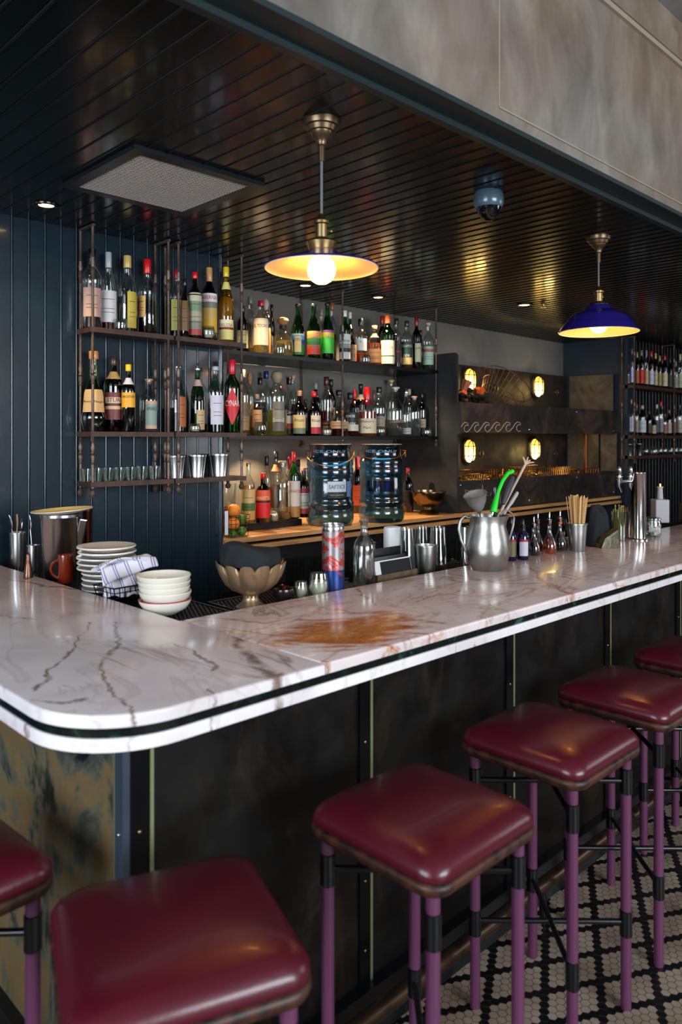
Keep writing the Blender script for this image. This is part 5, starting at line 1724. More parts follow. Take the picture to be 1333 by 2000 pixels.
# ================================================================== STEEL SHELLFISH RACK
RX0, RX1, RYF = 4.371, 6.76, 3.30
t = thing('steel_display_rack', 'two-tier blackened steel display rack lit by caged lamps beyond the bottles', 'rack', (5.5, 3.5, 1.08))
mb = MB()
side = [(3.285, 1.078), (GY - .002, 1.078), (GY - .002, 2.09), (3.50, 2.09), (3.50, 2.215), (3.305, 2.215), (3.285, 2.195), (3.285, 1.868), (3.262, 1.868), (3.262, 1.64), (3.285, 1.64)]
mb.extrude_x(side, RX0 - .02, RX0)
local(mb.build('side_panel', patina('slab_steel', [(0.3, (0.12, 0.13, 0.14)), (0.6, (0.19, 0.20, 0.21)), (0.75, (0.24, 0.25, 0.26))], 3.0, (1, 1, 1), 0.5, 0.3), t), t)
for z0, z1, x1 in ((1.649, 1.866, RX1), (1.087, 1.305, RX1)):
    mb = MB()
    mb.box((RX0, RYF - .012, z0), (x1, RYF, z1))
    fp = local(mb.build('front_plate', M_STEEL_DARK, t), t)
    mb = MB()
    zt = z0 + .18 if z0 > 1.5 else z0 + .12
    mb.box((RX0, RYF, zt), (6.84, GY - .03, zt + .012))
    local(mb.build('tray_floor', M_STEEL_DARK, t), t)
    for k, xx in enumerate((RX0 + .03, 5.3, 6.05, RX1 - .03)):
        mb = MB()
        mb.sphere((xx, RYF - .013, z0 + .03 if k % 2 else z1 - .03), .009, None, 10, 6, (1, .4, 1))
        mb.build('bolt', M_CHROME, fp)
mb = MB()
mb.box((RX0, GY - .035, 1.077), (6.845, GY - .02, 2.22))
local(mb.build('back_plate', M_STEEL_DARK, t), t)
# plates on the end wall
mb = MB()
a = at(1113, 735, x=6.80)
b_ = at(1198, 731, x=6.80)
c_ = at(1198, 803, x=6.80)
d_ = at(1113, 797, x=6.80)
vs = [(6.80, q.y, q.z) for q in (a, b_, c_, d_)] + [(6.815, q.y, q.z) for q in (a, b_, c_, d_)]
mb.add(vs, [(3, 2, 1, 0), (4, 5, 6, 7), (0, 1, 5, 4), (1, 2, 6, 5), (2, 3, 7, 6), (3, 0, 4, 7)], None, False)
o = local(mb.build('end_plate', M_STEEL_MID, t), t)
o['label'] = 'paler scratched steel end plate'
for y0_, y1_ in ((3.30, 3.46), (3.48, 3.60), (3.62, 3.80)):
    mb = MB()
    mb.box((6.815, y0_, 1.305), (6.828, y1_, 1.66))
    local(mb.build('end_plate', M_STEEL_MID, t), t)
cx_ = at(1145, 880, y=3.42).x
mb = MB()
mb.tube([(cx_, 3.42, 1.20), (cx_, 3.42, 1.66)], .018, 16)
local(mb.build('copper_pipe', M_COPPER, t), t)
# chalk waves and scrawl on the front plates
M_CHALK = mat('chalk', (0.74, 0.66, 0.58), 0.8)


def stroke(pts2, r=.0022):
    mb_ = MB()
    mb_.tube([(p_.x, RYF - .0135, p_.z) for p_ in (at(a_, b2, y=RYF - .0135) for a_, b2 in pts2)], r, 5)
    return mb_


for k in range(6):
    x0_ = 898 + k * 20.5
    y0_ = 843 - k * .2
    pts2 = [(x0_ - 4, y0_), (x0_ + 2, y0_ - 7), (x0_ + 6, y0_ - 14), (x0_ + 11, y0_ - 18), (x0_ + 16, y0_ - 16.5), (x0_ + 17, y0_ - 12), (x0_ + 12.5, y0_ - 12.5), (x0_ + 9, y0_ - 8), (x0_ + 9.5, y0_ - 2.5), (x0_ + 13, y0_ + 1), (x0_ + 17, y0_ - .5)]
    local(stroke(pts2).build('chalk_wave', M_CHALK, t), t)
for pts2 in ([(909, 970), (910, 957), (915, 958), (916, 969), (917, 959), (922, 957), (924, 969)], [(928, 962), (932, 958), (936, 962), (932, 968), (928, 963)],
             [(941, 966), (943, 947), (946, 968)], [(947, 960), (953, 962), (948, 967), (954, 968)], [(958, 968), (960, 962), (966, 960), (968, 972)], [(972, 970), (971, 958), (977, 960), (978, 984)]):
    local(stroke(pts2, .0014).build('chalk_scrawl', M_CHALK, t), t)


# caged bulkhead lamps
def oval(w2, h2, n=28, p_=3.2):
    pts_ = []
    for k_ in range(n):
        a_ = 2 * pi * k_ / n
        ca, sa = cos(a_), sin(a_)
        # stadium
        x_ = w2 * ca
        z_ = (h2 - w2) * (1 if sa > 0 else -1) * min(1, abs(sa) * 1.0 if abs(sa) > .15 else abs(sa) / .15 * .15) + w2 * sa
        pts_.append((x_, (h2 - w2) * (1 if sa >= 0 else -1) + w2 * sa))
    return pts_


def bulkhead(px, py, label, tilt=0):
    p_ = at(px, py, y=GY - .08)
    tt = thing('caged_wall_lamp', label, 'lamp', (p_.x, GY - .035, p_.z), 0, 'caged wall lamps on the steel rack')
    w2, h2 = .052, .092
    # back ring
    mb_ = MB()
    rows_ = []
    for s_, y_ in ((1.22, 0), (1.22, -.022), (1.12, -.032), (1.0, -.034)):
        rows_.append([(x_ * s_, y_, z_ * s_) for x_, z_ in oval(w2, h2)])
    vs_, fs_ = [], []
    n_ = 28
    for r_ in rows_:
        vs_ += r_
    for i_2 in range(3):
        for k_ in range(n_):
            k2 = (k_ + 1) % n_
            fs_.append((i_2 * n_ + k_, (i_2 + 1) * n_ + k_, (i_2 + 1) * n_ + k2, i_2 * n_ + k2))
    mb_.add(vs_, fs_, None, True)
    mb_.build('base_ring', M_BRASS, tt, angle=50)
    mb_ = MB()
    rows_ = []
    for s_, y_ in ((1.0, -.025), (1.0, -.040), (.94, -.056), (.78, -.066), (.45, -.072)):
        rows_.append([(x_ * s_, y_, z_ * s_) for x_, z_ in oval(w2, h2)])
    vs_ = [q for r_ in rows_ for q in r_]
    fs_ = [(i_2 * n_ + k_, (i_2 + 1) * n_ + k_, (i_2 + 1) * n_ + (k_ + 1) % n_, i_2 * n_ + (k_ + 1) % n_) for i_2 in range(4) for k_ in range(n_)]
    fs_.append(tuple(4 * n_ + k_ for k_ in range(n_)))
    mb_.add(vs_, fs_, None, True)
    mb_.build('glass_dome', M_LAMPGLASS, tt, angle=80)
    mb_ = MB()
    for z_ in (-.040, .040):
        mb_.tube([(-w2 * 1.06, -.030, z_), (-w2 * 1.06, -.045, z_), (-w2 * .92, -.068, z_), (-w2 * .5, -.078, z_), (w2 * .5, -.078, z_), (w2 * .92, -.068, z_), (w2 * 1.06, -.045, z_), (w2 * 1.06, -.030, z_)], .0042, 6)
    mb_.tube([(0, -.030, h2 * 1.06), (0, -.050, h2 * 1.04), (0, -.070, h2 * .85), (0, -.080, h2 * .5), (0, -.080, -h2 * .5), (0, -.070, -h2 * .85), (0, -.050, -h2 * 1.04), (0, -.030, -h2 * 1.06)], .0045, 6)
    mb_.tube([(x_ * .93, -.064, z_ * .93) for x_, z_ in oval(w2, h2)], .0036, 6, closed=True)
    mb_.build('wire_cage', M_BLACKMETAL, tt)
    l_ = point('caged_lamp_light', (0, -.15, -.03), 1.3, (1.0, .68, .22), .04)
    l_.parent = tt
    return tt


m, nt, b, tc = nodes('glowing_amber_glass', 0.3)
b.inputs['Base Color'].default_value = lin((0.9, 0.75, 0.4))
sep = nt.nodes.new('ShaderNodeSeparateXYZ')
nt.links.new(tc.outputs['Object'], sep.inputs[0])
gz = nt.nodes.new('ShaderNodeMapRange')
gz.inputs['From Min'].default_value = -.09
gz.inputs['From Max'].default_value = .06
nt.links.new(sep.outputs['Z'], gz.inputs['Value'])
nt.links.new(ramp(nt, gz.outputs['Result'], [(0.0, (1.0, 0.92, 0.60)), (0.45, (0.98, 0.82, 0.40)), (1.0, (0.86, 0.62, 0.20))]), b.inputs['Emission Color'])
gs = nt.nodes.new('ShaderNodeMapRange')
gs.inputs['From Min'].default_value = -.07
gs.inputs['From Max'].default_value = .07
gs.inputs['To Min'].default_value = 11
gs.inputs['To Max'].default_value = 3.0
nt.links.new(sep.outputs['Z'], gs.inputs['Value'])
nt.links.new(gs.outputs['Result'], b.inputs['Emission Strength'])
M_LAMPGLASS = m
bulkhead(920, 742, 'glowing caged oval lamp at upper left of the steel rack')
bulkhead(1054, 755, 'glowing caged oval lamp at upper right of the steel rack')
bulkhead(919, 881, 'glowing caged oval lamp at lower left of the steel rack')
bulkhead(1047, 877, 'glowing caged oval lamp at lower right of the steel rack')
for px, py in ((971, 757), (1090, 766), (942, 886), (1088, 886)):
    p = at(px, py, y=GY - .05)
    mb = MB()
    mb.open_lathe([(.030, 0), (.030, .012), (.020, .014), (.018, .006)], 18, None, Matrix.Translation((p.x, GY - .035, p.z)) @ Matrix.Rotation(pi / 2, 4, 'X'))
    local(mb.build('porthole_bolt', M_BRASS, t), t)


# wire baskets on the rack, crumpled charcoal bag, terracotta pieces
def wire_basket(label, loc, sx, sy, h, rot, nx=14, ny=5, flare=1.12, wire=.0022, m_=None):
    tt = thing('wire_basket', label, 'basket', loc)
    tt.rotation_euler = rot
    mb_ = MB()
    for k_ in range(4):
        f_ = k_ / 3
        s_ = 1 + (flare - 1) * f_
        mb_.tube([(sx * s_, sy * s_, h * f_), (-sx * s_, sy * s_, h * f_), (-sx * s_, -sy * s_, h * f_), (sx * s_, -sy * s_, h * f_)], wire * (1.5 if k_ == 3 else 1), 5, closed=True)
    for i_2 in range(nx + 1):
        f_ = -1 + 2 * i_2 / nx
        for s_ in (-1, 1):
            mb_.tube([(f_ * sx, s_ * sy, 0), (f_ * sx * flare, s_ * sy * flare, h)], wire, 5)
        mb_.tube([(f_ * sx, -sy, 0), (f_ * sx, sy, 0)], wire, 5)
    for i_2 in range(ny + 1):
        f_ = -1 + 2 * i_2 / ny
        for s_ in (-1, 1):
            mb_.tube([(s_ * sx, f_ * sy, 0), (s_ * sx * flare, f_ * sy * flare, h)], wire, 5)
    mb_.build('wire_frame', m_ or M_GOLDWIRE, tt)
    return tt


ZT = 1.22
wire_basket('gilt wire basket at left on the lower tray of the rack', (4.66, 3.56, ZT), .22, .14, .12, (0, 0, .1))
wire_basket('gilt wire basket in the middle of the lower tray', (5.22, 3.60, ZT), .26, .14, .13, (0, 0, -.05), 16)
wire_basket('gilt wire basket under the lower right caged lamp', (5.80, 3.52, ZT), .26, .14, .15, (0, 0, .05), 16)
wire_basket('small gilt wire basket at right beside the copper pipe', (6.34, 3.46, ZT), .18, .12, .12, (0, 0, -.1), 10)
tb_ = thing('round_wire_basket', 'round bronze wire basket tipped on its side on the upper rack tray', 'basket', (5.22, 3.56, 1.90))
tb_.rotation_euler = (radians(12), radians(38), 0)
mb = MB()
for k in range(4):
    f = k / 3
    rr_ = .13 + .09 * f
    mb.tube([(rr_ * cos(2 * pi * q / 30), rr_ * sin(2 * pi * q / 30), .20 * f) for q in range(30)], .003 if k == 3 else .002, 5, closed=True)
for q in range(30):
    a = 2 * pi * q / 30
    mb.tube([(.13 * cos(a), .13 * sin(a), 0), (.22 * cos(a), .22 * sin(a), .20)], .0016, 4)
mb.build('wire_frame', mat('bronze_wire', (0.42, 0.28, 0.14), 0.4, 0.9), tb_)

# dried seaweed / shell litter in the lower baskets
rs = random.Random(3)
mb = MB()
M_LIT = [mat('amber_shell_a', (0.72, 0.42, 0.14), 0.35, 0.4), mat('amber_shell_b', (0.34, 0.17, 0.06), 0.5), mat('amber_shell_c', (0.88, 0.62, 0.26), 0.3, 0.3)]
for k in range(420):
    x_ = rs.uniform(4.42, 6.5)
    y_ = rs.uniform(3.42, 3.70)
    z_ = ZT + rs.uniform(.01, .085)
    M4 = Matrix.Translation((x_, y_, z_)) @ Matrix.Rotation(rs.uniform(0, 6.3), 4, 'Z') @ Matrix.Rotation(rs.uniform(0, 3.1), 4, 'X')
    s_ = rs.uniform(.012, .03)
    mb.lathe([(.0005, -s_ * .3), (s_ * .7, -s_ * .12), (s_, 0), (s_ * .6, s_ * .15), (.0005, s_ * .25)], 7, M_LIT[k % 3], M4)
tag(mb.build('shell_litter', None), 'amber-lit heap of dried shells filling the baskets on the lower rack tray', 'shells', kind='stuff')

mb = MB()
for k in range(70):
    x_ = rs.uniform(4.55, 4.98)
    h_ = .10 * (1 - abs(x_ - 4.74) / .3)
    z_ = 1.845 + rs.uniform(.01, .05 + h_)
    M4 = Matrix.Translation((x_, rs.uniform(3.42, 3.60), z_)) @ Matrix.Rotation(rs.uniform(0, 6), 4, 'Z')
    s_ = rs.uniform(.02, .04)
    mb.lathe([(.0005, -s_ * .6), (s_ * .8, -s_ * .3), (s_, .1 * s_), (s_ * .5, s_ * .5), (.0005, s_ * .6)], 6, None, M4, None, False)
tag(mb.build('charcoal_heap', mat('charcoal', (0.12, 0.12, 0.12), 0.4, noise=.4, nscale=60)), 'heap of dark charcoal lumps on the upper rack tray', 'charcoal', kind='stuff')
for (px, py, s_, lab) in ((908, 775, .06, 'broken orange terracotta pot piece at the left end of the upper rack tray'), (935, 768, .05, 'small orange terracotta shard behind the charcoal heap'),
                          (905, 752, .05, 'dusty pink terracotta shard standing by the upper left lamp')):
    p = at(px, py, y=3.48)
    mb = MB()
    mb.lathe([(s_ * .5, 0), (s_ * .9, s_ * 1.6), (s_ * .8, s_ * 1.6), (s_ * .4, .006)], 7, None, None, None, False)
    o = mb.build('terracotta_shard', mat('terracotta_pink', (0.62, 0.36, 0.28), 0.7) if px == 905 else mat('terracotta_orange', (0.85, 0.36, 0.12), 0.7), None, (p.x, 3.48, p.z - s_ * .8), (.3, .2, px))
    tag(o, lab, 'pottery')

# ================================================================== THINGS ON THE BAR
MZ = 1.0755


def base(px, py, z):
    return at(px, py, z=z)


# cutlery cups
def steel_cup(px, bot, top, w, z, label, m_=None, group=None, name='steel_cup', taper=.86, dy=0.0, rim=True):
    p_ = base(px, bot, z)
    R_ = metres(w, p_) / 2
    p_ = p_ + Vector((sin(YAW), cos(YAW), 0)) * R_ * .75
    H_ = (bot - top) / FPX * depth(p_) * 1.02
    tt = thing(name, label, 'cup', (p_.x, p_.y, z), 0, group)
    mb_ = MB()
    pr_ = [(R_ * taper, 0), (R_ * taper * 1.02, H_ * .02), (R_ * .97, H_ * .95), (R_ * (1.03 if rim else .98), H_ * .96), (R_ * (1.03 if rim else .98), H_), (R_ * .92, H_), (R_ * taper * .92, H_ * .04), (.0005, H_ * .035)]
    mb_.lathe(pr_, 32)
    mb_.build('cup_body', m_ or M_CHROME, tt, angle=50)
    return tt, p_, R_, H_


t, p, R, H = steel_cup(30, 1110, 1043, 32, MZ, 'polished steel cup holding spoons at the left picture edge', M_BRUSHED)


def spoon(label, px, ptop, pbase, z_in, m_, flat=False, w=.011):
    """long-handled piece of cutlery leaning out of a cup; bowl uppermost"""
    a_ = Vector(pbase)
    q_ = at(px, ptop, y=a_.y)
    tt = thing('spoon' if not flat else 'wooden_spatula', label, 'utensil', a_)
    d_ = (q_ - a_)
    L_ = d_.length
    rot = d_.to_track_quat('Z', 'Y')
    mb_ = MB()
    mb_.tube([(0, 0, 0), (0, 0, L_ * .72)], .0022, 7)
    n_ = 14
    rows_ = []
    for k_ in range(7):
        f_ = k_ / 6
        ww = w * sin(pi * (0.08 + .84 * f_)) ** .7
        zz = L_ * (.70 + .30 * f_)
        bulge_ = .003 * sin(pi * f_)
        rows_.append([(ww * cos(2 * pi * j_ / n_), (.0012 + (0 if flat else bulge_)) * sin(2 * pi * j_ / n_) + (0 if flat else bulge_), zz) for j_ in range(n_)])
    vs_ = [q for r_ in rows_ for q in r_]
    fs_ = [(i_2 * n_ + j_, i_2 * n_ + (j_ + 1) % n_, (i_2 + 1) * n_ + (j_ + 1) % n_, (i_2 + 1) * n_ + j_) for i_2 in range(6) for j_ in range(n_)]
    fs_ += [tuple(range(n_ - 1, -1, -1)), tuple(6 * n_ + j_ for j_ in range(n_))]
    mb_.add(vs_, fs_, None, True)
    o_ = mb_.build('spoon_body', m_, tt)
    o_.rotation_mode = 'QUATERNION'
    o_.rotation_quaternion = rot
    return tt


spoon('steel spoon leaning left out of the steel cup', 17, 1006, (p.x + .004, p.y, MZ + .02), 0, M_CHROME)
spoon('wooden-toned spatula standing in the steel cup', 33, 1004, (p.x - .002, p.y + .004, MZ + .02), 0, mat('pale_wood', (0.80, 0.60, 0.46), 0.5), True, .013)
spoon('second spoon leaning right out of the steel cup', 44, 1012, (p.x, p.y - .004, MZ + .02), 0, M_CHROME)
t, p2, R2_, H2 = steel_cup(62, 1116, 1067, 24, MZ, 'smaller steel cup between the spoon cup and ice bucket', M_BRUSHED)
spoon('bar spoon standing in the smaller steel cup by the ice bucket', 57, 1006, (p2.x, p2.y, MZ + .02), 0, M_CHROME, False, .008)

# ice bucket, plate on top, scoop
p = base(106, 1133, MZ)
R = metres(76, p) / 2
p = p + Vector((sin(YAW), cos(YAW), 0)) * R * .9
H = (1128 - 1005) / FPX * depth(p)
t = thing('ice_bucket', 'large brushed steel ice bucket with a plate laid on top', 'bucket', (p.x, p.y, MZ))
mb = MB()
mb.lathe([(R * .80, 0), (R * .84, .006), (R * .99, H * .95), (R * 1.03, H * .96), (R * 1.03, H), (R * .96, H), (R * .8, .02), (.0005, .02)], 44)
mb.build('bucket_body', M_BRUSHED, t, angle=50)
mb = MB()
hx = at(150, 1060, y=p.y - .03).x
mb.box((-.016, -.006, 0), (.016, .006, .16))
o = mb.build('side_handle', M_CHROME, t, (hx - p.x - .010, -.035, H - .175), (radians(6), radians(11), radians(-20)))
bv = o.modifiers.new('bevel', 'BEVEL')
bv.width = .005
bv.segments = 3
pl = thing('serving_plate', 'yellow-topped plate resting on the ice bucket', 'plate', (p.x + .006, p.y, MZ + H + .001))
pl.rotation_euler = (radians(-2), radians(-3), 0)
RP = R * 1.56
mb = MB()
M_YEL = mat('yellow_glaze', (0.97, 0.86, 0.52), 0.25, coat=.3)
mb.lathe([(RP * .55, 0), (RP * .6, .002), (RP * .85, .007), (RP, .014), (RP, .0165)], 48, M_CREAM, caps=(1, 0))
mb.open_lathe([(RP, .0165), (RP * .84, .0105), (RP * .6, .005), (.0005, .0045)], 48, M_YEL)
mb.build('plate_body', None, pl, angle=50)
# copper jug edge behind bucket
p3 = base(160, 1120, MZ)
steel_cup(168, 1118, 998, 18, MZ, 'slim copper-toned container right behind the ice bucket', M_COPPER, None, 'copper_container', .9)

# pepper shaker on the marble edge
p = base(68, 1128, CT)
p = p + Vector((-.012, .01, 0))
t = thing('pepper_shaker', 'small dark metal pepper shaker on the marble edge beside the ice bucket', 'shaker', (p.x - .008, p.y, CT + .0005))
k = depth(p) / FPX
mb = MB()
h = 50 * k
mb.lathe([(.0165, 0), (.0170, .06 * h), (.0150, .18 * h), (.0115, .45 * h), (.0085, .64 * h), (.0095, .70 * h), (.0075, .76 * h), (.0085, .84 * h), (.0060, .92 * h), (.0020, .94 * h), (.0040, .97 * h), (.0005, h)], 22)
mb.build('shaker_body', mat('bronzed_pewter', (0.42, 0.30, 0.24), 0.3, .9), t)

# mug
p = base(124, 1141, MZ)
R = metres(28, p) / 2
p = p + Vector((sin(YAW), cos(YAW), 0)) * R * .8
H = 56 / FPX * depth(p)
M_MUG = mat('russet_glaze', (0.50, 0.16, 0.08), 0.15, coat=.5)
t = thing('coffee_mug', 'russet brown mug beside the stack of plates', 'mug', (p.x, p.y, MZ), -YAW)
mb = MB()
mb.lathe([(R * .9, 0), (R * .96, .004), (R * .97, H * .85), (R * 1.03, H * .98), (R * 1.0, H), (R * .92, H * .98), (R * .86, .01), (.0005, .009)], 32)
mb.build('mug_body', M_MUG, t, angle=50)
mb = MB()
mb.tube([(-R * .9 - .030 * sin(pi * f / 10), 0, H * (.82 - .66 * f / 10) + .004 * sin(pi * f / 5)) for f in range(11)], .0052, 8)
mb.build('handle', M_MUG, t)

# stack of plates: each a thing
p = base(195, 1166, MZ)
R = metres(116, p) / 2
p = p + Vector((sin(YAW), cos(YAW), 0)) * R * .78
names = ['bottom', 'second from the bottom', 'third from the bottom', 'fourth from the bottom', 'middle', 'fourth from the top', 'third from the top', 'second from the top', 'top']
rims = [(0.12, 0.20, 0.26), None, None, None, (0.14, 0.18, 0.24), None, (0.12, 0.18, 0.30), None, None]
step = 87 / FPX * depth(p) / 8.6
plates_m = {}
for k in range(9):
    rr_ = R * (1 - .012 * (k % 2)) * (.86 if k < 4 else 1.0)
    mb = MB()
    dark = rims[k]
    rm = mat('plate_rim_%d' % k, dark, .2, coat=.3) if dark else M_CREAM
    mb.lathe([(rr_ * .55, 0), (rr_ * .60, .0015), (rr_ * .84, step * .55)], 48, M_PORCELAIN, caps=(1, 0))
    mb.open_lathe([(rr_ * .84, step * .55), (rr_ * .99, step * .80)], 48, rm)
    mb.open_lathe([(rr_ * .99, step * .80), (rr_, step * .95), (rr_ * .985, step * 1.10), (rr_ * .93, step * 1.08), (rr_ * .62, step * .65), (.0005, step * .60)], 48, M_PORCELAIN if k < 8 else M_CREAM)
    o = mb.build('stacked_plate', None, None, (p.x + rs.uniform(-.002, .002), p.y, MZ + .0005 + k * step), None, 50)
    tag(o, 'china plate stacked by the brown mug, %s%s' % (names[k], ', dark blue rim' if dark else ''), 'plate', 'plates stacked beside the brown mug')
plate_pos = p.copy()

# folded striped cloth in a wire basket
p = base(245, 1178, MZ) + Vector((.028, .052, 0))
t = wire_basket('low dark wire basket holding the striped cloth', (p.x, p.y, MZ + .003), .070, .050, .050, (0, 0, .1), 8, 5, 1.15, .0018, M_BLACKMETAL)
m, nt, b, tc = nodes('striped_cotton', 0.85)
wv = nt.nodes.new('ShaderNodeTexWave')
wv.inputs['Scale'].default_value = 9
wv.inputs['Distortion'].default_value = 1.5
mp = nt.nodes.new('ShaderNodeMapping')
mp.inputs['Rotation'].default_value = (0, .5, .6)
nt.links.new(tc.outputs['Object'], mp.inputs['Vector'])
nt.links.new(mp.outputs['Vector'], wv.inputs['Vector'])
nt.links.new(ramp(nt, wv.outputs['Fac'], [(0.80, (0.86, 0.86, 0.90)), (0.88, (0.25, 0.32, 0.62)), (0.93, (0.25, 0.32, 0.62)), (0.98, (0.86, 0.86, 0.90))]), b.inputs['Base Color'])
M_STRIPE = m
cl = thing('striped_towel', 'white kitchen towel with blue stripes folded in the wire basket', 'towel', (p.x, p.y, MZ + .01))


def sheet(fn, nu=26, nv=14, th=.004):
    vs_, fs_ = [], []
    for i_2 in range(nu + 1):
        for j_ in range(nv + 1):
            vs_.append(fn(i_2 / nu, j_ / nv))
    for i_2 in range(nu):
        for j_ in range(nv):
            k_ = i_2 * (nv + 1) + j_
            fs_.append((k_, k_ + nv + 1, k_ + nv + 2, k_ + 1))
    mb_ = MB()
    mb_.add(vs_, fs_, None, True)
    return mb_


def cloth_obj(name, fn, m_, parent, th=.004, nu=26, nv=14):
    o_ = sheet(fn, nu, nv).build(name, m_, parent, angle=180)
    so_ = o_.modifiers.new('solid', 'SOLIDIFY')
    so_.thickness = th
    ss_ = o_.modifiers.new('sub', 'SUBSURF')
    ss_.levels = ss_.render_levels = 1
    return o_


# crumpled heap in the basket
def heap(u, v):
    a_ = 2 * pi * u
    r_ = 0.001 + v
    w_ = .004 * sin(5 * a_ + 4 * v) + .003 * sin(11 * a_ - 3 * v)
    return ((.074 * r_ ** .8 + w_) * cos(a_), (.054 * r_ ** .8 + w_) * sin(a_), .090 - .080 * v ** 2.6 + .006 * sin(7 * a_) * v)


cloth_obj('crumpled_part', heap, M_STRIPE, cl, .003, 40, 12)


def fold1(u, v):
    x_ = -.10 + .20 * u
    y_ = -.045 + .075 * v
    z_ = .100 + .022 * u + .012 * sin(2.6 * u + .3) - .055 * (max(0, .30 - v) / .30) ** 1.5 * (1 - .4 * u) + .003 * sin(9 * u + 5 * v)
    return (x_, y_, z_)


def fold2(u, v):
    x_ = -.095 + .165 * u
    y_ = -.035 + .075 * v
    z_ = .112 + .026 * sin(pi * u * .9 + .2) * (1 - u * .3) + .004 * sin(8 * v + 4 * u) - .018 * v
    return (x_, y_, z_)


cloth_obj('folded_part', fold1, M_STRIPE, cl, .007)
o = cloth_obj('upper_fold', fold2, M_STRIPE, cl, .006)
o.rotation_euler = (0, radians(-5), 0)

# stack of bowls: each a thing
p = base(316, 1205, MZ)
R = metres(104, p) / 2
p = p + Vector((sin(YAW), cos(YAW), 0)) * R * .55
dz = .0165
names = ['bottom', 'second from bottom', 'middle', 'second from the top', 'top']
M_REDRIM = mat('red_glaze', (0.66, 0.10, 0.14), .25, coat=.3)
zz = 0
for k in range(5):
    rr_ = R * (1.0 if k == 0 else (.99 if k == 1 else (1.0, 1.03, 1.05)[k - 2] * .97))
    hb = .044
    prb = [(rr_ * .42, 0), (rr_ * .46, .002), (rr_ * .52, .005), (rr_ * .82, .018), (rr_ * .96, .034), (rr_ * 1.0, hb)]
    mb = MB()
    mb.lathe(prb, 48, M_CREAM, caps=(1, 0))
    mb.open_lathe([(rr_ * 1.0, hb), (rr_ * .985, hb + .003), (rr_ * .95, hb)], 48, M_REDRIM if k == 0 else M_CREAM)
    mb.open_lathe([(rr_ * .95, hb), (rr_ * .88, .030), (rr_ * .6, .010), (.0005, .007)], 48, M_CREAM)
    o = mb.build('stacked_bowl', None, None, (p.x + (0, .001, -.002, -.003, -.004)[k], p.y, MZ + .0005 + zz), None, 50)
    zz += (.0225, .016, .0165, .017, .0165)[k]
    tag(o, 'white soup bowl stacked on the bar mat, %s of five' % names[k], 'bowl', 'white bowls stacked on the bar mat')

# footed brass lotus bowl with dark cloth
p = base(488, 1190, MZ)
R = metres(139, p) / 2
p = p + Vector((sin(YAW), cos(YAW), 0)) * .030
H = (1186 - 1096) / FPX * depth(p)
R = metres(139, p) / 2
t = thing('lotus_bowl', 'scalloped brass footed bowl on the bar mat, stuffed with a dark cloth', 'bowl', (p.x, p.y, MZ))
mb = MB()
NP = 12


def petal(amp):
    def f(a_, r_, z_):
        c_ = abs(sin(NP * a_ / 2))
        q_ = max(0.0, min(1.0, (z_ / H - .30) / .5))
        rr2 = r_ * (1 - .17 * q_ * (1 - c_) ** 1.2)
        return (rr2, z_ - .13 * H * q_ * q_ * q_ * (1 - c_) ** 1.5)
    return f


def lathe2(prof, seg, m_, fn):
    mb_ = MB()
    mb_.open_lathe(prof, seg, m_, None, fn)
    return mb_


outp = [(R * .40, 0), (R * .42, .02 * H), (R * .38, .05 * H), (R * .25, .12 * H), (R * .21, .20 * H), (R * .21, .27 * H), (R * .30, .31 * H), (R * .55, .40 * H), (R * .74, .52 * H), (R * .87, .68 * H), (R * .96, .86 * H), (R * 1.0, 1.0 * H),
        (R * .97, 1.0 * H), (R * .90, .80 * H), (R * .70, .54 * H), (R * .4, .38 * H), (.0005, .34 * H)]
lathe2(outp, 144, None, petal(1)).build('bowl_body', mat('lotus_brass', (0.62, 0.52, 0.40), 0.38, .75, noise=.15, nscale=30), t, angle=60)
ct = thing('dark_cloth', 'dark navy cloth bundled in the scalloped brass bowl', 'cloth', (p.x, p.y, MZ + .62 * H), -YAW)


def bundle(u, v):
    a_ = 2 * pi * u
    sq = 1 / max(abs(cos(a_ + .25)), abs(sin(a_ + .25))) ** .55
    rr2 = R * .80 * min(1.0, sq) * (min(1, v * 2.0) ** .8)
    zc = .58 * H if v < .5 else .58 * H - (v - .5) * 2 * .48 * H
    if v > .5:
        rr2 = R * .80 * min(1, sq) + R * .02 * sin((v - .5) * 2 * pi)
    zc += .05 * H * sin(3 * a_ + 1) * min(1, v * 2) + .10 * H * cos(a_ + 2.6) * min(1, v * 2)
    rr2 += .004 * sin(9 * a_ + 6 * v) * v
    return (rr2 * cos(a_), rr2 * sin(a_), zc + .015)


cloth_obj('cloth_body', bundle, M_CLOTH_NAVY, ct, .003, 56, 12)

# small dark bowl, candles
p = base(555, 1176, MZ)
R = metres(42, p) / 2
t = thing('small_dark_bowl', 'small black bowl with a copper ladle cup beside the brass bowl', 'bowl', (p.x + .012, p.y + .018, MZ))
mb = MB()
mb.lathe([(R * .5, 0), (R * .8, .010), (R, .030), (R * .95, .040), (R * .88, .038), (R * .6, .008), (.0005, .006)], 28)
mb.build('bowl_body', mat('dark_brown_glaze', (0.13, 0.10, 0.10), .25, coat=.3), t)
mb = MB()
mb.lathe([(.012, 0), (.014, .016), (.012, .017), (.010, .003), (.0005, .002)], 20, None, Matrix.Translation((-.004, -.006, .036)))
mb.build('copper_cup', M_COPPER, t)
for px, bot, w_, hp, lab in ((587, 1172, 30, 34, 'squat white candle in a low glass beside the black bowl'), (622, 1172, 41, 50, 'larger glass votive with white candle left of the red-printed tin')):
    p = base(px, bot, MZ)
    R = metres(w_, p) / 2
    tumbler(0, 0, 0, 0, 0, MZ, lab, wax=True, group='candles on the bar', name='candle_glass', cat='candle', pos=(p.x + R * .7, p.y + R * .7, hp / FPX * depth(p), R))

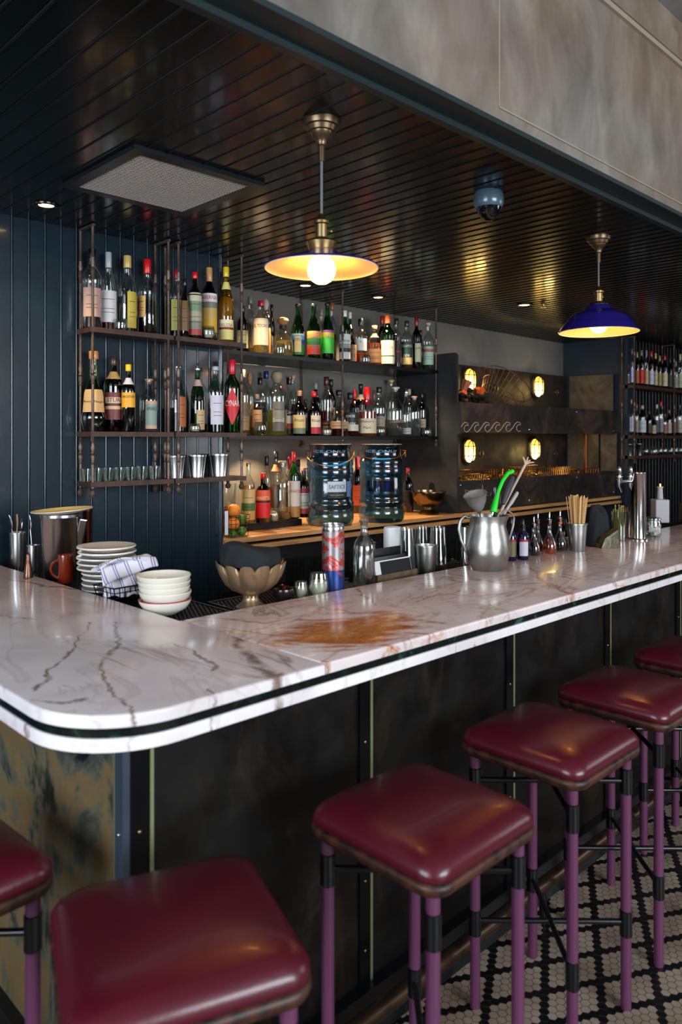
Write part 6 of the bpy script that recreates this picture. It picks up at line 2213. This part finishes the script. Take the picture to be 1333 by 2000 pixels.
# printed shaker tin
t, p, R, H = steel_cup(651, 1164, 1029, 44, MZ, 'tall steel shaker tin printed in red and blue', M_BRUSHED, None, 'shaker_tin', .97, rim=False)
mb = MB()
m, nt, b, tc = nodes('red_blue_print', .35, .6)
f = nz(nt, tc.outputs['Object'], 17, 5, 1.6)
c1 = ramp(nt, f, [(0.46, (0.58, 0.56, 0.56)), (0.50, (0.74, 0.20, 0.16)), (0.58, (0.70, 0.24, 0.20)), (0.62, (0.50, 0.46, 0.48))])
c2 = ramp(nt, f, [(0.44, (0.12, 0.24, 0.50)), (0.6, (0.16, 0.18, 0.38)), (0.66, (0.74, 0.30, 0.28))])
sep = nt.nodes.new('ShaderNodeSeparateXYZ')
nt.links.new(tc.outputs['Object'], sep.inputs[0])
zf = math_n(nt, 'GREATER_THAN', sep.outputs['Z'], H * .36)
nt.links.new(mixc(nt, zf, c2, c1), b.inputs['Base Color'])
mb.open_lathe([(R * .998, H * .03), (R * .998, H * .9)], 36)
mb.build('printed_wrap', m, t)
mb = MB()
mb.lathe([(R * 1.0, H * .93), (R * 1.0, H * .97), (R * .9, H * .99), (.0005, H * .985)], 32)
mb.build('lid', M_BRUSHED, t)

# clear glass bottle, two
def clear_bottle(px, bot, top, w, label, name='glass_water_bottle'):
    p_ = base(px, bot, MZ)
    R_ = metres(w, p_) / 2
    p_ = p_ + Vector((sin(YAW), cos(YAW), 0)) * R_ * .8
    H_ = (bot - top) / FPX * depth(p_)
    tt = thing(name, label, 'bottle', (p_.x, p_.y, MZ), 0, 'clear bottles on the bar')
    mb_ = MB()
    mb_.lathe([(R_ * .9, 0), (R_, .01 * H_), (R_, .58 * H_), (R_ * .93, .66 * H_), (R_ * .6, .74 * H_), (R_ * .36, .80 * H_), (R_ * .33, .86 * H_), (R_ * .33, .95 * H_), (R_ * .42, .96 * H_), (R_ * .42, H_), (R_ * .32, H_)], 32)
    mb_.build('glass_body', G_THICK, tt, angle=60)
    return tt


G_THICK = glass('pale_thick_glass', (0.80, 0.84, 0.82), 0.12, 0.22)
clear_bottle(712, 1152, 1018, 43, 'empty clear glass bottle right of the red and blue printed tin')
clear_bottle(730, 1130, 1060, 24, 'small clear bottle half hidden behind the empty glass bottle')

# white plastic squeeze bottle
p = base(767, 1125, MZ) + Vector((0, .10, 0))
q = at(767, 1028, y=p.y)
R = metres(35, q) / 2
t = thing('white_canister', 'translucent white plastic canister behind the menus', 'canister', (q.x, p.y, MZ))
H = q.z - MZ
mb = MB()
mb.lathe([(R * .95, 0), (R, .01), (R, H * .94), (R * .93, H * .985), (R * .7, H), (.0005, H)], 32)
mb.build('canister_body', mat('milky_plastic', (0.93, 0.95, 0.97), .4), t)

# menu holder with menus
A = base(760, 1142, MZ)
ang = math.atan2((1118 - 1140), (825 - 760))
p0 = base(742, 1147, MZ) + Vector((.010, .022, 0))
p1 = base(826, 1130, MZ) + Vector((.0, .022, 0))
t = thing('menu_box', 'worn wooden box on the bar holding menus', 'box', (p0.x, p0.y, MZ), 0)
L = (p1 - p0).length
a_ = atan2(p1.y - p0.y, p1.x - p0.x)
t.rotation_euler = (0, 0, a_)
hb = .036
mb = MB()
mb.box((0, 0, 0), (L, .006, hb))
mb.box((0, .075, 0), (L, .081, hb))
mb.box((0, 0, 0), (.006, .081, hb))
mb.box((L - .006, 0, 0), (L, .081, hb))
mb.box((0, 0, 0), (L, .081, .004))
mb.build('box_body', mat('old_wood', (0.34, 0.27, 0.18), .7, noise=.4, nscale=40), t)
tmz = MZ + .006
for k, (dy_, tilt, hh, thk, col_, lab) in enumerate(((.009, -13, .078, .020, M_PAPER, 'white menu sheaf with dark printed cover in the front of the wooden box'), (.034, -8, .086, .005, M_BLACKMETAL, 'black-covered menu in the middle of the wooden box'),
                                                    (.041, -8, .082, .018, M_PAPER, 'pale menu sheaf behind the black-covered one'), (.067, -3, .112, .004, M_BLACKMETAL, 'tall black menu at the back of the wooden box'))):
    mb = MB()
    Lm = L - .030
    ns_ = 5 if col_ is M_PAPER else 1
    for s_ in range(ns_):
        mb.box((0, s_ * thk / ns_, 0), (Lm, (s_ + .88) * thk / ns_, hh - .002 * (s_ % 2)))
    o = mb.build('menu', col_, None, None, None)
    o.location = (p0.x + cos(a_) * .012 - sin(a_) * dy_, p0.y + sin(a_) * .012 + cos(a_) * dy_, tmz)
    o.rotation_euler = (radians(tilt), 0, a_)
    tag(o, lab, 'menu', 'menus in the wooden box')
    if k == 0:
        mb = MB()
        mb.box((.030, -.0025, .002), (Lm * .98, -.0008, hh * .94))
        mb.build('printed_cover', M_CLOTH_NAVY, o)['label'] = 'dark printed menu cover'

# pint glasses turned down, julep cup
for px, bot, top, w, lab in ((797, 1122, 1040, 36, 'upturned mixing glass behind the menus, leftmost of three'), (826, 1112, 1036, 34, 'upturned mixing glass just behind the silver cup, middle of three'), (860, 1118, 1038, 40, 'upturned mixing glass right of the silver cup, rightmost of three')):
    p = base(px, bot, MZ)
    R = metres(w, p) / 2
    p = p + Vector((sin(YAW), cos(YAW), 0)) * (R * .8 + .024)
    H = (bot - top) / FPX * depth(p)
    t = thing('mixing_glass', lab, 'glass', (p.x, p.y, MZ + .009), 0, 'upturned mixing glasses')
    mb = MB()
    mb.lathe([(R, 0), (R * .76, H * .97), (R * .73, H), (R * .70, H * .92), (.0005, H * .92)], 32, caps=(0, 0))
    mb.build('glass_body', G_CLEAR, t, angle=50)
steel_cup(835, 1121, 1068, 43, MZ, 'silver julep cup in front of the upturned mixing glasses', M_PEWTER, None, 'steel_julep_cup', .76)
# steel shaker beside the pitcher
p = base(913, 1112, CT)
t, p, R, H = steel_cup(912, 1114, 1032, 25, MZ, 'polished steel cocktail shaker half behind the pewter pitcher', M_CHROME, None, 'cocktail_shaker', 1.0, rim=False)

# pewter pitcher with tools
p = base(958, 1116, CT)
R = metres(92, p) / 2
p = p + Vector((sin(YAW), cos(YAW), 0)) * R * .55
R = metres(92, p) / 2
H = (1110 - 1005) / FPX * depth(p)
t = thing('pewter_pitcher', 'dented pewter pitcher full of bar tools, standing on the marble', 'pitcher', (p.x, p.y, CT + .0005), -YAW)
mb = MB()
mb.lathe([(R * .66, 0), (R * .70, .006), (R * .80, H * .10), (R * .93, H * .30), (R * .96, H * .42), (R * .88, H * .62), (R * .77, H * .80), (R * .75, H * .90), (R * .80, H), (R * .77, H), (R * .72, H * .9), (R * .74, H * .8), (R * .85, H * .6), (R * .9, H * .4), (R * .62, .012), (.0005, .01)],
         44, None, None, lambda a_2, r_, z_: r_ * (1 + .16 * max(0, cos(a_2)) ** 8 * max(0, (z_ / H - .80) / .2)))
mb.build('pitcher_body', M_PEWTER, t, angle=50)
mb = MB()
pts = []
for (x_, z_) in ((-.72, .94), (-.98, .99), (-1.16, .90), (-1.22, .74), (-1.13, .54), (-.98, .40), (-.90, .28), (-.86, .20)):
    pts.append((x_ * R, 0, z_ * H))
mb.tube(pts, [.005, .0065, .007, .007, .0062, .0055, .0045, .003], 10)
mb.build('handle', M_PEWTER, t)
PC = Vector((p.x, p.y, CT))
PH = H
tools_y = p.y


def rodto(px, py, y_):
    return at(px, py, y=y_)


# conical strainer
a0 = rodto(938, 1004, tools_y)
s = thing('conical_strainer', 'fine mesh conical strainer sticking out of the pitcher', 'strainer', a0)
q = rodto(928, 964, tools_y)
axis = (q - a0).normalized()
Rm = metres(45, a0) / 2
mb = MB()
Lc = metres(42, a0)
mb.lathe([(.002, 0), (Rm * .45, Lc * .28), (Rm * .80, Lc * .62), (Rm, Lc), (Rm * 1.05, Lc * 1.02), (Rm * .97, Lc * 1.02), (Rm * .76, Lc * .62), (.001, .004)], 28, None, None)
o = mb.build('mesh_cone', mat('wire_mesh', (0.62, 0.60, 0.58), .5, .7, bump=.5, bscale=500), s, angle=60)
o.rotation_mode = 'QUATERNION'
o.rotation_quaternion = axis.to_track_quat('Z', 'Y')
mb = MB()
mb.tube([(0, 0, 0), tuple(Vector((PC.x, PC.y, CT + .02)) - a0)], .0025, 6)
mb.build('handle', M_CHROME, s)


def tool(name, label, x0_, y0_, x1_, y1_, r, m_, cat='utensil', seg=10, extra=None):
    b0 = Vector((PC.x, PC.y, 0))
    q1 = rodto(x1_, y1_, tools_y)
    q0 = rodto(x0_, y0_, tools_y)
    tt = thing(name, label, cat, q0)
    d_ = q1 - q0
    # lower shaft continues down into the pitcher
    mb_ = MB()
    mb_.tube([tuple(-d_.normalized() * .09), (0, 0, 0)], r if isinstance(r, float) else r[0], seg)
    n_ = 9
    rs_ = [r] * n_ if isinstance(r, float) else [r[min(len(r) - 1, int(k_ * len(r) / n_))] for k_ in range(n_)]
    pts_ = [tuple(d_ * (k_ / (n_ - 1))) for k_ in range(n_)]
    mb_.tube(pts_, rs_, seg)
    mb_.build('shaft', m_, tt)
    return tt, d_


t1, d1 = tool('knife', 'black-handled knife upright in the pitcher behind the green peeler', 966, 1004, 966, 952, [.0095, .0095, .010, .010, .008], M_BLACKMETAL)
# green and black peeler / zester handle
t2 = thing('zester', 'bright green and black handled zester in the pitcher', 'utensil', rodto(968, 1000, tools_y - .01))
o0 = Vector(t2.location)
cl1 = [rodto(x_, y_, tools_y - .01) - o0 for x_, y_ in ((964, 1000), (967, 985), (973, 962), (982, 940), (992, 925), (1001, 921))]
cl2 = [rodto(x_, y_, tools_y - .018) - o0 for x_, y_ in ((983, 984), (989, 966), (996, 947), (1002, 933))]
M_LIMEP = mat('bright_green_plastic', (0.12, 0.85, 0.20), .35)
mb = MB()
mb.tube(cl1, [.0145, .013, .0075, .0072, .008, .009], 12)
mb.sphere(cl1[-1], .0092)
mb.sphere(cl1[0] + Vector((.004, 0, 0)), .016, sz=(1.1, .6, .8)) if False else None
mb.build('green_grip', M_LIMEP, t2)
mb = MB()
mb.tube(cl2, [.009, .0135, .0135, .0095], 12)
mb.sphere(cl2[-1], .0085)
mb.build('black_grip', mat('charcoal_grip', (0.20, 0.21, 0.23), .5), t2)
mb = MB()
mb.tube([tuple(cl1[0]), tuple(cl1[0] + Vector((-.006, .01, -.07)))], .005, 8)
mb.build('shank', M_CHROME, t2)
# forked wooden swizzle stick
M_SWZ = mat('pale_stick_wood', (0.78, 0.68, 0.60), .6)
t3, d3 = tool('swizzle_stick', 'long pale wooden swizzle stick with forked tip leaning out of the pitcher', 976, 1003, 1028, 905, [.0062, .0058, .0055], M_SWZ)
o0 = Vector(t3.location)
for i, (x_, y_) in enumerate(((1022, 893), (1032, 893), (1043, 903), (1036, 899))):
    mb = MB()
    mb.tube([tuple(d3 * .985), tuple((d3 + (rodto(x_, y_, tools_y) - o0)) / 2 + Vector((0, 0, .001))), tuple(rodto(x_, y_, tools_y) - o0)], [.005, .0038, .0032], 8)
    mb.build('prong', M_SWZ, t3)
t4, d4 = tool('serrated_tongs', 'pale serrated handle leaning right behind the swizzle stick', 985, 1004, 1011, 962, [.0055, .0065, .0085, .0085, .007], mat('pale_grip', (0.74, 0.70, 0.70), .4))
for k in range(12):
    mb = MB()
    f = .1 + k * .065
    mb.sphere(tuple(d4 * f + Vector((.005, -.005, 0))), .0028, None, 8, 5)
    mb.build('tooth', M_BLACKMETAL, t4)
# hooked bar spoon over the lip
hk = thing('hooked_wire', 'curved pale metal hook hanging over the right lip of the pitcher', 'hook', rodto(985, 1004, tools_y - .03))
o0 = Vector(hk.location)
mb = MB()
mb.tube([tuple(rodto(x_, y_, tools_y - .045) - o0) for x_, y_ in ((978, 1006), (984, 999), (992, 997), (1000, 1002), (1005, 1012), (1003, 1028), (996, 1050), (988, 1072), (983, 1085), (984, 1092))], [.003, .003, .003, .0034, .0036, .0036, .0036, .0034, .003, .002], 8)
mb.build('hook_body', mat('satin_pink_steel', (0.78, 0.72, 0.72), .3, .7), hk)

# cobalt dropper bottles
def dropper(px, bot, top, w, label, lab_col):
    p_ = base(px, bot, CT)
    R_ = metres(w, p_) / 2
    p_ = p_ + Vector((sin(YAW), cos(YAW), 0)) * R_ * .8
    H_ = (bot - top) / FPX * depth(p_)
    tt = thing('dropper_bottle', label, 'bottle', (p_.x, p_.y, CT + .0005), atan2(-p_.x, p_.y), 'small bitters bottles on the bar')
    pr_ = [(R_ * .9, 0), (R_, .008), (R_, H_ * .55), (R_ * .9, H_ * .62), (R_ * .45, H_ * .68), (R_ * .42, H_ * .74)]
    mb_ = MB()
    mb_.lathe(pr_, 24)
    mb_.build('glass_body', mat('cobalt_glass_deep', (0.03, 0.04, 0.20), .08, coat=.5), tt, angle=60)
    mb_ = MB()
    mb_.lathe([(R_ * .5, H_ * .73), (R_ * .5, H_ * .84), (R_ * .3, H_ * .86), (R_ * .25, H_ * .96), (R_ * .1, H_)], 16)
    mb_.build('cap', M_BLACKMETAL, tt)
    lo_ = wrap_patch(pr_, H_ * .10, H_ * .50, -.5, .9, .001, [(.86, cmat(lab_col)), (1, cmat((0.6, 0.1, 0.15)))]).build('label', None, tt)
    return tt


dropper(1001, 1096, 1012, 21, 'blue bottle with gold-edged label directly right of the pitcher', (0.45, 0.38, 0.20))
dropper(1024, 1094, 1014, 25, 'cobalt dropper bottle with white label, second right of the pitcher', (0.78, 0.78, 0.82))


# bitters decanters
def bitters(px, bot, top, w, label, liq, fill, neckc=None):
    p_ = base(px, bot, CT)
    R_ = metres(w, p_) / 2
    p_ = p_ + Vector((sin(YAW), cos(YAW), 0)) * R_ * .8
    H_ = (bot - top) / FPX * depth(p_)
    tt = thing('bitters_bottle', label, 'bottle', (p_.x, p_.y, CT + .0005), atan2(-p_.x, p_.y), 'small bitters bottles on the bar')
    pr_ = [(R_ * .85, 0), (R_ * .95, .02 * H_), (R_, .16 * H_), (R_ * .92, .24 * H_), (R_ * .55, .38 * H_), (R_ * .30, .48 * H_), (R_ * .27, .56 * H_), (R_ * .27, .78 * H_), (R_ * .36, .79 * H_), (R_ * .36, .81 * H_)]
    mb_ = MB()
    mb_.lathe(pr_, 24)
    mb_.build('glass_body', G_CLEAR, tt, angle=60)
    mb_ = MB()
    lp_ = [(max(.001, r_ - .0016), max(.003, z_)) for r_, z_ in pr_ if z_ < fill * H_] + [(r_at(pr_, fill * H_) - .0016, fill * H_)]
    mb_.lathe(lp_, 24)
    mb_.build('liquid', liquid('bitters_%.2f' % liq[0], liq), tt)
    mb_ = MB()
    mb_.lathe([(R_ * .25, .70 * H_), (R_ * .33, .72 * H_), (R_ * .33, .83 * H_), (R_ * .12, .85 * H_), (R_ * .10, .99 * H_), (R_ * .07, H_)], 14)
    mb_.build('dasher', M_CHROME, tt)
    if neckc:
        wrap_patch(pr_, .66 * H_, .79 * H_, -pi, pi, .001, [(1, cmat(neckc))], 18).build('neck_band', None, tt)
    return tt


bitters(1046, 1086, 1010, 24, 'small bitters decanter of dark red, first after the blue bottles', (0.20, 0.04, 0.03), .32)
bitters(1054, 1078, 1003, 24, 'bitters decanter with red band, second after the blue bottles', (0.50, 0.10, 0.06), .40, (0.50, 0.12, 0.08))
bitters(1077, 1082, 1001, 28, 'bitters decanter of glowing amber liquid in the middle of the row', (0.78, 0.30, 0.08), .30, (0.40, 0.10, 0.08))
bitters(1098, 1077, 998, 27, 'bitters decanter with orange neck band and dark contents', (0.25, 0.18, 0.10), .28, (0.80, 0.36, 0.12))
p = base(1109, 1073, CT)
bottle(0, 0, 0, 0, CT + .0005, 'little bright green bottle beside the cup of wooden stirrers', 'squat', 'green', DK, .3, [(1, (0.8, 0.8, 0.8))], (0.05, 0.08, 0.06), None, group='small bitters bottles on the bar', pos=(p.x + .03, p.y + .03, 57 / FPX * depth(p), metres(18, p) / 2), lz=(.2, .4), name='small_green_bottle', caph=.3, twist=.5)

# cup of stirrers
t, p, R, H = steel_cup(1133, 1078, 1025, 40, CT, 'steel cup packed with wooden stirrers', M_PEWTER, None, 'steel_julep_cup', .74)
rs2 = random.Random(5)
g = 'wooden stirrers in the steel cup'
ns = 22
stirs = []
for k in range(ns):
    a_ = 2 * pi * k / ns * 2.4
    rr2 = R * .62 * ((k + .5) / ns) ** .5
    cx_, cy_ = rr2 * cos(a_), rr2 * sin(a_)
    top_ = Vector((cx_ * 1.75, cy_ * 1.75, H + metres(53 + rs2.uniform(-3, 2), p)))
    bot_ = Vector((cx_ * .75, cy_ * .75, .012))
    mb = MB()
    mb.box((-.0030, -.0013, 0), (.0030, .0013, (top_ - bot_).length))
    o = mb.build('wooden_stirrer', M_STRAW, None, (p.x + bot_.x, p.y + bot_.y, CT + bot_.z))
    o.rotation_mode = 'QUATERNION'
    o.rotation_quaternion = (top_ - bot_).to_track_quat('Z', 'Y')
    tag(o, 'flat wooden stirrer fanned among others in the steel cup', 'stirrer', g)

# dark cloth and mossy box
p = base(1175, 1068, CT) + Vector((.02, .035, 0))
t = thing('navy_bar_towel', 'dark navy bar towel heaped beside the wooden stirrers', 'towel', (p.x, p.y, CT), -YAW)
Rw, Hw = metres(46, p) / 2, metres(78, p)


def towel(u, v):
    a_ = 2 * pi * u
    f_ = v
    rr2 = Rw * (1.0 - .35 * (1 - f_)) * (1 + .12 * sin(3 * a_ + 2) + .06 * sin(8 * a_ + 5 * v))
    if v < .4:
        rr2 *= (v / .4) ** .6
    zz_ = Hw * (1.0 if v < .25 else 1 - ((v - .25) / .75) ** 1.3) * (.92 + .10 * sin(2 * a_))
    return (rr2 * cos(a_), rr2 * .8 * sin(a_), max(.002, zz_))


cloth_obj('towel_body', towel, M_CLOTH_NAVY, t, .003, 48, 16)
p = base(1186, 1070, CT)
t = thing('mossy_box', 'mottled olive stone-like block in front of the navy towel', 'block', (p.x + .012, p.y + .010, CT + .0005), -YAW + .25)
mb = MB()
w_ = metres(40, p) / 2
mb.add([(-w_, -.035, 0), (w_, -.035, 0), (w_, .02, 0), (-w_, .02, 0), (-w_ * .5, -.030, .045), (w_ * .98, -.030, .085), (w_ * .98, .02, .085), (-w_ * .5, .02, .045)],
       [(0, 3, 2, 1), (4, 5, 6, 7), (0, 1, 5, 4), (1, 2, 6, 5), (2, 3, 7, 6), (3, 0, 4, 7)], None, False)
mb.build('block_body', clouds('moss_glass', [(.35, (0.10, 0.10, 0.04)), (.5, (0.34, 0.32, 0.14)), (.65, (0.16, 0.17, 0.07)), (.75, (0.62, 0.58, 0.36))], 28, (1, 1, 1), .3, 0, .4), t)

# glasses of picks
def picks(px, bot, w, hp, label, cols, n_, group):
    p_ = base(px, bot, CT)
    R_ = metres(w, p_) / 2
    p_ = p_ + Vector((sin(YAW), cos(YAW), 0)) * (R_ * .8 + (.075 if w < 20 else .02))
    H_ = hp / FPX * depth(p_)
    tt = thing('pick_glass', label, 'glass', (p_.x, p_.y, CT + .0005), 0, 'glasses of picks')
    mb_ = MB()
    mb_.lathe([(R_ * .9, 0), (R_, H_), (R_ * .94, H_), (R_ * .84, .006), (.0005, .006)], 24)
    mb_.build('glass_body', G_CLEAR, tt, angle=50)
    for k_ in range(n_):
        a_2 = 2.4 * k_
        r2_ = R_ * .72 * ((k_ + .5) / n_) ** .5
        mb_ = MB()
        zt_ = H_ * rs2.uniform(1.02, 1.22)
        mb_.tube([(r2_ * cos(a_2 + .5) * .9, r2_ * sin(a_2 + .5) * .9, .008), (r2_ * cos(a_2) * 1.02, r2_ * sin(a_2) * 1.02, zt_)], .0017, 5)
        if cols[1]:
            mb_.sphere((r2_ * cos(a_2) * 1.02, r2_ * sin(a_2) * 1.02, zt_), .004, None, 7, 5)
        o_ = mb_.build('cocktail_pick', cols[0], None, (p_.x, p_.y, CT))
        tag(o_, ('knotted bamboo pick' if cols[1] else 'slim orange-toned wooden pick') + ' standing in the ' + ('wider' if cols[1] else 'narrower') + ' pick glass by the beer tower', 'pick', group)


picks(1216, 1058, 28, 56, 'wider glass of knotted bamboo picks left of the beer tower', (mat('bamboo_green', (0.62, 0.58, 0.30), .5), True), 16, 'knotted picks in the wider glass')
picks(1237, 1054, 18, 50, 'narrow glass of wooden picks right beside the beer tower', (mat('pick_orange', (0.80, 0.52, 0.24), .5), False), 10, 'wooden picks in the narrow glass')

# beer tower
p = base(1252, 1055, CT)
R = metres(29, p) / 2
p = p + Vector((sin(YAW), cos(YAW), 0)) * R * .8
H = (1051 - 919) / FPX * depth(p)
R = metres(29, p) / 2
t = thing('beer_tower', 'polished steel cylindrical beer tower with two taps on the right of the bar', 'beer tower', (p.x, p.y, CT + .0005))
mb = MB()
mb.lathe([(R * 1.35, 0), (R * 1.35, .004), (R * 1.02, .008), (R, .012), (R, H * .97), (R * 1.05, H * .975), (R * 1.05, H * .99), (R * .95, H), (.0005, H)], 44)
mb.build('column', M_CHROME, t, angle=50)
left_dir = Vector((-cos(YAW), sin(YAW), 0))
fwd_dir = Vector((sin(YAW), cos(YAW), 0))
for k, (off, fo, lab) in enumerate(((.098, -.02, 'front tap'), (.038, .05, 'rear tap'))):
    e = left_dir * off + fwd_dir * fo * 0
    e = left_dir * off - fwd_dir * .01 * (1 - k)
    zt = H * .86
    mb = MB()
    e2 = Vector((e.x, e.y, 0))
    mb.tube([tuple(e2.normalized() * R * .8 + Vector((0, 0, zt))), tuple(e2 * .8 + Vector((0, 0, zt))), tuple(e2 + Vector((0, 0, zt)))], [.0095, .0095, .0125], 14)
    mb.tube([tuple(e2 + Vector((0, 0, zt + .004))), tuple(e2 + left_dir * .004 + Vector((0, 0, zt - .022))), tuple(e2 - left_dir * .008 + Vector((0, 0, zt - .055)))], [.011, .0085, .0065], 12)
    mb.lathe([(.012, zt + .004), (.013, zt + .018), (.016, zt + .020), (.016, zt + .026), (.010, zt + .028), (.014, zt + .038), (.010, zt + .044), (.009, zt + .060), (.0075, zt + .070), (.004, zt + .074)], 18, None, Matrix.Translation(e2))
    tp = mb.build('tap', M_CHROME, t, angle=50)

# jar, white tray pieces and bottle right of the tower
p = base(1281, 1049, CT)
R = metres(32, p) / 2
p = p + Vector((sin(YAW), cos(YAW), 0)) * R * .8
H = 30 / FPX * depth(p)
t = thing('clip_jar', 'clip-top glass jar of white sugar cubes right of the beer tower', 'jar', (p.x, p.y, CT + .0005))
mb = MB()
mb.lathe([(R * .85, 0), (R, .01), (R, H * .8), (R * .9, H), (R * .9, H + .004)], 28)
mb.build('glass_body', G_CLEAR, t, angle=60)
mb = MB()
rs3 = random.Random(2)
for k in range(60):
    a_2, r2_ = rs3.uniform(0, 6.3), R * .80 * rs3.random() ** .5
    s_ = .008
    M4 = Matrix.Translation((r2_ * cos(a_2), r2_ * sin(a_2), .010 + rs3.random() * H * .72)) @ Matrix.Rotation(rs3.uniform(0, 3), 4, 'Z') @ Matrix.Rotation(rs3.uniform(0, 3), 4, 'X')
    mb.box((-s_, -s_, -s_), (s_, s_, s_), None, M4)
o = mb.build('sugar_cubes', mat('sugar', (0.85, 0.82, 0.80), .6), t)
o['kind'] = 'stuff'
mb = MB()
mb.lathe([(R * .92, H + .004), (R * 1.0, H + .007), (R * .98, H + .014), (R * .7, H + .020), (.0005, H + .022)], 28)
mb.build('lid', G_CLEAR, t)
mb = MB()
mb.tube([(R * .95, 0, H), (R * 1.25, -.01, H + .008), (R * 1.35, -.02, H - .012)], .002, 6)
mb.build('wire_clip', M_CHROME, t)

p = base(1290, 1030, CT) + Vector((.10, .11, 0))
q = at(1290, 975, y=p.y)
t = thing('white_dispenser', 'small white box dispenser behind the sugar jar', 'dispenser', (q.x, p.y, CT + .0005), -YAW)
wd = metres(27, q)
mb = MB()
mb.box((-wd / 2, -.04, 0), (wd / 2, .04, q.z - CT))
o = mb.build('box_body', mat('off_white_plastic', (0.70, 0.69, 0.72), .45), t)
bv = o.modifiers.new('bevel', 'BEVEL')
bv.width = .006
bv.segments = 3
h0 = q.z - CT
hs = metres(1, q)
bt = thing('white_squeeze_bottle', 'white nozzle bottle with yellow ring above the white dispenser', 'bottle', (q.x, p.y, q.z + .001))
mb = MB()
mb.lathe([(6 * hs, 0), (5 * hs, 20 * hs), (4.5 * hs, 22 * hs)], 18)
mb.build('neck', mat('off_white_plastic', (0.70, 0.69, 0.72), .45), bt)
mb = MB()
mb.lathe([(6.2 * hs, 22 * hs), (6.2 * hs, 24.5 * hs)], 18)
mb.build('yellow_ring', mat('yellow_plastic', (0.90, 0.68, 0.10), .4), bt)
mb = MB()
mb.lathe([(2.5 * hs, 24.5 * hs), (2.0 * hs, 30 * hs)], 12)
mb.build('nozzle', M_CHROME, bt)

# dark register with a screen at the picture edge
p = base(1333, 1025, CT) + Vector((.21, -.02, 0))
t = thing('payment_terminal', 'dark grey register cut by the right edge of the picture', 'register', (p.x, p.y, CT + .0005), -YAW + .1)
mb = MB()
mb.add([(-.08, -.08, 0), (.16, -.08, 0), (.16, .1, 0), (-.08, .1, 0), (-.07, -.06, .085), (.16, -.06, .085), (.16, .1, .115), (-.07, .1, .115)],
       [(0, 3, 2, 1), (4, 5, 6, 7), (0, 1, 5, 4), (1, 2, 6, 5), (2, 3, 7, 6), (3, 0, 4, 7)], None, False)
o = mb.build('terminal_body', mat('dark_grey_plastic', (0.16, 0.16, 0.17), .4), t)
bv = o.modifiers.new('bevel', 'BEVEL')
bv.width = .012
bv.segments = 3
mb = MB()
mb.box((-.005, .09, .13), (.20, .10, .27))
mb.build('screen', mat('pale_screen', (0.62, 0.72, 0.70), .3), t)
